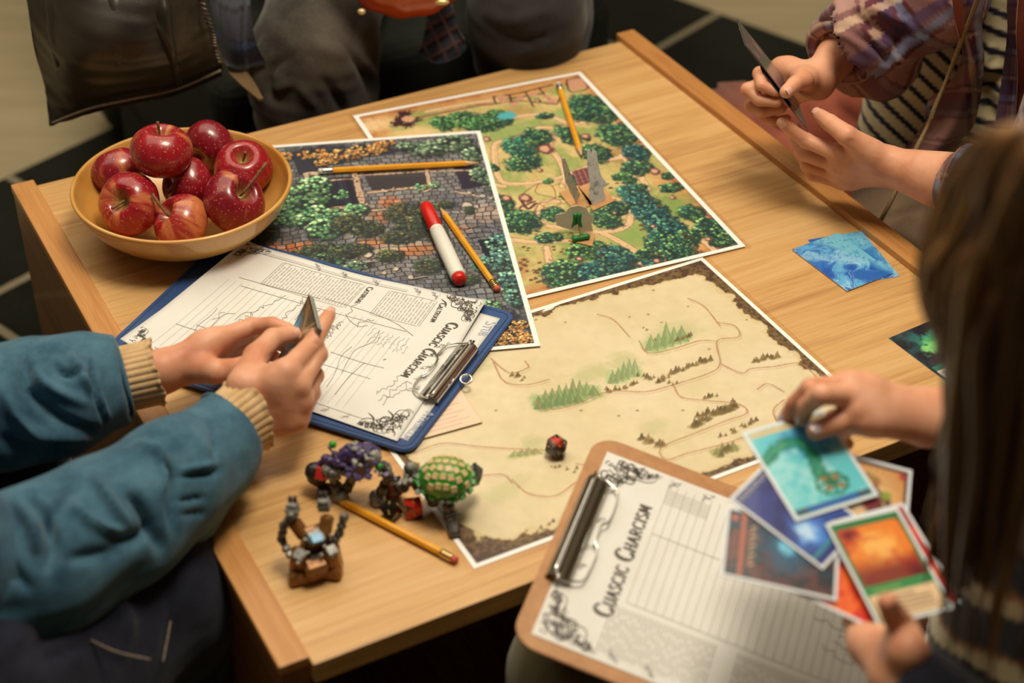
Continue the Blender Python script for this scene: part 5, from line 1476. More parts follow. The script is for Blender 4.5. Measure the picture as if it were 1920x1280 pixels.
# sleeves: baggy chambray with deep folds
def sleeve1(pts, k=.03, vox=.0034): return limb(pts, k, vox)
c1_ = P(452, 790, TZ + .058); c2_ = P(392, 850, TZ + .058); c3_ = P(320, 905, TZ + .060); c4_ = P(215, 975, TZ + .060); c5_ = P(90, 1045, TZ + .06); c6_ = P(-90, 1110, TZ + .06)
axa = (c1_ - Ea) / np.linalg.norm(c1_ - Ea)
sA = limb([(P(440, 792, TZ + .058), c2_, .0345, .038), (c2_, c3_, .036, .044), (c3_, c4_, .046, .052), (c4_, c5_, .054, .058), (c5_, c6_, .060, .064),
           (P(395, 880, TZ + .045), P(358, 968, TZ + .022), .026, .020), (P(330, 930, TZ + .04), P(345, 962, TZ + .022), .03, .02)], .016, .003, [(P(425, 805, TZ + .058), axa, .075)])
b1_ = P(250, 708, TZ + .060); b2_ = P(190, 716, TZ + .060); b3_ = P(110, 745, TZ + .06); b4_ = P(0, 762, TZ + .06); b5_ = P(-150, 775, TZ + .065)
axb = P(297, 697, TZ + .061) - b2_
sB = limb([(P(252, 708, TZ + .060), b2_, .0325, .036), (b2_, b3_, .042, .050), (b3_, b4_, .050, .052), (b4_, b5_, .054, .06), (P(150, 668, TZ + .085), P(150, 655, TZ + .09), .016, .014), (P(95, 690, TZ + .08), P(60, 690, TZ + .08), .026, .028)], .016, .003, [(P(232, 713, TZ + .060), axb, .06)])
VA = folds(*sA, [([(235, 925), (265, 950), (290, 1000), (300, 1040)], 10.2, -0.0150), ([(300, 870), (318, 890), (322, 930), (322, 1000)], 6.8, -0.0195), ([(245, 835), (290, 850), (306, 880), (308, 930)], 9.35, 0.0105),
                 ([(330, 895), (390, 888), (410, 880)], 4.25, -0.0075), ([(335, 882), (380, 876), (405, 866)], 5.1, 0.0060), ([(150, 905), (110, 950), (85, 1010)], 11.9, -0.0090), ([(175, 880), (200, 930), (245, 990)], 11.05, 0.0105), ([(40, 930), (80, 960), (100, 1020), (85, 1080)], 10.2, -0.0135),
                 ([(20, 935), (62, 985), (70, 1040)], 10.2, 0.0120), ([(130, 940), (180, 985), (240, 1000)], 7.65, 0.0090), ([(330, 940), (385, 930)], 4.25, -0.0060), ([(330, 965), (385, 958)], 4.25, -0.0045), ([(200, 1010), (250, 1010), (290, 985)], 11.9, -0.0090), ([(395, 790), (400, 840), (396, 880)], 4.25, -0.0045),
                 ([(350, 800), (372, 830), (398, 860)], 10.2, 0.0045), ([(120, 1050), (170, 1040), (230, 1030)], 11.9, -0.0075), ([(-10, 1000), (20, 1060), (60, 1110)], 10.2, -0.0090)], .0055, 19, 3)
VB = folds(*sB, [([(30, 690), (60, 740), (120, 790), (190, 812)], 11.05, -0.0120), ([(60, 690), (100, 730), (170, 760)], 10.2, 0.0090), ([(130, 660), (150, 700), (175, 740)], 7.65, 0.0090), ([(172, 668), (176, 720), (198, 800)], 4.25, -0.0090), ([(0, 720), (40, 790), (100, 840)], 11.9, 0.0090),
                 ([(100, 680), (125, 700), (160, 700)], 6.8, -0.0090), ([(0, 820), (60, 845), (140, 840)], 11.9, -0.0105), ([(40, 660), (50, 690), (55, 720)], 7.65, -0.0105), ([(20, 770), (80, 810), (180, 830)], 7.65, 0.0060), ([(180, 690), (186, 740), (206, 790)], 5.1, 0.0053)], .0055, 19, 9)
tor = limb([((Sa + Sb) / 2 + (0, 0, -.02), (Sa + Sb) / 2 + (-.0, 0, -.5), .14, .17), (Sa, Sb, .085, .085), (Sa, El_a, .075, .062), (Sb, El_b, .075, .062)], .05, .012)
shirt = mesh('shirt', *catmesh([(VA, sA[1]), (VB, sB[1]), tor]), DENIM_SHIRT, p1, True, local=False)


def rib_cuff(parent, a, b, r0, r1, label, seed, squash=.92, n=30):
    """ribbed knit tube from a (inside the sleeve) to b with a frilled lip"""
    a = np.array(a); b = np.array(b); ax = (b - a) / np.linalg.norm(b - a); up = np.array((0, 0, 1.0)); up -= (up @ ax) * ax; up /= np.linalg.norm(up); sd = np.cross(ax, up)
    nu, nv = 36, n * 8; u = np.linspace(0, 1, nu); th = np.linspace(0, 2 * np.pi, nv, endpoint=False); U, T = np.meshgrid(u, th, indexing='ij')
    Lc = np.linalg.norm(b - a)
    rib = np.abs(np.cos(T * n / 2)) ** .6
    fr_ = np.clip((U - .86) / .14, 0, 1)
    R = r0 + (r1 - r0) * U + .0016 * rib - .0008 + fr_ * (.0014 + .0009 * np.sin(T * n / 2 * 1.0 + 1.3)) + .0008 * np.sin(T * 3 + seed)
    X = a + (U * Lc + fr_ * .0010 * np.sin(T * n / 3 + seed) + .002 * np.sin(2 * T + seed) * U)[..., None] * ax + (R * np.cos(T))[..., None] * up + (R * squash * np.sin(T))[..., None] * sd
    X2 = X - ((np.cos(T))[..., None] * up + (np.sin(T))[..., None] * sd) * .0014
    V = np.vstack([X.reshape(-1, 3), X2.reshape(-1, 3)]); f1 = grid_faces(nu, nv, True); k = nu * nv
    j = np.arange(nv); j2 = (j + 1) % nv; lip = np.stack([(nu - 1) * nv + j, k + (nu - 1) * nv + j, k + (nu - 1) * nv + j2, (nu - 1) * nv + j2], 1)
    o = mesh('ribbed_cuff', V, np.vstack([f1, f1[:, ::-1] + k, lip]), RIB, parent, True, local=False); o['label'] = label; return o


rib_cuff(shirt, P(418, 810, TZ + .058), P(466, 776, TZ + .059), .0312, .0345, 'tan ribbed knit cuff', 1)
rib_cuff(shirt, P(224, 714, TZ + .060), P(294, 698, TZ + .061), .0295, .0300, 'tan ribbed knit cuff', 4)
# hem bands of the denim cuffs
def hem_ring(parent, a, b, r, w_=.0014):
    a = np.array(a); b = np.array(b); ax = (b - a) / np.linalg.norm(b - a); up = np.array((0, 0, 1.0)); up -= (up @ ax) * ax; up /= np.linalg.norm(up); sd = np.cross(ax, up)
    t = np.linspace(0, 2 * np.pi, 60); q = a + r * np.cos(t)[:, None] * up + r * np.sin(t)[:, None] * sd
    tubes('cuff_hem', [(q, w_)], DENIM_SHIRT, parent, False, 8)


hem_ring(shirt, P(425, 805, TZ + .058), P(474, 774, TZ + .059), .0338, .0024); hem_ring(shirt, P(232, 713, TZ + .060), P(297, 697, TZ + .061), .0322, .0022)
# jeans
hipA, hipB = np.array((-.66, .66, .50)), np.array((-.70, .92, .50))
kA = P(285, 1110, .41); kB = P(60, 960, .40)
jn = limb([(hipA, kA, .09, .066), (kA, kA + (.0, .01, -.345), .064, .05), (hipB, kB + (-.06, .1, 0), .09, .066), (kB + (-.06, .1, 0), kB + (-.06, .1, -.335), .062, .05), (P(150, 1240, .40), P(-50, 1300, .44), .07, .09), (P(150, 1240, .40), P(170, 1260, .08), .06, .05), (hipA, hipB, .11, .11)], .03, .006)
VJ = folds(*jn, [([(60, 1250), (110, 1225), (170, 1205)], 10, -.006), ([(180, 1080), (230, 1150), (240, 1210)], 16, .008), ([(170, 1200), (220, 1222), (280, 1240)], 6, .004), ([(180, 1090), (100, 1180), (0, 1260)], 18, -.008), ([(325, 1060), (322, 1150), (305, 1240)], 6, -.004)], .002, 30)
jeans = mesh('jeans', VJ, jn[1], DENIM_DARK, p1, True, local=False)


def seam(parent, pts, zs, r=.0008):
    q = spline(np.array([P(x, y, z) for (x, y), z in zip(pts, zs)]), 30); tubes('seam', [(q, r)], STITCH, parent, False, 6)

seam(jeans, [(170, 1200), (220, 1222), (282, 1236)], [.475, .475, .465]); seam(jeans, [(330, 1080), (322, 1150), (306, 1240)], [.44, .44, .44])

# cards in the hand: a tight bundle of three, seen almost edge-on
def card_quad(name, A, B, C, D, th, label, painter, group, mt=None, back=None, flip=False):
    """playing card from world corners A,B (short side) C,D; picture on the side facing away from back"""
    A, B, C, D = [np.array(v, float) for v in (A, B, C, D)]; n = np.cross(B - A, D - A); n /= np.linalg.norm(n)
    if flip and n @ (CO - A) < 0: A, B, C, D = B, A, D, C; n = -n
    ctr = (A + B + C + D) / 4; root = empty(name, tuple(ctr), 0, label, 'card', group)
    hexa('card_stock', np.array([A, B, C, D]) - n * th, np.array([A, B, C, D]), PAPER if back is None else back, root, False)
    pt = Paint(0, 0, 0, .063, .088, 0, .7, 9); painter(pt)
    U = (pt.X / 63)[..., None]; Vv = (pt.Y / 88)[..., None]
    Q = A * (1 - U) * (1 - Vv) + B * U * (1 - Vv) + C * U * Vv + D * (1 - U) * Vv + n * .0001
    mesh('card_print', Q.reshape(-1, 3), grid_faces(pt.nx, pt.ny), mt or PRINT_CARD, root, True, alb(np.clip(pt.img, 0, 1).reshape(-1, 3) * 255), local=False)
    return root


CBACK = noisy('brown_card_back', alb((120, 104, 92)), alb((84, 66, 62)), 120, .35, 0, coat=.3)


def brown_blue(pt):
    pt.img[:] = np.array((122, 92, 54)) / 255; n = fbm(pt.X / 8, pt.Y / 8, 4, 3); pt.put(np.clip((n - .5) * 5, 0, 1) * .6, (66, 48, 36)); pt.blob(8, 52, 10, 16, (60, 160, 206), .8, .4); pt.blob(55, 52, 10, 16, (60, 160, 206), .8, .4); [pt.line([(x_, 86), (31, 60), (x_ + 2, 40)], 2.2, (196, 158, 96), .8, px=False) for x_ in (4, 14, 50, 60)]; pt.blob(30, 26, 18, 20, (52, 150, 196), .8, .4); pt.blob(30, 24, 8, 8, (150, 214, 230), .8, .4)
    pt.border(3, (60, 48, 40))


for k in range(3):
    K0 = P(580 + 2 * k, 550 + 2 * k, TZ + .106); v1 = P(546 + 2 * k, 620, TZ + .070) - K0; v1 /= np.linalg.norm(v1)
    rd = ray(596 + 2 * k, 612); tq = ((K0 - CO) @ v1) / (rd @ v1); v2 = CO + rd * tq - K0; v2 /= np.linalg.norm(v2)
    if k == 0: v20 = v2
    v2 = v20; K0 = K0 + np.cross(v1, v2) * .0008 * k * (1 if np.cross(v1, v2) @ (CO - K0) < 0 else -1)
    Kb, Kc = K0 + v1 * .088, K0 + v2 * .063
    card_quad('playing_card', Kb, Kb + v2 * .063, Kc, K0, .0005,
              ['brown and blue card held by the player in blue, nearest the thumb', 'middle one of three cards pinched by the player in blue', 'rearmost of three cards pinched by the player in blue'][k], brown_blue, 'cards held by the player in the blue shirt', flip=True)
# ================================================================== player in the leather jacket (far side)
SOFA = noisy('dark_green_upholstery', alb((10, 12, 4)), alb((20, 25, 8)), 60, .95, .4)
sofa = empty('couch', (TX, TY, 0), TA, 'low dark green couch behind the table, mostly hidden by the person in leather', 'couch')
box('seat_cushion', .27, .86, TD + .17, TD + .75, .16, .42, SOFA, sofa, .03, 4)
box('couch_base', .28, .85, TD + .19, TD + .74, .012, .158, SOFA, sofa, .01)
box('backrest', .27, .86, TD + .76, TD + .92, .03, .78, SOFA, sofa, .04, 4)

p2 = empty('person', (-0.12, 2.25, 0.0), 0, 'person in a black leather jacket and grey jeans seated behind the table', 'person')
k1, k2 = P(585, 92, .475), P(985, 30, .49)
h1, h2 = np.array((-.22, 2.28, .53)), np.array((.06, 2.33, .53))
jl = limb([(h1, k1, .095, .068), (k1, k1 + (-.012, .02, -.405), .066, .055), (P(640, 60, .48), P(650, 190, .40), .045, .035), (P(520, 130, .46), P(545, 210, .40), .040, .045)], .03, .0048)
Vl = folds(*jl, [([(505, 60), (480, 130), (490, 190)], 10, .010), ([(540, 110), (510, 130), (505, 170), (530, 190)], 8, -.009), ([(560, 60), (610, 90), (660, 100)], 16, .005), ([(640, 80), (680, 130), (700, 190)], 8, -.008), ([(655, 90), (700, 140), (706, 200)], 8, .006),
                 ([(600, 140), (640, 200), (650, 240)], 9, -.007), ([(500, 170), (530, 165), (545, 150)], 6, .006), ([(560, 160), (600, 210)], 9, .006), ([(470, 30), (500, 20), (540, 40)], 12, -.006)], .004, 22)
jr = limb([(h2, k2, .095, .070), (k2, k2 + (.015, .03, -.41), .068, .055), (P(1060, 20, .47), P(1050, 100, .42), .035, .032)], .03, .006)
Vr = folds(*jr, [([(900, 20), (960, 40), (1040, 20)], 12, .008), ([(930, 60), (990, 80), (1060, 50)], 10, -.008), ([(960, 110), (1000, 90), (1050, 80)], 8, .006)], .004, 22, 4)
mesh('jeans', Vl, jl[1], DENIM_GREY, p2, True, local=False)
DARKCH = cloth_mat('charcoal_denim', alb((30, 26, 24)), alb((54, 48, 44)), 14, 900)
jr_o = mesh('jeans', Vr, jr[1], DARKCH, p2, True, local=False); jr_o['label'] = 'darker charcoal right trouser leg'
bk = np.array((-.10, 2.36, .62))
mesh('body', *catmesh([limb([(bk, bk + (0, .02, .36), .12, .14), (bk + (-.18, .02, .40), bk + (.18, .02, .40), .07, .07), (bk + (0, 0, .42), bk + (0, -.02, .52), .055, .05)], .05, .012),
                       sdf_mesh(lambda p: smin(ell(p, bk + (0, -.04, .64), (.075, .09, .11)), cone(p, bk + (0, -.13, .62), bk + (0, -.15, .60), .008, .012), .012), bk + (-.12, -.19, .5), bk + (.12, .1, .78), .007)]), SKIN, p2, True, local=False)
jk = limb([(bk + (-.04, .02, -.02), bk + (-.04, .02, .34), .17, .18), (bk + (-.2, .02, .38), bk + (.2, .02, .38), .09, .09), (bk + (-.24, 0, .36), bk + (-.33, -.14, .10), .075, .06), (bk + (-.33, -.14, .10), bk + (-.16, -.34, .02), .058, .045), (bk + (.24, 0, .36), bk + (.33, -.14, .10), .075, .06), (bk + (.33, -.14, .10), bk + (.16, -.34, .04), .058, .045)], .03, .009)
# open front of the jacket hanging down at the side of the knee
N1 = net_sheet([[(30, -150, .66), (110, -160, .70), (220, -165, .70), (320, -160, .70), (400, -150, .66)],
                [(56, 0, .60), (130, -10, .635), (220, -15, .640), (310, -10, .635), (378, 10, .600)],
                [(70, 90, .55), (140, 90, .585), (235, 85, .590), (320, 80, .580), (402, 78, .550)],
                [(90, 165, .50), (160, 155, .535), (250, 140, .540), (330, 130, .530), (413, 120, .505)],
                [(96, 236, .46), (170, 208, .485), (250, 190, .490), (330, 172, .480), (414, 137, .485)]], 90, 110, .008)
V1 = folds(N1[0], N1[1], [([(150, -120), (150, 0), (165, 90), (185, 240)], 20, -.016), ([(215, -120), (215, 0), (220, 90), (250, 220)], 26, .010), ([(262, -100), (265, 20), (285, 100), (318, 220)], 12, -.018), ([(300, -100), (305, 40), (325, 120), (345, 220)], 12, .014),
                          ([(345, -100), (350, 30), (368, 100), (380, 200)], 11, -.015), ([(100, -100), (105, 40), (120, 140), (130, 260)], 12, .010), ([(275, 30), (300, 70), (330, 150)], 7, .008), ([(120, -60), (170, 10), (200, 110)], 12, -.007)], .004, 20)
jacket = mesh('leather_jacket', *catmesh([(V1, N1[1]), jk]), LEATHER, p2, True, local=False)
hem = spline(np.array([P(97, 231, .476), P(170, 203, .502), P(250, 185, .508), P(330, 167, .500), P(414, 132, .503)]), 50)
tubes('hem_stitching', [(hem, .0016)], STITCH, jacket, False, 6)
zp = spline(np.array([P(372, -40, .625), P(382, 12, .61), P(398, 60, .575), P(404, 90, .56), P(416, 125, .52)]), 46)
zit = [(zp[i:i + 2] * [[1, 1, 1]] + np.array([[-.003, 0, 0], [.003, 0, .001]]), .0017) for i in range(0, 44, 2)]
tubes('zipper', zit, noisy('dull_metal_teeth', alb((120, 104, 84)), alb((80, 70, 56)), 200, .4, 0, metal=.6), jacket, False, 6)
# checked shirt tails
N2 = net_sheet([[(385, -60, .57), (420, -60, .57), (470, -60, .57)], [(398, 20, .54), (425, 20, .55), (470, 20, .55)], [(410, 90, .50), (440, 85, .52), (480, 80, .52)], [(425, 125, .49), (455, 128, .49), (498, 118, .49)]], 40, 30, .003)
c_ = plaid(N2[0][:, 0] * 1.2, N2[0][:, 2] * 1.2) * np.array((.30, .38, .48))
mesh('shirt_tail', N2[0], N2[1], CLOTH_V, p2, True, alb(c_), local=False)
N3 = net_sheet([[(800, 0, .52), (822, -10, .53), (845, 0, .52)], [(800, 40, .50), (830, 32, .51), (858, 50, .50)], [(792, 84, .47), (832, 76, .485), (874, 82, .47)], [(785, 100, .455), (820, 118, .455), (860, 104, .455)]], 40, 40, .003)
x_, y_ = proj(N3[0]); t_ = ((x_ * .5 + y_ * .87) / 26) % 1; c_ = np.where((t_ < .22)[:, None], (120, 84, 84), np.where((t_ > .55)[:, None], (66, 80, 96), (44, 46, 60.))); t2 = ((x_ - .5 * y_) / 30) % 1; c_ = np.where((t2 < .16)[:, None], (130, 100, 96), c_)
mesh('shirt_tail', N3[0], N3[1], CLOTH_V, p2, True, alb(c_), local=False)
TAN2 = cloth_mat('tan_lining', alb((120, 92, 58)), alb((90, 66, 42)), 30, 700)
N4 = net_sheet([[(412, 105, .485), (424, 108, .485)], [(425, 132, .482), (452, 126, .485)], [(450, 158, .478), (474, 150, .48)], [(486, 188, .47), (494, 186, .47)]], 30, 12, .003)
mesh('jacket_lining', N4[0], N4[1], TAN2, p2, True, local=False)

# glossy orange bag between the knees
ORG = mat('orange_gloss', alb((206, 66, 16)), .28, coat=.5)
_v = coords(ORG, (1, 1, 1)); set_col(ORG, ramp(ORG, noise(ORG, _v, 5, 3), [(.3, alb((170, 36, 10))), (.7, alb((214, 84, 22)))]))
oc = P(765, -52, .580)
ob = empty('bag', tuple(oc), .3, 'glossy orange-red rounded bag with pale studs on the lap of the person in leather', 'bag')
V, Fq = sdf_mesh(lambda p: smin(ell(p, (0, 0, 0), (.075, .062, .052)), cone(p, (-.055, .0, .03), (.055, 0, .03), .035, .035), .02) + .0010 * np.cos(p[0] * 160), (-.1, -.09, -.08), (.1, .09, .09), .0035)
mesh('bag_body', V, Fq, ORG, ob)
st = mat('brass_stud', alb((226, 196, 130)), .3, .4)
for (a_, b_) in ((826, 4), (678, 22)):
    q = stepto(oc, a_, b_, .0, -1); best = None
    d_ = ray(a_, b_); t = (oc - CO) @ d_
    lo_ = t - .12
    for s_ in np.linspace(lo_, t + .05, 400):
        pp_ = CO + d_ * s_ - oc; c3, s3 = math.cos(-.3), math.sin(-.3); xx = pp_[0] * c3 - pp_[1] * s3; yy = pp_[0] * s3 + pp_[1] * c3
        if (xx / .077) ** 2 + (yy / .064) ** 2 + (pp_[2] / .054) ** 2 < 1: best = CO + d_ * s_; break
    if best is None: best = CO + d_ * (t - .05)
    V, Fq = sdf_mesh(lambda p: ell(p, best, (.011, .004, .004) if a_ > 800 else (.005, .004, .004)), best - .014, best + .014, .0012)
    mesh('stud', V, Fq, st, ob, True, local=False)
# ================================================================== player in the checked shirt (right, far)
RUST = cloth_mat('rust_fabric', alb((136, 66, 46)), alb((166, 90, 66)), 20, 700)
TAUPE = cloth_mat('taupe_trousers', alb((104, 84, 62)), alb((130, 106, 80)), 14, 800)
p3 = empty('person', (.62, 1.62, 0), 0, 'person in a plaid shirt over a striped top, holding a fan of cards edge-on', 'person')
# cushion under / beside the player
cu = empty('floor_cushion', (.44, 1.93, 0), 0, 'rust brown fabric pouf beyond the right edge of the table', 'cushion')
q0 = [P(1300, 142, .36), P(1398, 137, .36), P(1760, 210, .36), P(1700, 420, .36), P(1500, 330, .36)]
qq = np.array(q0); hexa('pouf', np.c_[qq[:, :2], np.full(5, .012)], qq, RUST, cu, False, True, .022)
thr = limb([(P(1500, 215, .36), P(1700, 235, .37), .05, .07)], .03, .006); mesh('loose_cover', folds(*thr, [([(1560, 190), (1600, 230), (1610, 270)], 14, -.010), ([(1620, 180), (1650, 230)], 12, .008)], .004, 20), thr[1], RUST, cu, True, local=False)

# right hand (left in the picture)
Wc = P(1536, 150, TZ + .130); Ec = P(1600, 62, TZ + .150)
Mc = [P(1462, 124, TZ + .128), P(1458, 146, TZ + .108), P(1462, 168, TZ + .090), P(1470, 188, TZ + .075)]
Vc, Fc_, FC, TC = hand(Wc, Ec, Mc, [
    [(1424, 138, .032, 1), (1428, 160, .020, -1), (1454, 172, .016, -1)],
    [(1402, 168, .036, 1), (1424, 188, .020, -1), (1458, 192, .017, -1)],
    [(1408, 198, .034, 1), (1432, 210, .020, -1), (1466, 204, .016, -1)],
    [(1434, 220, .028, 1), (1452, 228, .016, -1), (1476, 222, .014, -1)]],
    (P(1512, 150, TZ + .140), [(1506, 150, .030, -1), (1490, 158, .022, -1), (1474, 172, .018, -1)]), .92, fr=.0250)
# left hand (open, palm up, in the middle)
Wd = P(1672, 314, TZ + .080); Ed = P(1790, 345, TZ + .085)
Md = [P(1572, 288, TZ + .088), P(1566, 306, TZ + .072), P(1566, 324, TZ + .056), P(1576, 340, TZ + .042)]
Vd, Fd_, FD_, TD_ = hand(Wd, Ed, Md, [
    [(1512, 264, .038, 1), (1484, 244, .022, -1), (1466, 230, .016, -1)],
    [(1508, 288, .038, 1), (1492, 262, .024, 1), (1492, 240, .017, 1)],
    [(1514, 308, .035, 1), (1500, 286, .022, 1), (1500, 268, .015, 1)],
    [(1526, 328, .030, 1), (1510, 312, .017, 1), (1508, 296, .013, 1)]],
    (P(1632, 286, TZ + .098), [(1588, 254, .034, -1), (1556, 230, .027, 1), (1536, 216, .020, 1)]), .98, fr=.0290)
Vd = folds(Vd, Fd_, [([(1568, 282), (1585, 292)], 5, .0012), ([(1600, 262), (1588, 268)], 5, -.001)], .0003, 120)
tcn = P(1880, 90, .60) + ray(1880, 90) * .15
Sc = tcn + (-.06, .10, .28); Sd = tcn + (.10, -.10, .26)
Elc = P(1745, -20, TZ + .22); Eld = P(1960, 372, TZ + .11)
bd3 = limb([(Ec, Elc, .0255, .036), (Elc, Sc, .038, .05), (Ed, Eld, .029, .038), (Eld, Sd, .04, .05), (tcn + (0, 0, .0), tcn + (0, 0, .26), .09, .10), (Sc, Sd, .055, .055), (tcn + (.02, 0, .30), tcn + (0, 0, .42), .05, .045)], .03, .008)
hc = tcn + (0, 0, .50)
body3 = mesh('body', *catmesh([(Vc, Fc_), (Vd, Fd_), bd3, sdf_mesh(lambda p: smin(ell(p, hc, (.08, .075, .105)), cone(p, hc + (-.085, 0, -.02), hc + (-.095, 0, -.035), .008, .011), .012), hc - .14, hc + .14, .007)]), SKIN, p3, True, local=False)
nail(body3, TD_[3], TD_[2], (-.35, -.45, .85), .0076); nail(body3, FD_[0][3], FD_[0][2], (-.5, -.6, .55), .0060); nail(body3, TC[3], TC[2], (.3, -.7, .5), .0072)

# striped top
tee = limb([(tcn + (0, 0, -.16), tcn + (0, 0, .22), .130, .125), (tcn + (-.10, -.02, -.14), tcn + (-.06, 0, .1), .06, .08)], .04, .0030)
Vt = folds(*tee, [([(1880, 130), (1850, 180), (1870, 240)], 14, -.010), ([(1860, 80), (1850, 120), (1880, 130)], 10, .008)], .002, 30)
s_ = Vt[:, 2] * .85 + Vt[:, 0] * .28 - Vt[:, 1] * .1 + .006 * np.sin(Vt[:, 0] * 40); t_ = (s_ / .0185) % 1
wk = np.clip((.17 - np.abs(t_ - .5)) / .08 + .5, 0, 1)[:, None]
ct = np.array((206, 188, 142.)) * (1 - wk) + np.array((24, 28, 44)) * wk
mesh('striped_top', Vt, tee[1], CLOTH_V, p3, True, alb(ct), local=False)
# plaid sleeve rolled above the wrist
su = limb([(P(1572, 98, TZ + .152), P(1612, 75, TZ + .17), .036, .045), (P(1612, 75, TZ + .17), Elc, .045, .058), (Elc, Sc, .06, .075), (P(1600, 110, TZ + .13), P(1650, 110, TZ + .13), .03, .045), (P(1600, 150, TZ + .11), P(1640, 130, TZ + .12), .018, .03)], .02, .0035, [(P(1577, 96, TZ + .150), Wc - Ec, .06)])
Vs = folds(*su, [([(1590, 20), (1640, 50), (1700, 90)], 9, -.010), ([(1620, 10), (1670, 30), (1720, 60)], 9, .008), ([(1600, 60), (1640, 90), (1680, 130)], 6, -.007), ([(1540, 60), (1590, 70), (1640, 110)], 6, .004), ([(1700, 20), (1690, 80), (1650, 130)], 10, -.008)], .003, 26)
ax_ = (Elc - Ec) / np.linalg.norm(Elc - Ec); uu = (Vs - Ec) @ ax_; sd_ = np.cross(ax_, (0, 0, 1)); sd_ /= np.linalg.norm(sd_); up_ = np.cross(sd_, ax_); vv = np.arctan2((Vs - Ec) @ sd_, (Vs - Ec) @ up_) * .045
shirt3 = mesh('plaid_shirt', Vs, su[1], CLOTH_V, p3, True, alb(plaid(uu, vv + .01)), local=False)
def ringed(parent, c, axd, r, w_, m, name, sq=1.0):
    ax = np.array(axd) / np.linalg.norm(axd); up = np.array((0, 0, 1.0)); up -= (up @ ax) * ax; up /= np.linalg.norm(up); sd = np.cross(ax, up); t = np.linspace(0, 2 * np.pi, 70)
    q = c + r * np.cos(t)[:, None] * up + r * sq * np.sin(t)[:, None] * sd
    V, Fq = tube_data(q, w_, 12, False); V = np.array(V)
    cc = plaid(np.repeat(t, 12) * r * 1.6, np.tile(np.linspace(0, .05, 12), 70) + .02); o = mesh(name, V, np.array(Fq), m, parent, True, alb(cc), local=False); return o
ringed(shirt3, P(1580, 94, TZ + .150), Wc - Ec, .0345, .0085, CLOTH_V, 'rolled_cuff'); ringed(shirt3, P(1590, 86, TZ + .154), Wc - Ec, .037, .0085, CLOTH_V, 'rolled_cuff')
ringed(shirt3, P(1800, 345, TZ + .088), Wd - Ed, .034, .008, CLOTH_V, 'rolled_cuff')
sl = limb([(P(1815, 350, TZ + .09), Eld, .038, .05), (Eld, Sd, .05, .07)], .03, .006)
u_ = sl[0] @ np.array((.9, -.3, .2)); mesh('shirt_sleeve', sl[0], sl[1], CLOTH_V, shirt3, True, alb(plaid(u_, sl[0][:, 2] * 1.0)), local=False)
# hanging shirt fronts and tails
def plaid_sheet(ctrl, fl=(), rot=.3, name='shirt_front', th=.004, off=0.0):
    n_ = net_sheet(ctrl, 70, 70, th); V = folds(n_[0], n_[1], fl, .0012, 40)
    S_ = n_[2]; C0, C1, C2 = P(*ctrl[0][0]), P(*ctrl[0][-1]), P(*ctrl[-1][0]); lu, lv = np.linalg.norm(C2 - C0), np.linalg.norm(C1 - C0)
    a, b = S_[:, 0] * lu, S_[:, 1] * lv; u, v = a * math.cos(rot) + b * math.sin(rot) + off, -a * math.sin(rot) + b * math.cos(rot) + off * .7
    return mesh(name, V, n_[1], CLOTH_V, shirt3, True, alb(plaid(u, v)), local=False)
plaid_sheet([[(1796, -40, .72), (1815, -40, .72), (1840, -50, .72)], [(1800, 40, .66), (1820, 40, .67), (1838, 40, .66)], [(1806, 110, .60), (1826, 110, .62), (1842, 115, .60)], [(1770, 180, .54), (1810, 175, .565), (1836, 180, .55)], [(1730, 240, .50), (1780, 245, .52), (1822, 235, .50)], [(1690, 290, .48), (1740, 300, .49), (1800, 260, .48)]],
            [([(1800, 120), (1780, 170), (1760, 220)], 10, .008), ([(1820, 130), (1810, 190), (1780, 240)], 8, -.008)], .2)
plaid_sheet([[(1702, 148, .50), (1740, 112, .53), (1790, 105, .54)], [(1712, 170, .495), (1750, 150, .525), (1800, 150, .53)], [(1722, 200, .49), (1760, 195, .52), (1812, 190, .52)], [(1728, 222, .485), (1765, 226, .50), (1815, 214, .50)]],
            [([(1715, 150), (1725, 185), (1735, 220)], 6, .006)], .15, 'shirt_tail', off=.02)
plaid_sheet([[(1698, 165, .44), (1725, 160, .45), (1745, 170, .45)], [(1680, 205, .43), (1712, 205, .445), (1745, 215, .445)], [(1665, 240, .42), (1705, 245, .435), (1745, 262, .435)], [(1650, 268, .41), (1695, 288, .42), (1740, 306, .42)]], [([(1705, 200), (1690, 240), (1680, 275)], 6, .006)], .9, 'shirt_tail', off=.04)
plaid_sheet([[(1888, -20, .72), (1920, -20, .72), (1950, -20, .72)], [(1890, 70, .64), (1915, 70, .65), (1950, 70, .64)], [(1880, 150, .58), (1910, 150, .59), (1950, 150, .58)], [(1866, 236, .53), (1905, 236, .54), (1950, 236, .53)]], [], .0, 'shirt_front', off=.01)
N5 = net_sheet([[(1910, -20, .75), (1945, -20, .75)], [(1905, 60, .68), (1945, 60, .68)], [(1908, 130, .62), (1945, 130, .62)], [(1903, 220, .56), (1945, 220, .56)]], 30, 14, .006)
mesh('brown_overshirt', N5[0], N5[1], RUST, p3, True, local=False)
N6 = net_sheet([[(1782, -40, .74), (1802, -40, .74)], [(1788, 20, .69), (1806, 20, .69)], [(1796, 70, .65), (1806, 66, .65)]], 20, 10, .006)
mesh('brown_overshirt', N6[0], N6[1], RUST, p3, True, local=False)
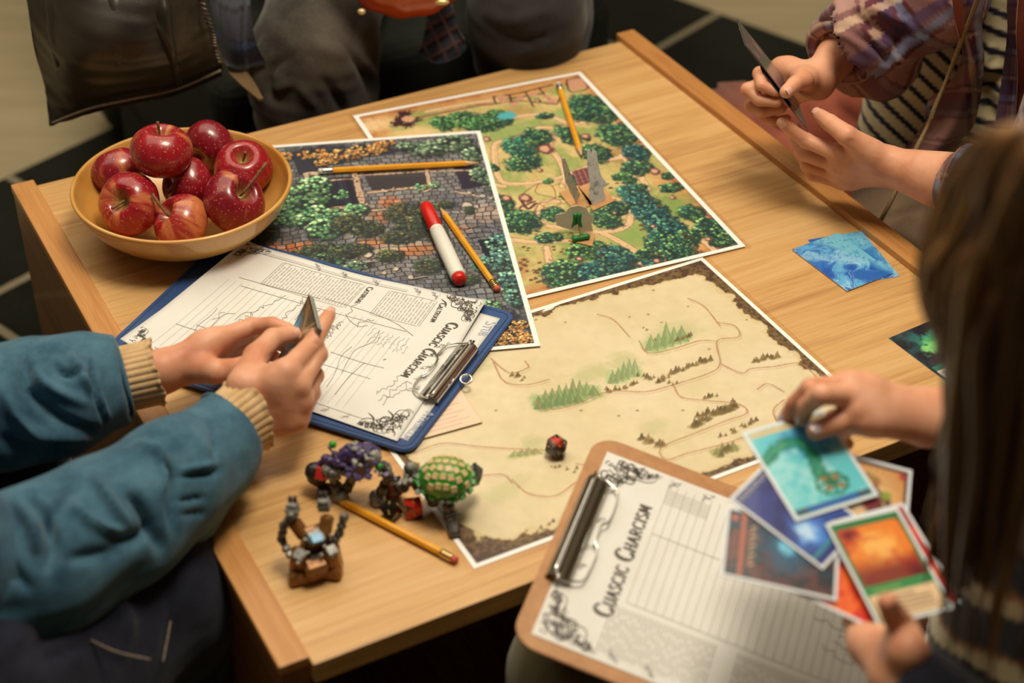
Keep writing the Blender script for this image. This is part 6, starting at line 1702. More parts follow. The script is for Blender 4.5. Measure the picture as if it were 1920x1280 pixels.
# taupe trousers: thigh beside the table edge
th = limb([(P(1900, 330, .40), P(1730, 430, .375), .10, .085), (P(1730, 430, .375), P(1690, 470, .36), .08, .075), (P(1690, 470, .36), P(1760, 520, .10), .07, .05), (P(1900, 300, .40), P(1850, 120, .36), .1, .08), (P(1850, 120, .36), P(1840, 150, .08), .07, .05)], .03, .006)
mesh('trousers', folds(*th, [([(1650, 420), (1690, 400), (1740, 390)], 5, -.005), ([(1670, 440), (1700, 460), (1740, 500)], 8, -.006)], .003, 24), th[1], TAUPE, p3, True, local=False)
# thin drawstring
CORDM = noisy('braided_cord', alb((168, 140, 92)), alb((120, 96, 58)), 900, .8, .5)
cp = spline(np.array([P(1858, -60, .75), P(1833, 0, .705), P(1807, 65, .655), P(1780, 137, .605), P(1752, 203, .565), P(1739, 237, .547), P(1711, 292, .518), P(1677, 364, .476), P(1649, 418, .444), P(1640, 436, .434)]), 140)
cd = tag(empty('cord', tuple(cp[-1]), 0), 'thin tan cord hanging diagonally in front of the plaid shirt', 'cord')
tt = np.linspace(0, 1, 140); off = np.stack([np.sin(tt * 420), np.cos(tt * 420), 0 * tt], 1) * .0008
tubes('braid', [(cp + off, .0022), (cp - off, .0022)], CORDM, cd, False, 8)

# the cards, seen edge-on
def purple_card(pt):
    pt.img[:] = np.array((94, 64, 78)) / 255; n = fbm(pt.X / 9, pt.Y / 9, 4, 4); pt.put(np.clip((n - .5) * 6, 0, 1) * .8, (50, 96, 66)); pt.put(np.clip((.42 - n) * 6, 0, 1) * .8, (168, 120, 108)); pt.border(2.5, (40, 34, 40))


PCB = noisy('dull_mauve_card_back', alb((110, 84, 88)), alb((84, 66, 76)), 90, .4, 0, coat=.3)
for k, (t0, t1, b0, b1, zt, zb) in enumerate((((1392, 68), (1402, 80), (1500, 204), (1490, 196), .650, .565), ((1398, 78), (1410, 92), (1512, 226), (1504, 216), .642, .555), ((1424, 118), (1438, 132), (1530, 254), (1520, 244), .622, .535))):
    T = P(*t0, zt); Bt = stepto(T, *b0, .092, -1) if False else P(*b0, zb)
    dd = (Bt - T) / np.linalg.norm(Bt - T); vd = ray(1460, 160); wdir = vd - (vd @ dd) * dd; wdir /= np.linalg.norm(wdir)
    sidev = np.cross(dd, wdir); wdir = wdir * math.cos(.17) + sidev * math.sin(.17) * (1 if k != 1 else .4)
    if wdir @ vd < 0: wdir = -wdir
    A = T - wdir * .020; Bq = T + wdir * .043
    card_quad('playing_card', A, Bq, Bq + dd * .088, A + dd * .088, .0006, ['uppermost of the three edge-on cards before the plaid shirt', 'middle one of three edge-on cards before the plaid shirt', 'lowest edge-on card, between the two hands of the plaid-shirt player'][k], purple_card, 'cards held by the player in plaid', back=PCB, flip=True)
# ================================================================== second clipboard with its sheet
BRD = noisy('brown_hardboard', alb((190, 136, 84)), alb((172, 118, 70)), 90, .55, .1)


def plane_pt(p, q, off=0.0):
    n = np.array([-q[1], -q[2], 1.0]); nn = n / np.linalg.norm(n); c = q[0] - q[1] * .2 - q[2] * .85; d = ray(*p); t = (c + off * np.linalg.norm(n) - n @ CO) / (n @ d)
    return CO + d * t, nn


QB = (.451, -.188, .117)
a, bn = plane_pt((1125, 822), QB); b, _ = plane_pt((1790, 1078), QB); c, _ = plane_pt((968, 1190), QB)
ex = (b - a) / np.linalg.norm(b - a); ey = np.cross(bn, ex); ey = ey if ey @ (c - a) > 0 else -ey; BL2, BW2 = .334, .240; a = a - ey * .005 - ex * .004


def cb2(u, v, z=0):
    """u along the short clip edge from the back corner, v along the board"""
    u = np.asarray(u, float)[..., None]; v = np.asarray(v, float)[..., None]; z = np.asarray(z, float)[..., None]
    return a + ey * u + ex * v + bn * z


board = empty('clipboard', tuple(a), 0, 'brown hardboard clipboard with a chrome clip on the knees of the long-haired player', 'clipboard')
rr = round_rect(BW2, BL2, .022, 8)
hexa('board', cb2(rr[:, 0], rr[:, 1], -.0030), cb2(rr[:, 0], rr[:, 1], 0), BRD, board, False, False, .0006)


class Flat:
    def __init__(s, u0, u1, v0, v1, h): s.b = (u0, u1, v0, v1, h)
    def w(s, U, V, off=0): u0, u1, v0, v1, h = s.b; return cb2(u0 + (u1 - u0) * np.asarray(U), v0 + (v1 - v0) * np.asarray(V), h + off)


fs = Flat(.017, .227, .014, .311, .0006)
sh2 = empty('character_sheet', tuple(cb2(.1, .15, .0006)), 0, 'blurred printed character sheet clipped to the brown hardboard clipboard', 'paper')
for k_, hh in enumerate((0,)):
    co = [(0, 0), (1, 0), (1, 1), (0, 1)]; hexa('paper', np.array([fs.w(*q, -.0005) for q in co]), np.array([fs.w(*q, 0) for q in co]), PAPER, sh2, False)


def flat_ink(name, items, m, off=.0002):
    VV = []; FF = []; b0 = 0
    for pts, wd in items:
        p = np.asarray(pts, float) * (.210, .297)
        t = np.gradient(p, axis=0); t /= np.linalg.norm(t, axis=1)[:, None] + 1e-12; n = np.stack([-t[:, 1], t[:, 0]], 1); w = np.broadcast_to(wd, (len(p),))[:, None] / 2
        q = np.stack([p + n * w, p - n * w], 1).reshape(-1, 2); VV.append(fs.w(q[:, 0] / .210, q[:, 1] / .297, off)); k = np.arange(len(p) - 1)
        FF.append(np.stack([b0 + 2 * k, b0 + 2 * k + 1, b0 + 2 * k + 3, b0 + 2 * k + 2], 1)); b0 += len(q)
    o = mesh(name, np.vstack(VV), np.vstack(FF), m, sh2, False, local=False); o['kind'] = 'stuff'


rng = random.Random(8); g2 = []; d2 = []
for k in range(30):
    v = .20 + .0255 * k; g2.append((spline([(.05, v), (.70, v)], 4), .0006))
for (v0, v1, u0, u1) in ((.17, .46, .73, .96), (.52, .86, .73, .96)):
    v = v0
    while v < v1:
        u = u0
        while u < u1 - .01:
            w = rng.uniform(.03, .08); g2.append((np.array([(u, v), (min(u + w, u1), v)]), .0014)); u += w + .01
        v += .011
for k in range(7): g2.append((spline([(.08 + .012 * k, .20), (.08 + .012 * k, .33)], 3), .0006))
for u in (.33, .70): d2.append((spline([(u, .2), (u, .95)], 4), .0003))
def fl2(u, v, su, sv, R, n):
    return [(q / (.210, .297), w) for q, w in flourish(rng, (u * .21, v * .297), (su, 0), (0, sv), R, n)]
d2 += fl2(.03, .02, 1, 1, .040, 30) + fl2(.97, .02, -1, 1, .040, 26) + fl2(.03, .97, 1, -1, .026, 14) + fl2(.97, .97, -1, -1, .026, 14)
for v in (.14, .2, .3): d2 += fl2(.02, v, 1, 1, .010, 5) + fl2(.98, v, -1, 1, .010, 5)
for u in (.35, .5, .6): d2 += fl2(u, .03, 1, 1, .012, 5)
t1, wl = lettering('CUASCIC CHARCISM', (0, 0), (1, 0), (0, 1), 1.0, bigs=(0, 8)); kk = .125 / wl
t1, _ = lettering('CUASCIC CHARCISM', (.80 * .21, .175 * .297), (-1, 0), (0, -1), kk, big=1.5, pen=.19, bigs=(0, 8))
d2 += [(q / (.210, .297), w) for q, w in t1]
for k in range(14):
    x, y = rng.uniform(.08, .6), rng.uniform(.55, .85); d2.append((scribble(rng, (x, y), (x + .02, y + .09), .02, 5), .0005))
flat_ink('printed_lines', g2, GREYINK); flat_ink('printed_ornaments', d2, INK, .0003)
spring_clip(board, lambda u, v, z: cb2(u, v, z), BW2 * .47, .115, hook=False)

# ================================================================== long-haired player (right, near)
p4 = empty('person', (.30, .66, 0), 0, 'person with long brown hair and a navy striped sweater, holding a fan of colourful cards', 'person')
QC = (.590, -.13, .23)


def fan_card(cor, off, label, painter, w_=.065, l_=.090):
    A, n = plane_pt(cor[0], QC, off); B, _ = plane_pt(cor[1], QC, off); C, _ = plane_pt(cor[2], QC, off)
    lw, ll = np.linalg.norm(B - A), np.linalg.norm(C - A); el = (C - A) / ll; ew = (B - A) - ((B - A) @ el) * el; ew /= np.linalg.norm(ew)
    lw, ll = .92 * lw + .08 * w_, .85 * ll + .15 * l_
    n2 = np.cross(ew * lw, el * ll)
    if n2[2] > 0: Q = [A, A + ew * lw, A + ew * lw + el * ll, A + el * ll]; fl = False
    else: Q = [A + ew * lw, A, A + el * ll, A + ew * lw + el * ll]; fl = True
    def pf(pt):
        painter(pt); pt.border(2.6, (226, 228, 224))
        if fl: pt.img = pt.img[::-1].copy()
    return card_quad('playing_card', *Q, .0007, label, pf, 'sleeved cards held by the long-haired player')


def teal(pt):          # u across, v down the card (0 = title end)
    X, Y = pt.X, pt.Y; n = fbm(X / 14, Y / 14, 3, 4); pt.img[:] = np.array((96, 196, 200)) / 255; pt.put(np.clip((n - .5) * 5, 0, 1) * .7, (176, 224, 216)); pt.blob(45, 20, 22, 18, (40, 130, 180), .8, .5, 0, .8)
    pt.line([(4, 30), (20, 22), (34, 24), (36, 40), (34, 56), (38, 64)], 9, (26, 118, 92), 3, px=False, wob=3); pt.line([(4, 30), (20, 22), (34, 24), (36, 40), (34, 56)], 4, (52, 150, 112), 2, px=False, wob=2)
    for k in range(8):
        t = k * .8; pt.line([(38, 62), (38 + 10 * math.cos(t), 66 + 9 * math.sin(t)), (38 + 12 * math.cos(t + .7), 66 + 11 * math.sin(t + .7))], 1.8, (24, 104, 66), 1, px=False)
    for (x, y) in ((34, 60), (42, 62), (34, 69), (43, 70)): pt.blob(x, y, 3, 2.6, (150, 118, 66), .5, .5)
    pt.poly([(3, 3), (60, 3), (60, 9), (3, 9)], (206, 186, 138), px=False); pt.poly([(3, 79), (60, 79), (60, 85), (3, 85)], (66, 80, 96), px=False); pt.poly([(12, 80), (50, 80), (50, 84), (12, 84)], (40, 96, 170), px=False)


def blues(pt):
    X, Y = pt.X, pt.Y; n = fbm(X / 14, Y / 16, 3, 4); pt.img[:] = np.array((44, 56, 128)) / 255; pt.put(np.clip((n - .5) * 5, 0, 1) * .6, (24, 30, 84)); pt.blob(24, 62, 16, 14, (70, 140, 220), 1, .5); pt.blob(20, 60, 8, 8, (190, 220, 240), 1, .5); pt.blob(50, 50, 14, 26, (34, 80, 160), 1, .5, 0, .8)
    pt.line([(34, 20), (30, 36), (36, 50), (30, 66)], 1.6, (132, 80, 150), 1, px=False, wob=1); pt.poly([(3, 3), (60, 3), (60, 10), (3, 10)], (52, 58, 110), px=False)
    for k in range(13): pt.line([(6 + 3.4 * k, 4.5 + (k % 3) * .6), (7.4 + 3.4 * k, 8.5 - (k % 2))], .9, (214, 206, 180), .7, px=False)
    pt.poly([(3, 76), (60, 76), (60, 79), (3, 79)], (56, 130, 150), px=False); pt.blob(44, 72, 7, 3, (18, 24, 50), .6, .5)


def galaxy(pt):
    X, Y = pt.X, pt.Y; n = fbm(X / 10, Y / 10, 3, 4); pt.img[:] = np.array((34, 40, 50)) / 255; pt.put(np.clip((n - .48) * 6, 0, 1) * .8, (112, 58, 52)); pt.put(np.clip((.42 - n) * 6, 0, 1) * .8, (30, 66, 86)); pt.blob(36, 48, 20, 18, (40, 104, 140), 1.2, .5, 0, .8); pt.blob(38, 48, 7, 7, (116, 196, 220), 1, .4)
    pt.poly([(3, 12), (60, 12), (60, 16), (3, 16)], (178, 92, 66), px=False); pt.blob(54, 7, 2.6, 2.6, (206, 96, 70), .4, .2)
    for k in range(9): pt.line([(14 + 4.2 * k, 20), (16 + 4.2 * k, 24 - (k % 2) * 2)], 1.2, (214, 176, 128), .7, px=False)
    for k in range(6): pt.line([(10 + 6 * k, 7), (13 + 6 * k, 9)], 1.2, (150, 80, 60), .7, px=False)


def goblin(pt):
    X, Y = pt.X, pt.Y; n = fbm(X / 16, Y / 16, 3, 4); d = np.hypot(X - 30, Y - 28) / 40; pt.img[:] = (np.array((244, 214, 156)) * (1 - np.clip(d, 0, 1))[..., None] + np.array((190, 116, 52)) * np.clip(d, 0, 1)[..., None]) / 255
    pt.put((np.minimum(np.minimum(X, 63 - X), np.minimum(Y, 88 - Y)) < 5).astype(float), (84, 58, 50)); pt.blob(8, 7, 3.4, 3, (60, 130, 190), .4, .2); pt.blob(56, 8, 3, 3, (170, 60, 60), .4, .2)
    for q, w in (([(32, 22), (24, 28), (14, 34), (9, 44), (14, 48)], 5), ([(34, 24), (46, 34), (54, 48)], 6), ([(30, 24), (36, 40), (34, 56)], 13)): pt.line(q, w, (70, 44, 44), 2, px=False, wob=3)
    for (x, y, r, c) in ((31, 19, 6, (128, 60, 50)), (30, 16, 4.5, (150, 132, 66)), (33, 36, 7, (132, 40, 50)), (44, 28, 4, (140, 150, 60)), (50, 44, 4, (120, 130, 60)), (20, 40, 5, (240, 226, 196))): pt.blob(x, y, r, r, c, .6, .6)
    for k in range(9): a_ = .2 + k * .28; pt.line([(31, 20), (31 + 24 * math.cos(a_ - .2), 20 - 14 * math.sin(a_ - .2))], .9, (180, 120, 70), .8, .6, px=False)


def fire(pt):
    X, Y = pt.X, pt.Y; n = fbm(X / 13, Y / 13, 3, 5); pt.img[:] = np.array((46, 116, 62)) / 255; pt.put(((X > 5) & (X < 58) & (Y > 8) & (Y < 56)).astype(float), (188, 62, 30))
    m_ = ((X > 5) & (X < 58) & (Y > 8) & (Y < 56)); pt.put(m_ * np.clip((n - .45) * 6, 0, 1), (234, 128, 44)); pt.put(m_ * np.clip((.42 - n) * 6, 0, 1), (110, 24, 30)); pt.blob(32, 28, 14, 11, (250, 190, 96), 1.2, .6, 0, .9)
    pt.put(m_ * np.clip((Y - 42 + 12 * n) / 14, 0, 1) * .7, (92, 24, 34)); pt.put(((X > 3) & (X < 60) & (Y > 56) & (Y < 64)).astype(float), (56, 136, 76)); pt.put(((X > 4) & (X < 59) & (Y > 64) & (Y < 85)).astype(float), (232, 196, 150))
    for k in range(4): pt.line([(12, 68 + 4 * k), (52 - 12 * (k == 0), 68 + 4 * k)], 1.2, (96, 74, 60), .8, px=False)
    for k in range(6): pt.line([(10 + 4 * k, 60), (12 + 4 * k, 61)], 1.2, (170, 186, 90), .8, px=False)


def redc(pt):
    X, Y = pt.X, pt.Y; n = fbm(X / 12, Y / 12, 3, 4); pt.img[:] = np.array((206, 40, 26)) / 255; pt.put(np.clip((n - .5) * 6, 0, 1), (236, 104, 40)); pt.put(np.clip((.42 - n) * 6, 0, 1), (150, 20, 30))


CT = {'teal': ((1390, 811), (1550, 777), (1491, 975)), 'blue': ((1367, 935), (1462, 862), (1540, 1066)), 'dark': ((1350, 1078), (1355, 947), (1566, 1126)), 'gob': ((1568, 844), (1709, 879), (1543, 1045)), 'fire': ((1547, 982), (1672, 935), (1648, 1175)), 'red': ((1655, 1188), (1585, 1045), (1478, 1105))}
fan_card(CT['red'], -.003, 'red fiery card mostly hidden at the bottom of the fan', redc)
fan_card(CT['gob'], -.0015, 'tan card with a dark hunched creature at the top right of the fan', goblin)
fan_card(CT['dark'], 0.0, 'dark card with a glowing blue centre at the left end of the fan', galaxy)
fan_card(CT['blue'], .0015, 'deep blue card with pale title letters between the dark and teal cards', blues)
fan_card(CT['teal'], .003, 'teal card with a green tentacled shape, held by the upper hand', teal)
fan_card(CT['fire'], .0045, 'green-framed card with an orange fire scene at the front of the fan', fire)
fan_card(((1556, 978), (1690, 938), (1665, 1170)), .0030, 'card edge showing behind the green-framed fire card', redc)

# upper (left) hand
zc = lambda x, y, o=0: plane_pt((x, y), QC, o)[0]
ref = zc(1540, 800, .012)
We = stepto(ref, 1735, 782, .092, 1); Ee = We + (We - ref) * 1.1 + np.array((.03, -.03, .01))
Me = [stepto(We, 1590, 718, .074, -1), stepto(We, 1594, 742, .074, -1), stepto(We, 1602, 768, .072, -1), stepto(We, 1612, 792, .068, -1)]
Ve, Fe_, FE, TE = hand(We, Ee, Me, [
    [(1520, 728, .037, -1), (1490, 756, .021, 1), (1474, 780, .015, 1)],
    [(1540, 740, .038, -1), (1512, 762, .022, 1), (1506, 782, .015, 1)],
    [(1562, 786, .030, 1), (1560, 806, .018, 1), (1574, 822, .014, 1)],
    [(1582, 806, .024, 1), (1578, 822, .015, 1), (1590, 832, .012, 1)]],
    (stepto(We, 1665, 770, .036, -1), [(1612, 764, .030, -1), (1568, 794, .026, -1), (1530, 808, .019, -1)]), .94, fr=.0245)
# lower (right) hand
refF = zc(1660, 1130, .010)
Wf = stepto(refF, 1690, 1262, .065, -1); Ef = Wf + np.array((.07, -.10, -.005))
Mf = [stepto(Wf, 1612, 1196, .060, 1), stepto(Wf, 1632, 1190, .066, 1), stepto(Wf, 1666, 1184, .066, 1), stepto(Wf, 1700, 1192, .062, 1)]
Vf, Ff_, FF_, TF = hand(Wf, Ef, Mf, [
    [(1600, 1166, .024, 1), (1612, 1150, .016, 1), (1630, 1150, .012, 1)],
    [(1630, 1160, .026, 1), (1650, 1150, .018, 1), (1668, 1154, .014, 1)],
    [(1672, 1160, .026, 1), (1690, 1150, .018, 1), (1704, 1156, .014, 1)],
    [(1722, 1180, .022, 1), (1728, 1162, .016, 1), (1730, 1150, .012, 1)]],
    (stepto(Wf, 1702, 1222, .026, -1), [(1694, 1180, .026, 1), (1676, 1152, .024, -1), (1664, 1130, .016, -1)]), .94, fr=.0245)
tn = P(2330, 1240, .56)
Se, Sf = tn + (-.02, .16, .16), tn + (-.05, -.16, .14)
Ele = Ee + (Ee - We) / np.linalg.norm(Ee - We) * .09 + np.array((.03, -.01, 0)); Elf = Ef + (Ef - Wf) / np.linalg.norm(Ef - Wf) * .10
bd4 = limb([(Ee, Ele, .0245, .034), (Ele, Se, .036, .05), (Ef, Elf, .0245, .034), (Elf, Sf, .036, .05), (Se, Sf, .06, .06), (tn + (0, 0, -.2), tn + (0, 0, .1), .11, .11), (tn + (-.02, 0, .16), tn + (-.10, .10, .26), .05, .05)], .03, .009)
HC = P(2118, 478, .93)
face = np.array((-.80, .38, -.46)); face /= np.linalg.norm(face); fr_ = np.cross(face, (0, 0, 1)); fr_ /= np.linalg.norm(fr_); fu = np.cross(fr_, face)


def headfn(p):
    ax = np.array([face, fr_, fu])
    d = ell(p, HC, (.088, .070, .095), ax); d = smin(d, ell(p, HC + face * .030 - fu * .055, (.050, .050, .055), ax), .03)
    d = smin(d, cone(p, HC + face * .078 - fu * .012, HC + face * .098 - fu * .036, .007, .011), .010)
    d = smin(d, cone(p, HC + face * .082 - fu * .062 + fr_ * .014, HC + face * .082 - fu * .062 - fr_ * .014, .007, .007), .008)
    d = smin(d, cone(p, HC + face * .070 - fu * .090, HC + face * .066 - fu * .094, .016, .016), .012)
    for s_ in (-1, 1):
        d = smin(d, cone(p, HC + face * .060 + fr_ * .030 * s_ - fu * .006, HC + face * .062 + fr_ * .030 * s_ - fu * .007, .014, .014), .004)
        d = smin(d, ell(p, HC + fr_ * .072 * s_ - fu * .015, (.016, .007, .026), ax), .004)
    return smin(d, cone(p, HC - fu * .07, tn + (-.06, .06, .2), .05, .052), .03)


hd4 = sdf_mesh(headfn, HC - .16, HC + .16, .0045)
body4 = mesh('body', *catmesh([(Ve, Fe_), (Vf, Ff_), bd4, hd4]), SKIN, p4, True, local=False)
NAILC = mat('pale_nail_varnish', alb((214, 190, 190)), .25, coat=.4)
nail(body4, TE[3], TE[2], (-.2, -.5, .85), .0073); nail(body4, FE[0][3], FE[0][2], (-.5, -.3, .6), .0058); nail(body4, FE[1][3], FE[1][2], (-.4, -.3, .7), .006)
for o_ in body4.children:
    o_.data.materials.clear(); o_.data.materials.append(NAILC)
nail(body4, TF[3], TF[2], (-.1, -.6, .75), .0073)
# wrist band and sweater
dE = (We - Ee) / np.linalg.norm(We - Ee); dF = (Wf - Ef) / np.linalg.norm(Wf - Ef)
sw = limb([(We - dE * .020, Ele, .030, .046), (Ele, Se, .05, .07)], .02, .005, [(We - dE * .018, dE, .06)])
sw2 = limb([(Wf - dF * .012, Elf, .030, .046), (Elf, Sf, .05, .075), (Sf, Se, .09, .09), (tn + (0, 0, -.22), tn + (0, 0, .1), .15, .14), (tn + (-.08, .1, -.1), tn + (-.08, .05, .1), .10, .10)], .03, .006, [(Wf - dF * .010, dF, .06)])
VW = catmesh([sw, sw2]); s_ = VW[0]
q_ = (s_ - tn) @ np.array((-.45, .15, .88)); q_ = q_ + .25 * s_[:, 1]; t_ = (q_ / .06) % 1
far_ = np.minimum(np.linalg.norm(s_ - We, axis=1), np.linalg.norm(s_ - Wf, axis=1)) > .085
cw = np.repeat(np.array([(22, 24, 36.)]), len(s_), 0); cw[(t_ < .28) & far_] = (206, 190, 150); cw[(t_ > .28) & (t_ < .38) & far_] = (150, 96, 40)
swt = mesh('sweater', folds(s_, VW[1], [([(1760, 1200), (1800, 1240), (1860, 1280)], 14, -.006)], .002, 26), VW[1], CLOTH_V, p4, True, alb(cw), local=False)
# trousers
KH = cloth_mat('olive_trousers', alb((86, 76, 48)), alb((108, 96, 64)), 14, 800)
kt = limb([(P(1095, 1265, .40), P(1500, 1420, .35), .060, .075), (P(1500, 1420, .35), tn + (-.02, -.05, -.22), .08, .11), (P(1095, 1265, .40), P(1085, 1290, .10), .058, .05)], .02, .006)
mesh('trousers', kt[0], kt[1], KH, p4, True, local=False)
# hair: many overlapping locks from the crown past the cheek
HAIR = vcol_mat('brown_hair', .42, spec=.45, bs=0)
_b = bsdf(HAIR); _b.inputs['Anisotropic'].default_value = .6
LFT = np.array([P(1945, 238, 1.035), P(1845, 262, 1.02), P(1785, 320, .985), P(1752, 420, .945), P(1752, 520, .905), P(1800, 625, .865), P(1786, 740, .81), P(1762, 860, .755), P(1738, 980, .705), P(1742, 1085, .665)])
MID = np.array([P(1985, 232, 1.045), P(1960, 260, 1.045), P(1925, 330, 1.03), P(1890, 430, .995), P(1875, 540, .95), P(1880, 650, .895), P(1872, 760, .835), P(1850, 870, .775), P(1825, 990, .715), P(1815, 1105, .67)])
RGT = np.array([P(2020, 232, 1.045), P(2080, 260, 1.045), P(2120, 340, 1.03), P(2120, 450, .99), P(2100, 560, .945), P(2080, 670, .89), P(2040, 780, .83), P(2000, 880, .77), P(1960, 980, .715), P(1920, 1040, .68)])
rg = random.Random(4); VV = []; FF = []; CC = []; b0 = 0
HV = []
for k in range(430):
    t = rg.random() * 2; A_, B_, f = (LFT, MID, t) if t < 1 else (MID, RGT, t - 1)
    p = A_ * (1 - f) + B_ * f
    dep = rg.random() ** 1.5
    inn = (HC - p[4]); inn[2] = 0; inn /= np.linalg.norm(inn)
    p = p + inn * dep * .03; v_ = p - HC; dl = np.linalg.norm(v_, axis=1)[:, None]; p = np.where(dl < .108 - .012 * dep, HC + v_ / dl * (.108 - .012 * dep), p); en = rg.randint(8, 10) if k % 5 else rg.randint(6, 9); p = p[:en]
    w_ = np.array([[rg.gauss(0, 1) for _ in range(3)] for _ in range(len(p))]) * np.linspace(.0008, .0045, len(p))[:, None]; q = spline(p + w_, 34)
    r = rg.uniform(.0022, .0052) * np.interp(np.linspace(0, 1, 34), [0, .15, .8, 1], [.8, 1, .9, .15])
    V, Fq = tube_data(q, r, 6, True, b0); VV.append(V); FF += Fq; b0 += len(V)
    c_ = np.array(rg.choice([(104, 72, 40), (128, 92, 52), (84, 54, 30), (146, 108, 64), (112, 76, 42), (72, 46, 26)]), float) * rg.uniform(.95, 1.3); CC.append(np.repeat(c_[None], len(V), 0))
crown = HC + np.array((.01, -.01, .104)); scr = random.Random(12)
for k in range(330):
    ph = scr.random() * 6.283; dr = np.array((math.cos(ph), math.sin(ph), 0)); fdot = dr @ (face * (1, 1, 0)) / np.linalg.norm(face[:2])
    if fdot > .75: continue
    lay = scr.uniform(0, .012); pts_ = []
    for a_ in np.linspace(.08, 1.62, 7):
        pts_.append(HC + dr * (.106 + lay) * math.sin(a_) + np.array((0, 0, (.110 + lay) * math.cos(a_))))
    ends = scr.uniform(.10, .25); inw = (np.array((.385, .74, 0)) - HC * (1, 1, 0)) * .12
    for z_ in (.33, .66, 1.0): pts_.append(pts_[6] + np.array((0, 0, -ends * z_)) - dr * .022 * z_ + inw * z_)
    pts_ = np.array(pts_) + np.array([[scr.gauss(0, 1) for _ in range(3)] for _ in range(10)]) * .0022; q = spline(pts_, 34)
    hx, hy = proj(q)
    if (hx < np.interp(hy, [200, 240, 300, 400, 520, 640, 760, 900, 1000, 1100], [1940, 1870, 1795, 1762, 1760, 1792, 1782, 1752, 1730, 1760])).any(): continue
    r = scr.uniform(.0035, .0070) * np.interp(np.linspace(0, 1, 34), [0, .15, .8, 1], [.5, 1, .9, .15])
    V, Fq = tube_data(q, r, 6, True, b0); VV.append(V); FF += Fq; b0 += len(V)
    c_ = np.array(scr.choice([(104, 72, 40), (128, 92, 52), (84, 54, 30), (112, 76, 42), (72, 46, 26)]), float) * scr.uniform(.9, 1.2); CC.append(np.repeat(c_[None], len(V), 0))
hair = mesh('hair', np.vstack(VV), FF, HAIR, p4, True, alb(np.vstack(CC)), local=False)
# scalp cap and inner hair mass
cap = sdf_mesh(lambda p: np.maximum(np.maximum(ell(p, HC + (.01, -.01, .006), (.098, .086, .104), np.array([face, fr_, fu])), -(ell(p, HC, (.088, .07, .095), np.array([face, fr_, fu])))), (p[0] - HC[0]) * face[0] + (p[1] - HC[1]) * face[1] + (p[2] - HC[2]) * face[2] - .045), HC - .13, HC + .13, .004)
inner = limb([(HC + (.02, -.01, .0), HC + (.03, -.02, -.14), .075, .07), (HC + (.03, -.02, -.14), (MID[-2] + RGT[-2]) / 2 + (.02, -.01, .03), .065, .035)], .03, .005)
m_ = catmesh([cap, inner]); mesh('hair_underlayer', m_[0], m_[1], noisy('dark_brown_hair', alb((66, 42, 22)), alb((92, 60, 32)), 60, .5, .4, .002, (1, 1, .1)), p4, True, local=False)
# ================================================================== toy robots
GUN = noisy('gunmetal_paint', alb((66, 62, 58)), alb((128, 124, 112)), 260, .38, .3, metal=.5)
PURP = noisy('purple_paint', alb((48, 34, 76)), alb((76, 54, 104)), 200, .35, .1, coat=.3)
SILV = noisy('worn_silver', alb((104, 102, 92)), alb((172, 168, 154)), 320, .5, .2, metal=.3)
BRON = noisy('bronze_paint', alb((122, 78, 34)), alb((160, 106, 52)), 160, .38, .2, metal=.3)
BLKP = noisy('black_plastic', alb((24, 20, 20)), alb((46, 40, 38)), 200, .4, .2)
GRNP = noisy('green_plastic', alb((26, 126, 34)), alb((60, 166, 50)), 120, .35, .1, coat=.3)
TANP = noisy('tan_shell_plate', alb((226, 196, 140)), alb((206, 168, 110)), 200, .5, .1)
REDD = noisy('red_toy_paint', alb((200, 40, 26)), alb((170, 30, 22)), 120, .35, 0, coat=.3)
BLUP = noisy('blue_chest_light', alb((70, 140, 190)), alb((96, 164, 206)), 80, .3, 0, coat=.4)


def obox(c, ax, dims, bev=.18, tp=1.0):
    """oriented bevelled block -> verts, faces; ax = (X,Y,Z) axes, tp tapers the top"""
    bm = bmesh.new(); bmesh.ops.create_cube(bm, size=1)
    for v in bm.verts:
        k = tp if v.co.z > 0 else 1
        v.co = Vector((v.co.x * dims[0] * k, v.co.y * dims[1] * k, v.co.z * dims[2]))
    bmesh.ops.bevel(bm, geom=bm.edges[:], offset=min(dims) * bev, segments=1, affect='EDGES')
    bm.verts.ensure_lookup_table(); V = np.array([v.co[:] for v in bm.verts]); Fq = [[v.index for v in f.verts] for f in bm.faces]; bm.free()
    return np.array(c) + V @ np.array(ax), Fq


def axes_to(d, roll=0.0):
    z = np.array(d, float); z /= np.linalg.norm(z); x = np.cross((0, 0, 1), z)
    if np.linalg.norm(x) < .1: x = np.array((1.0, 0, 0))
    x /= np.linalg.norm(x); y = np.cross(z, x); c, s = math.cos(roll), math.sin(roll); return np.array([x * c + y * s, -x * s + y * c, z])


class Toy:
    def __init__(s, root): s.root = root

    def part(s, name, items, m, parent=None, smooth=False):
        VV = []; FF = []; b = 0
        for V, Fq in items:
            VV.append(np.asarray(V)); FF += [tuple(int(i) + b for i in f) for f in Fq]; b += len(V)
        return mesh(name, np.vstack(VV), FF, m, parent or s.root, smooth, local=False)


def seg(a, b, w, d=None, tp=.85, n=3, gap=.1):
    """a jointed, segmented limb piece between a and b"""
    a = np.array(a); b = np.array(b); L_ = np.linalg.norm(b - a); ax = axes_to(b - a); out = []
    for k in range(n):
        t = (k + .5) / n; out.append(obox(a + (b - a) * t, ax, (w * (1.12 if k % 2 else .92), (d or w) * (1.1 if k % 2 else .95), L_ / n * (1 - gap)), .2, tp))
    return out


def ball(c, r):
    bm = bmesh.new(); bmesh.ops.create_icosphere(bm, subdivisions=2, radius=r); V = np.array([v.co[:] for v in bm.verts]) + np.array(c); bm.verts.ensure_lookup_table(); Fq = [[v.index for v in f.verts] for f in bm.faces]; bm.free(); return V, Fq


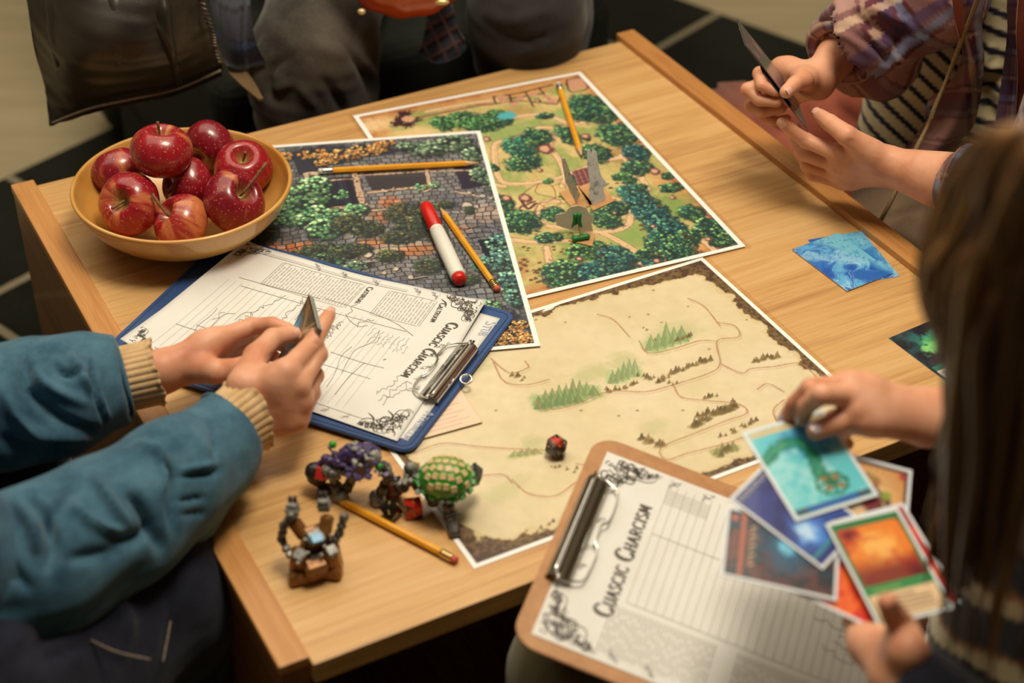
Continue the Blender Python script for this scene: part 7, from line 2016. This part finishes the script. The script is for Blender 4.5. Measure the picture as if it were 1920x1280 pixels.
def greeble(c, ax, w, l, h, n, rg, s0=.002, s1=.005):
    out = []
    for k in range(n):
        u, v = rg.uniform(-.5, .5) * w, rg.uniform(-.5, .5) * l; out.append(obox(np.array(c) + ax[0] * u + ax[1] * v + ax[2] * h, ax, (rg.uniform(s0, s1), rg.uniform(s0, s1), rg.uniform(.0015, .003)), .2))
    return out


rg = random.Random(3); Z = np.array((0, 0, 1.0))
# --- bronze robot with raised claws, near the table corner
g0 = P(588, 1060, TZ); T1 = Toy(empty('toy_robot', tuple(g0), 0, 'small bronze toy robot with a blue chest square and raised claw arms', 'toy'))
q = lambda x, y, z: P(x, y, TZ + z)
ch = q(592, 1010, .026); fwd = q(596, 1045, .010) - q(592, 1010, .026); axc = axes_to((.12, -.25, 1)); 
T1.part('torso', [obox(q(592, 1018, .022), axc, (.026, .020, .026), .2, .8), obox(q(592, 1000, .034), axc, (.020, .014, .010), .2)], BRON)
T1.part('chest_frame', [obox(q(592, 1006, .037), axc, (.014, .013, .006), .25), obox(q(594, 1046, .020), axc, (.012, .005, .008), .2)] + greeble(q(592, 1018, .030), axc, .024, .02, .006, 5, rg, .0015, .003), SILV)
T1.part('chest_light', [obox(q(594, 1009, .0405), axc, (.0095, .0085, .003), .15)], BLUP)
T1.part('hip_block', [obox(q(560, 1052, .014), axes_to((.1, 0, 1)), (.014, .018, .024), .2), obox(q(624, 1048, .014), axes_to((-.1, 0, 1)), (.013, .018, .026), .2), obox(q(592, 1066, .012), axc, (.020, .014, .020), .2)], BRON)
T1.part('hip_plate', [obox(q(562, 1040, .028), axes_to((-.2, -.3, 1)), (.010, .010, .004), .2), obox(q(622, 1032, .029), axes_to((.2, -.3, 1)), (.009, .009, .004), .2)] + greeble(q(592, 1060, .02), axc, .03, .01, .006, 4, rg, .0015, .003), SILV)
for nm, pts in (('arm', [(545, 1045, .020), (528, 1010, .028), (532, 985, .045), (545, 968, .056)]), ('arm', [(622, 1020, .026), (636, 1000, .034), (645, 970, .048)])):
    it = []
    for u, v in zip(pts[:-1], pts[1:]): it += seg(q(*u), q(*v), .0065, .006, n=3); it.append(ball(q(*v), .0042))
    T1.part(nm, it, GUN)
T1.part('upper_leg', [obox((q(556, 982, .042) + q(566, 1000, .034)) / 2, axes_to(q(550, 975, .046) - q(570, 1002, .034)), (.010, .010, .018), .2)], BRON)
T1.part('upper_leg', [obox((q(612, 975, .046) + q(610, 996, .036)) / 2, axes_to(q(614, 966, .048) - q(608, 1000, .036)), (.010, .010, .018), .2)], BRON)
for (x0, y0, z0, x1, y1, z1) in ((548, 968, .050, 549, 942, .062), (608, 955, .052, 606, 934, .064)):
    it = seg(q(x0, y0, z0), q(x1, y1, z1), .0105, .009, n=3); T1.part('claw', it, SILV)
    T1.part('claw_grip', [obox(q(x1 - 5, y1 - 4, z1), axes_to(Z), (.003, .004, .008), .2), obox(q(x1 + 4, y1 - 4, z1), axes_to(Z), (.003, .004, .008), .2)] + seg(q(x0, y0, z0 - .002), q(x1, y1, z1 - .004), .0075, .0115, n=2), BLKP)
T1.part('foot', [obox(q(560, 1082, .006), axes_to(Z, .3), (.018, .012, .011), .2, .8)], BRON); T1.part('foot', [obox(q(624, 1070, .007), axes_to(Z, -.2), (.016, .012, .013), .2, .8)], BRON)

# --- dark purple robot on all fours
g0 = P(650, 900, TZ); T2 = Toy(empty('toy_robot', tuple(g0), 0, 'dark purple and gunmetal toy robot crouching on all fours beside the blue clipboard', 'toy'))
T2.part('torso', [obox(q(680, 862, .040), axes_to((.5, .1, .5)), (.020, .026, .034), .25, .8), ball(q(668, 852, .046), .011)], PURP)
T2.part('back_plate', [obox(q(672, 842, .052), axes_to((.2, .2, 1)), (.022, .016, .006), .3, .8), obox(q(650, 850, .046), axes_to((-.6, 0, .6)), (.016, .016, .010), .3)], PURP)
T2.part('joint', [ball(q(700, 856, .046), .0075), ball(q(640, 866, .038), .007), ball(q(722, 880, .034), .0065), ball(q(616, 880, .030), .0065)] + greeble(q(680, 860, .050), axes_to((.3, 0, 1)), .03, .02, .004, 14, rg), SILV)
T2.part('head', [obox(q(594, 892, .018), axes_to((-.5, -.4, .6)), (.018, .018, .020), .3, .8), ball(q(590, 884, .022), .009)], BLKP)
T2.part('face_mask', [obox(q(602, 888, .026), axes_to((-.2, -.7, .7)), (.010, .012, .006), .25)], REDD)
for pts, m_ in (([(715, 868, .044), (728, 892, .030), (716, 920, .012)], GUN), ([(640, 868, .042), (612, 862, .036), (595, 880, .022)], PURP), ([(690, 880, .034), (664, 892, .026), (650, 915, .010)], GUN), ([(650, 880, .034), (624, 890, .030), (632, 918, .010)], GUN)):
    it = []
    for u, v in zip(pts[:-1], pts[1:]): it += seg(q(*u), q(*v), .0095, .0085, n=2); it.append(ball(q(*v), .0055))
    T2.part('limb', it, m_)
T2.part('foot', [obox(q(706, 932, .006), axes_to(Z, .4), (.012, .018, .011), .25, .7)], SILV); T2.part('foot', [obox(q(640, 930, .006), axes_to(Z, 1.0), (.012, .016, .011), .25, .7)], SILV); T2.part('foot', [obox(q(610, 916, .006), axes_to(Z, 1.6), (.012, .016, .011), .25, .7)], BLKP)
T2.part('antenna', seg(q(624, 848, .040), q(615, 836, .050), .002, .002, n=2), SILV); T2.part('gem', [ball(q(624, 833, .045), .0036)], GRNP); T2.part('gem', [ball(q(712, 874, .043), .0030)], GRNP)
T2.part('armour', greeble(q(655, 872, .040), axes_to((-.2, -.5, 1)), .05, .02, .003, 18, rg, .003, .006) + greeble(q(720, 890, .034), axes_to((.3, -.4, 1)), .014, .02, .004, 8, rg), PURP)

# --- green shelled robot
g0 = P(820, 920, TZ + .001); T3 = Toy(empty('toy_robot', tuple(g0), 0, 'toy robot with a domed green turtle-like shell standing on the corner of the cream map', 'toy'))
sc = q(836, 896, .040); axs = axes_to((-.05, -.35, 1))
Vs_, Fs_ = sdf_mesh(lambda p: np.maximum(ell(p, (0, 0, 0), (.023, .0195, .017)), -p[2] - .004), (-.03, -.026, -.02), (.03, .026, .022), .0012)
o = mesh('shell', sc + Vs_ @ axs, Fs_, GRNP, T3.root, True, local=False)
it = []
for iy in range(5):
    for ix in range(6):
        u = -.0165 + .0066 * ix + (.0033 if iy % 2 else 0); v = -.0145 + .0072 * iy; k = 1 - (u / .023) ** 2 - (v / .0195) ** 2
        if k < .05: continue
        h = .017 * math.sqrt(k); nn = np.array((u / .023 ** 2, v / .0195 ** 2, h / .017 ** 2)); nn /= np.linalg.norm(nn); it.append(obox(sc + np.array((u, v, h)) @ axs, axes_to(nn @ axs), (.0053, .0056, .0018), .22))
for V_, F_q in it: T3.part('shell_plate', [(V_, F_q)], TANP)
T3.part('shell_rim', [obox(sc + np.array((.0235 * math.cos(t), .020 * math.sin(t), -.003)) @ axs, axes_to(axs[2], t), (.004, .006, .004), .2) for t in np.linspace(0, 6.28, 17)[:-1]], GRNP)
T3.part('head', [obox(q(882, 896, .026), axes_to((.8, -.2, .4)), (.016, .018, .020), .3, .8), obox(q(892, 884, .030), axes_to((.6, -.1, .7)), (.012, .012, .010), .3)] + greeble(q(880, 898, .030), axes_to((.4, -.6, .8)), .02, .02, .006, 12, rg), GUN)
T3.part('torso', [obox(q(800, 905, .026), axes_to((-.6, -.1, .3)), (.018, .022, .026), .25, .8), obox(q(830, 918, .024), axes_to(Z), (.030, .024, .014), .25)], BLKP)
T3.part('torso_plate', [obox(q(792, 898, .036), axes_to((-.4, -.3, .8)), (.012, .014, .005), .25), obox(q(812, 908, .033), axes_to((0, -.6, .8)), (.016, .008, .005), .25)], GRNP)
for pts, nm in (([(834, 925, .030), (842, 950, .020), (846, 975, .008)], 'leg'), ([(800, 920, .024), (812, 940, .010)], 'leg'), ([(790, 905, .030), (766, 900, .028), (752, 912, .014)], 'arm'), ([(780, 890, .034), (768, 878, .040)], 'arm')):
    it = []
    for u, v in zip(pts[:-1], pts[1:]): it += seg(q(*u), q(*v), .0095, .0085, n=3); it.append(ball(q(*v), .0055))
    T3.part(nm, it, GUN)
T3.part('foot', [obox(q(850, 990, .0055), axes_to(Z, .25), (.011, .018, .009), .25, .7)], GUN)
T3.part('shoulder_armour', greeble(q(780, 900, .034), axes_to((-.3, -.4, .9)), .022, .02, .003, 12, rg, .003, .006) + greeble(q(838, 940, .028), axes_to((.2, -.6, .8)), .01, .016, .004, 8, rg), SILV)
for b_ in (ball(q(770, 876, .041), .005), ball(q(756, 912, .016), .006), ball(q(836, 922, .034), .006)): T3.part('joint', [b_], SILV)
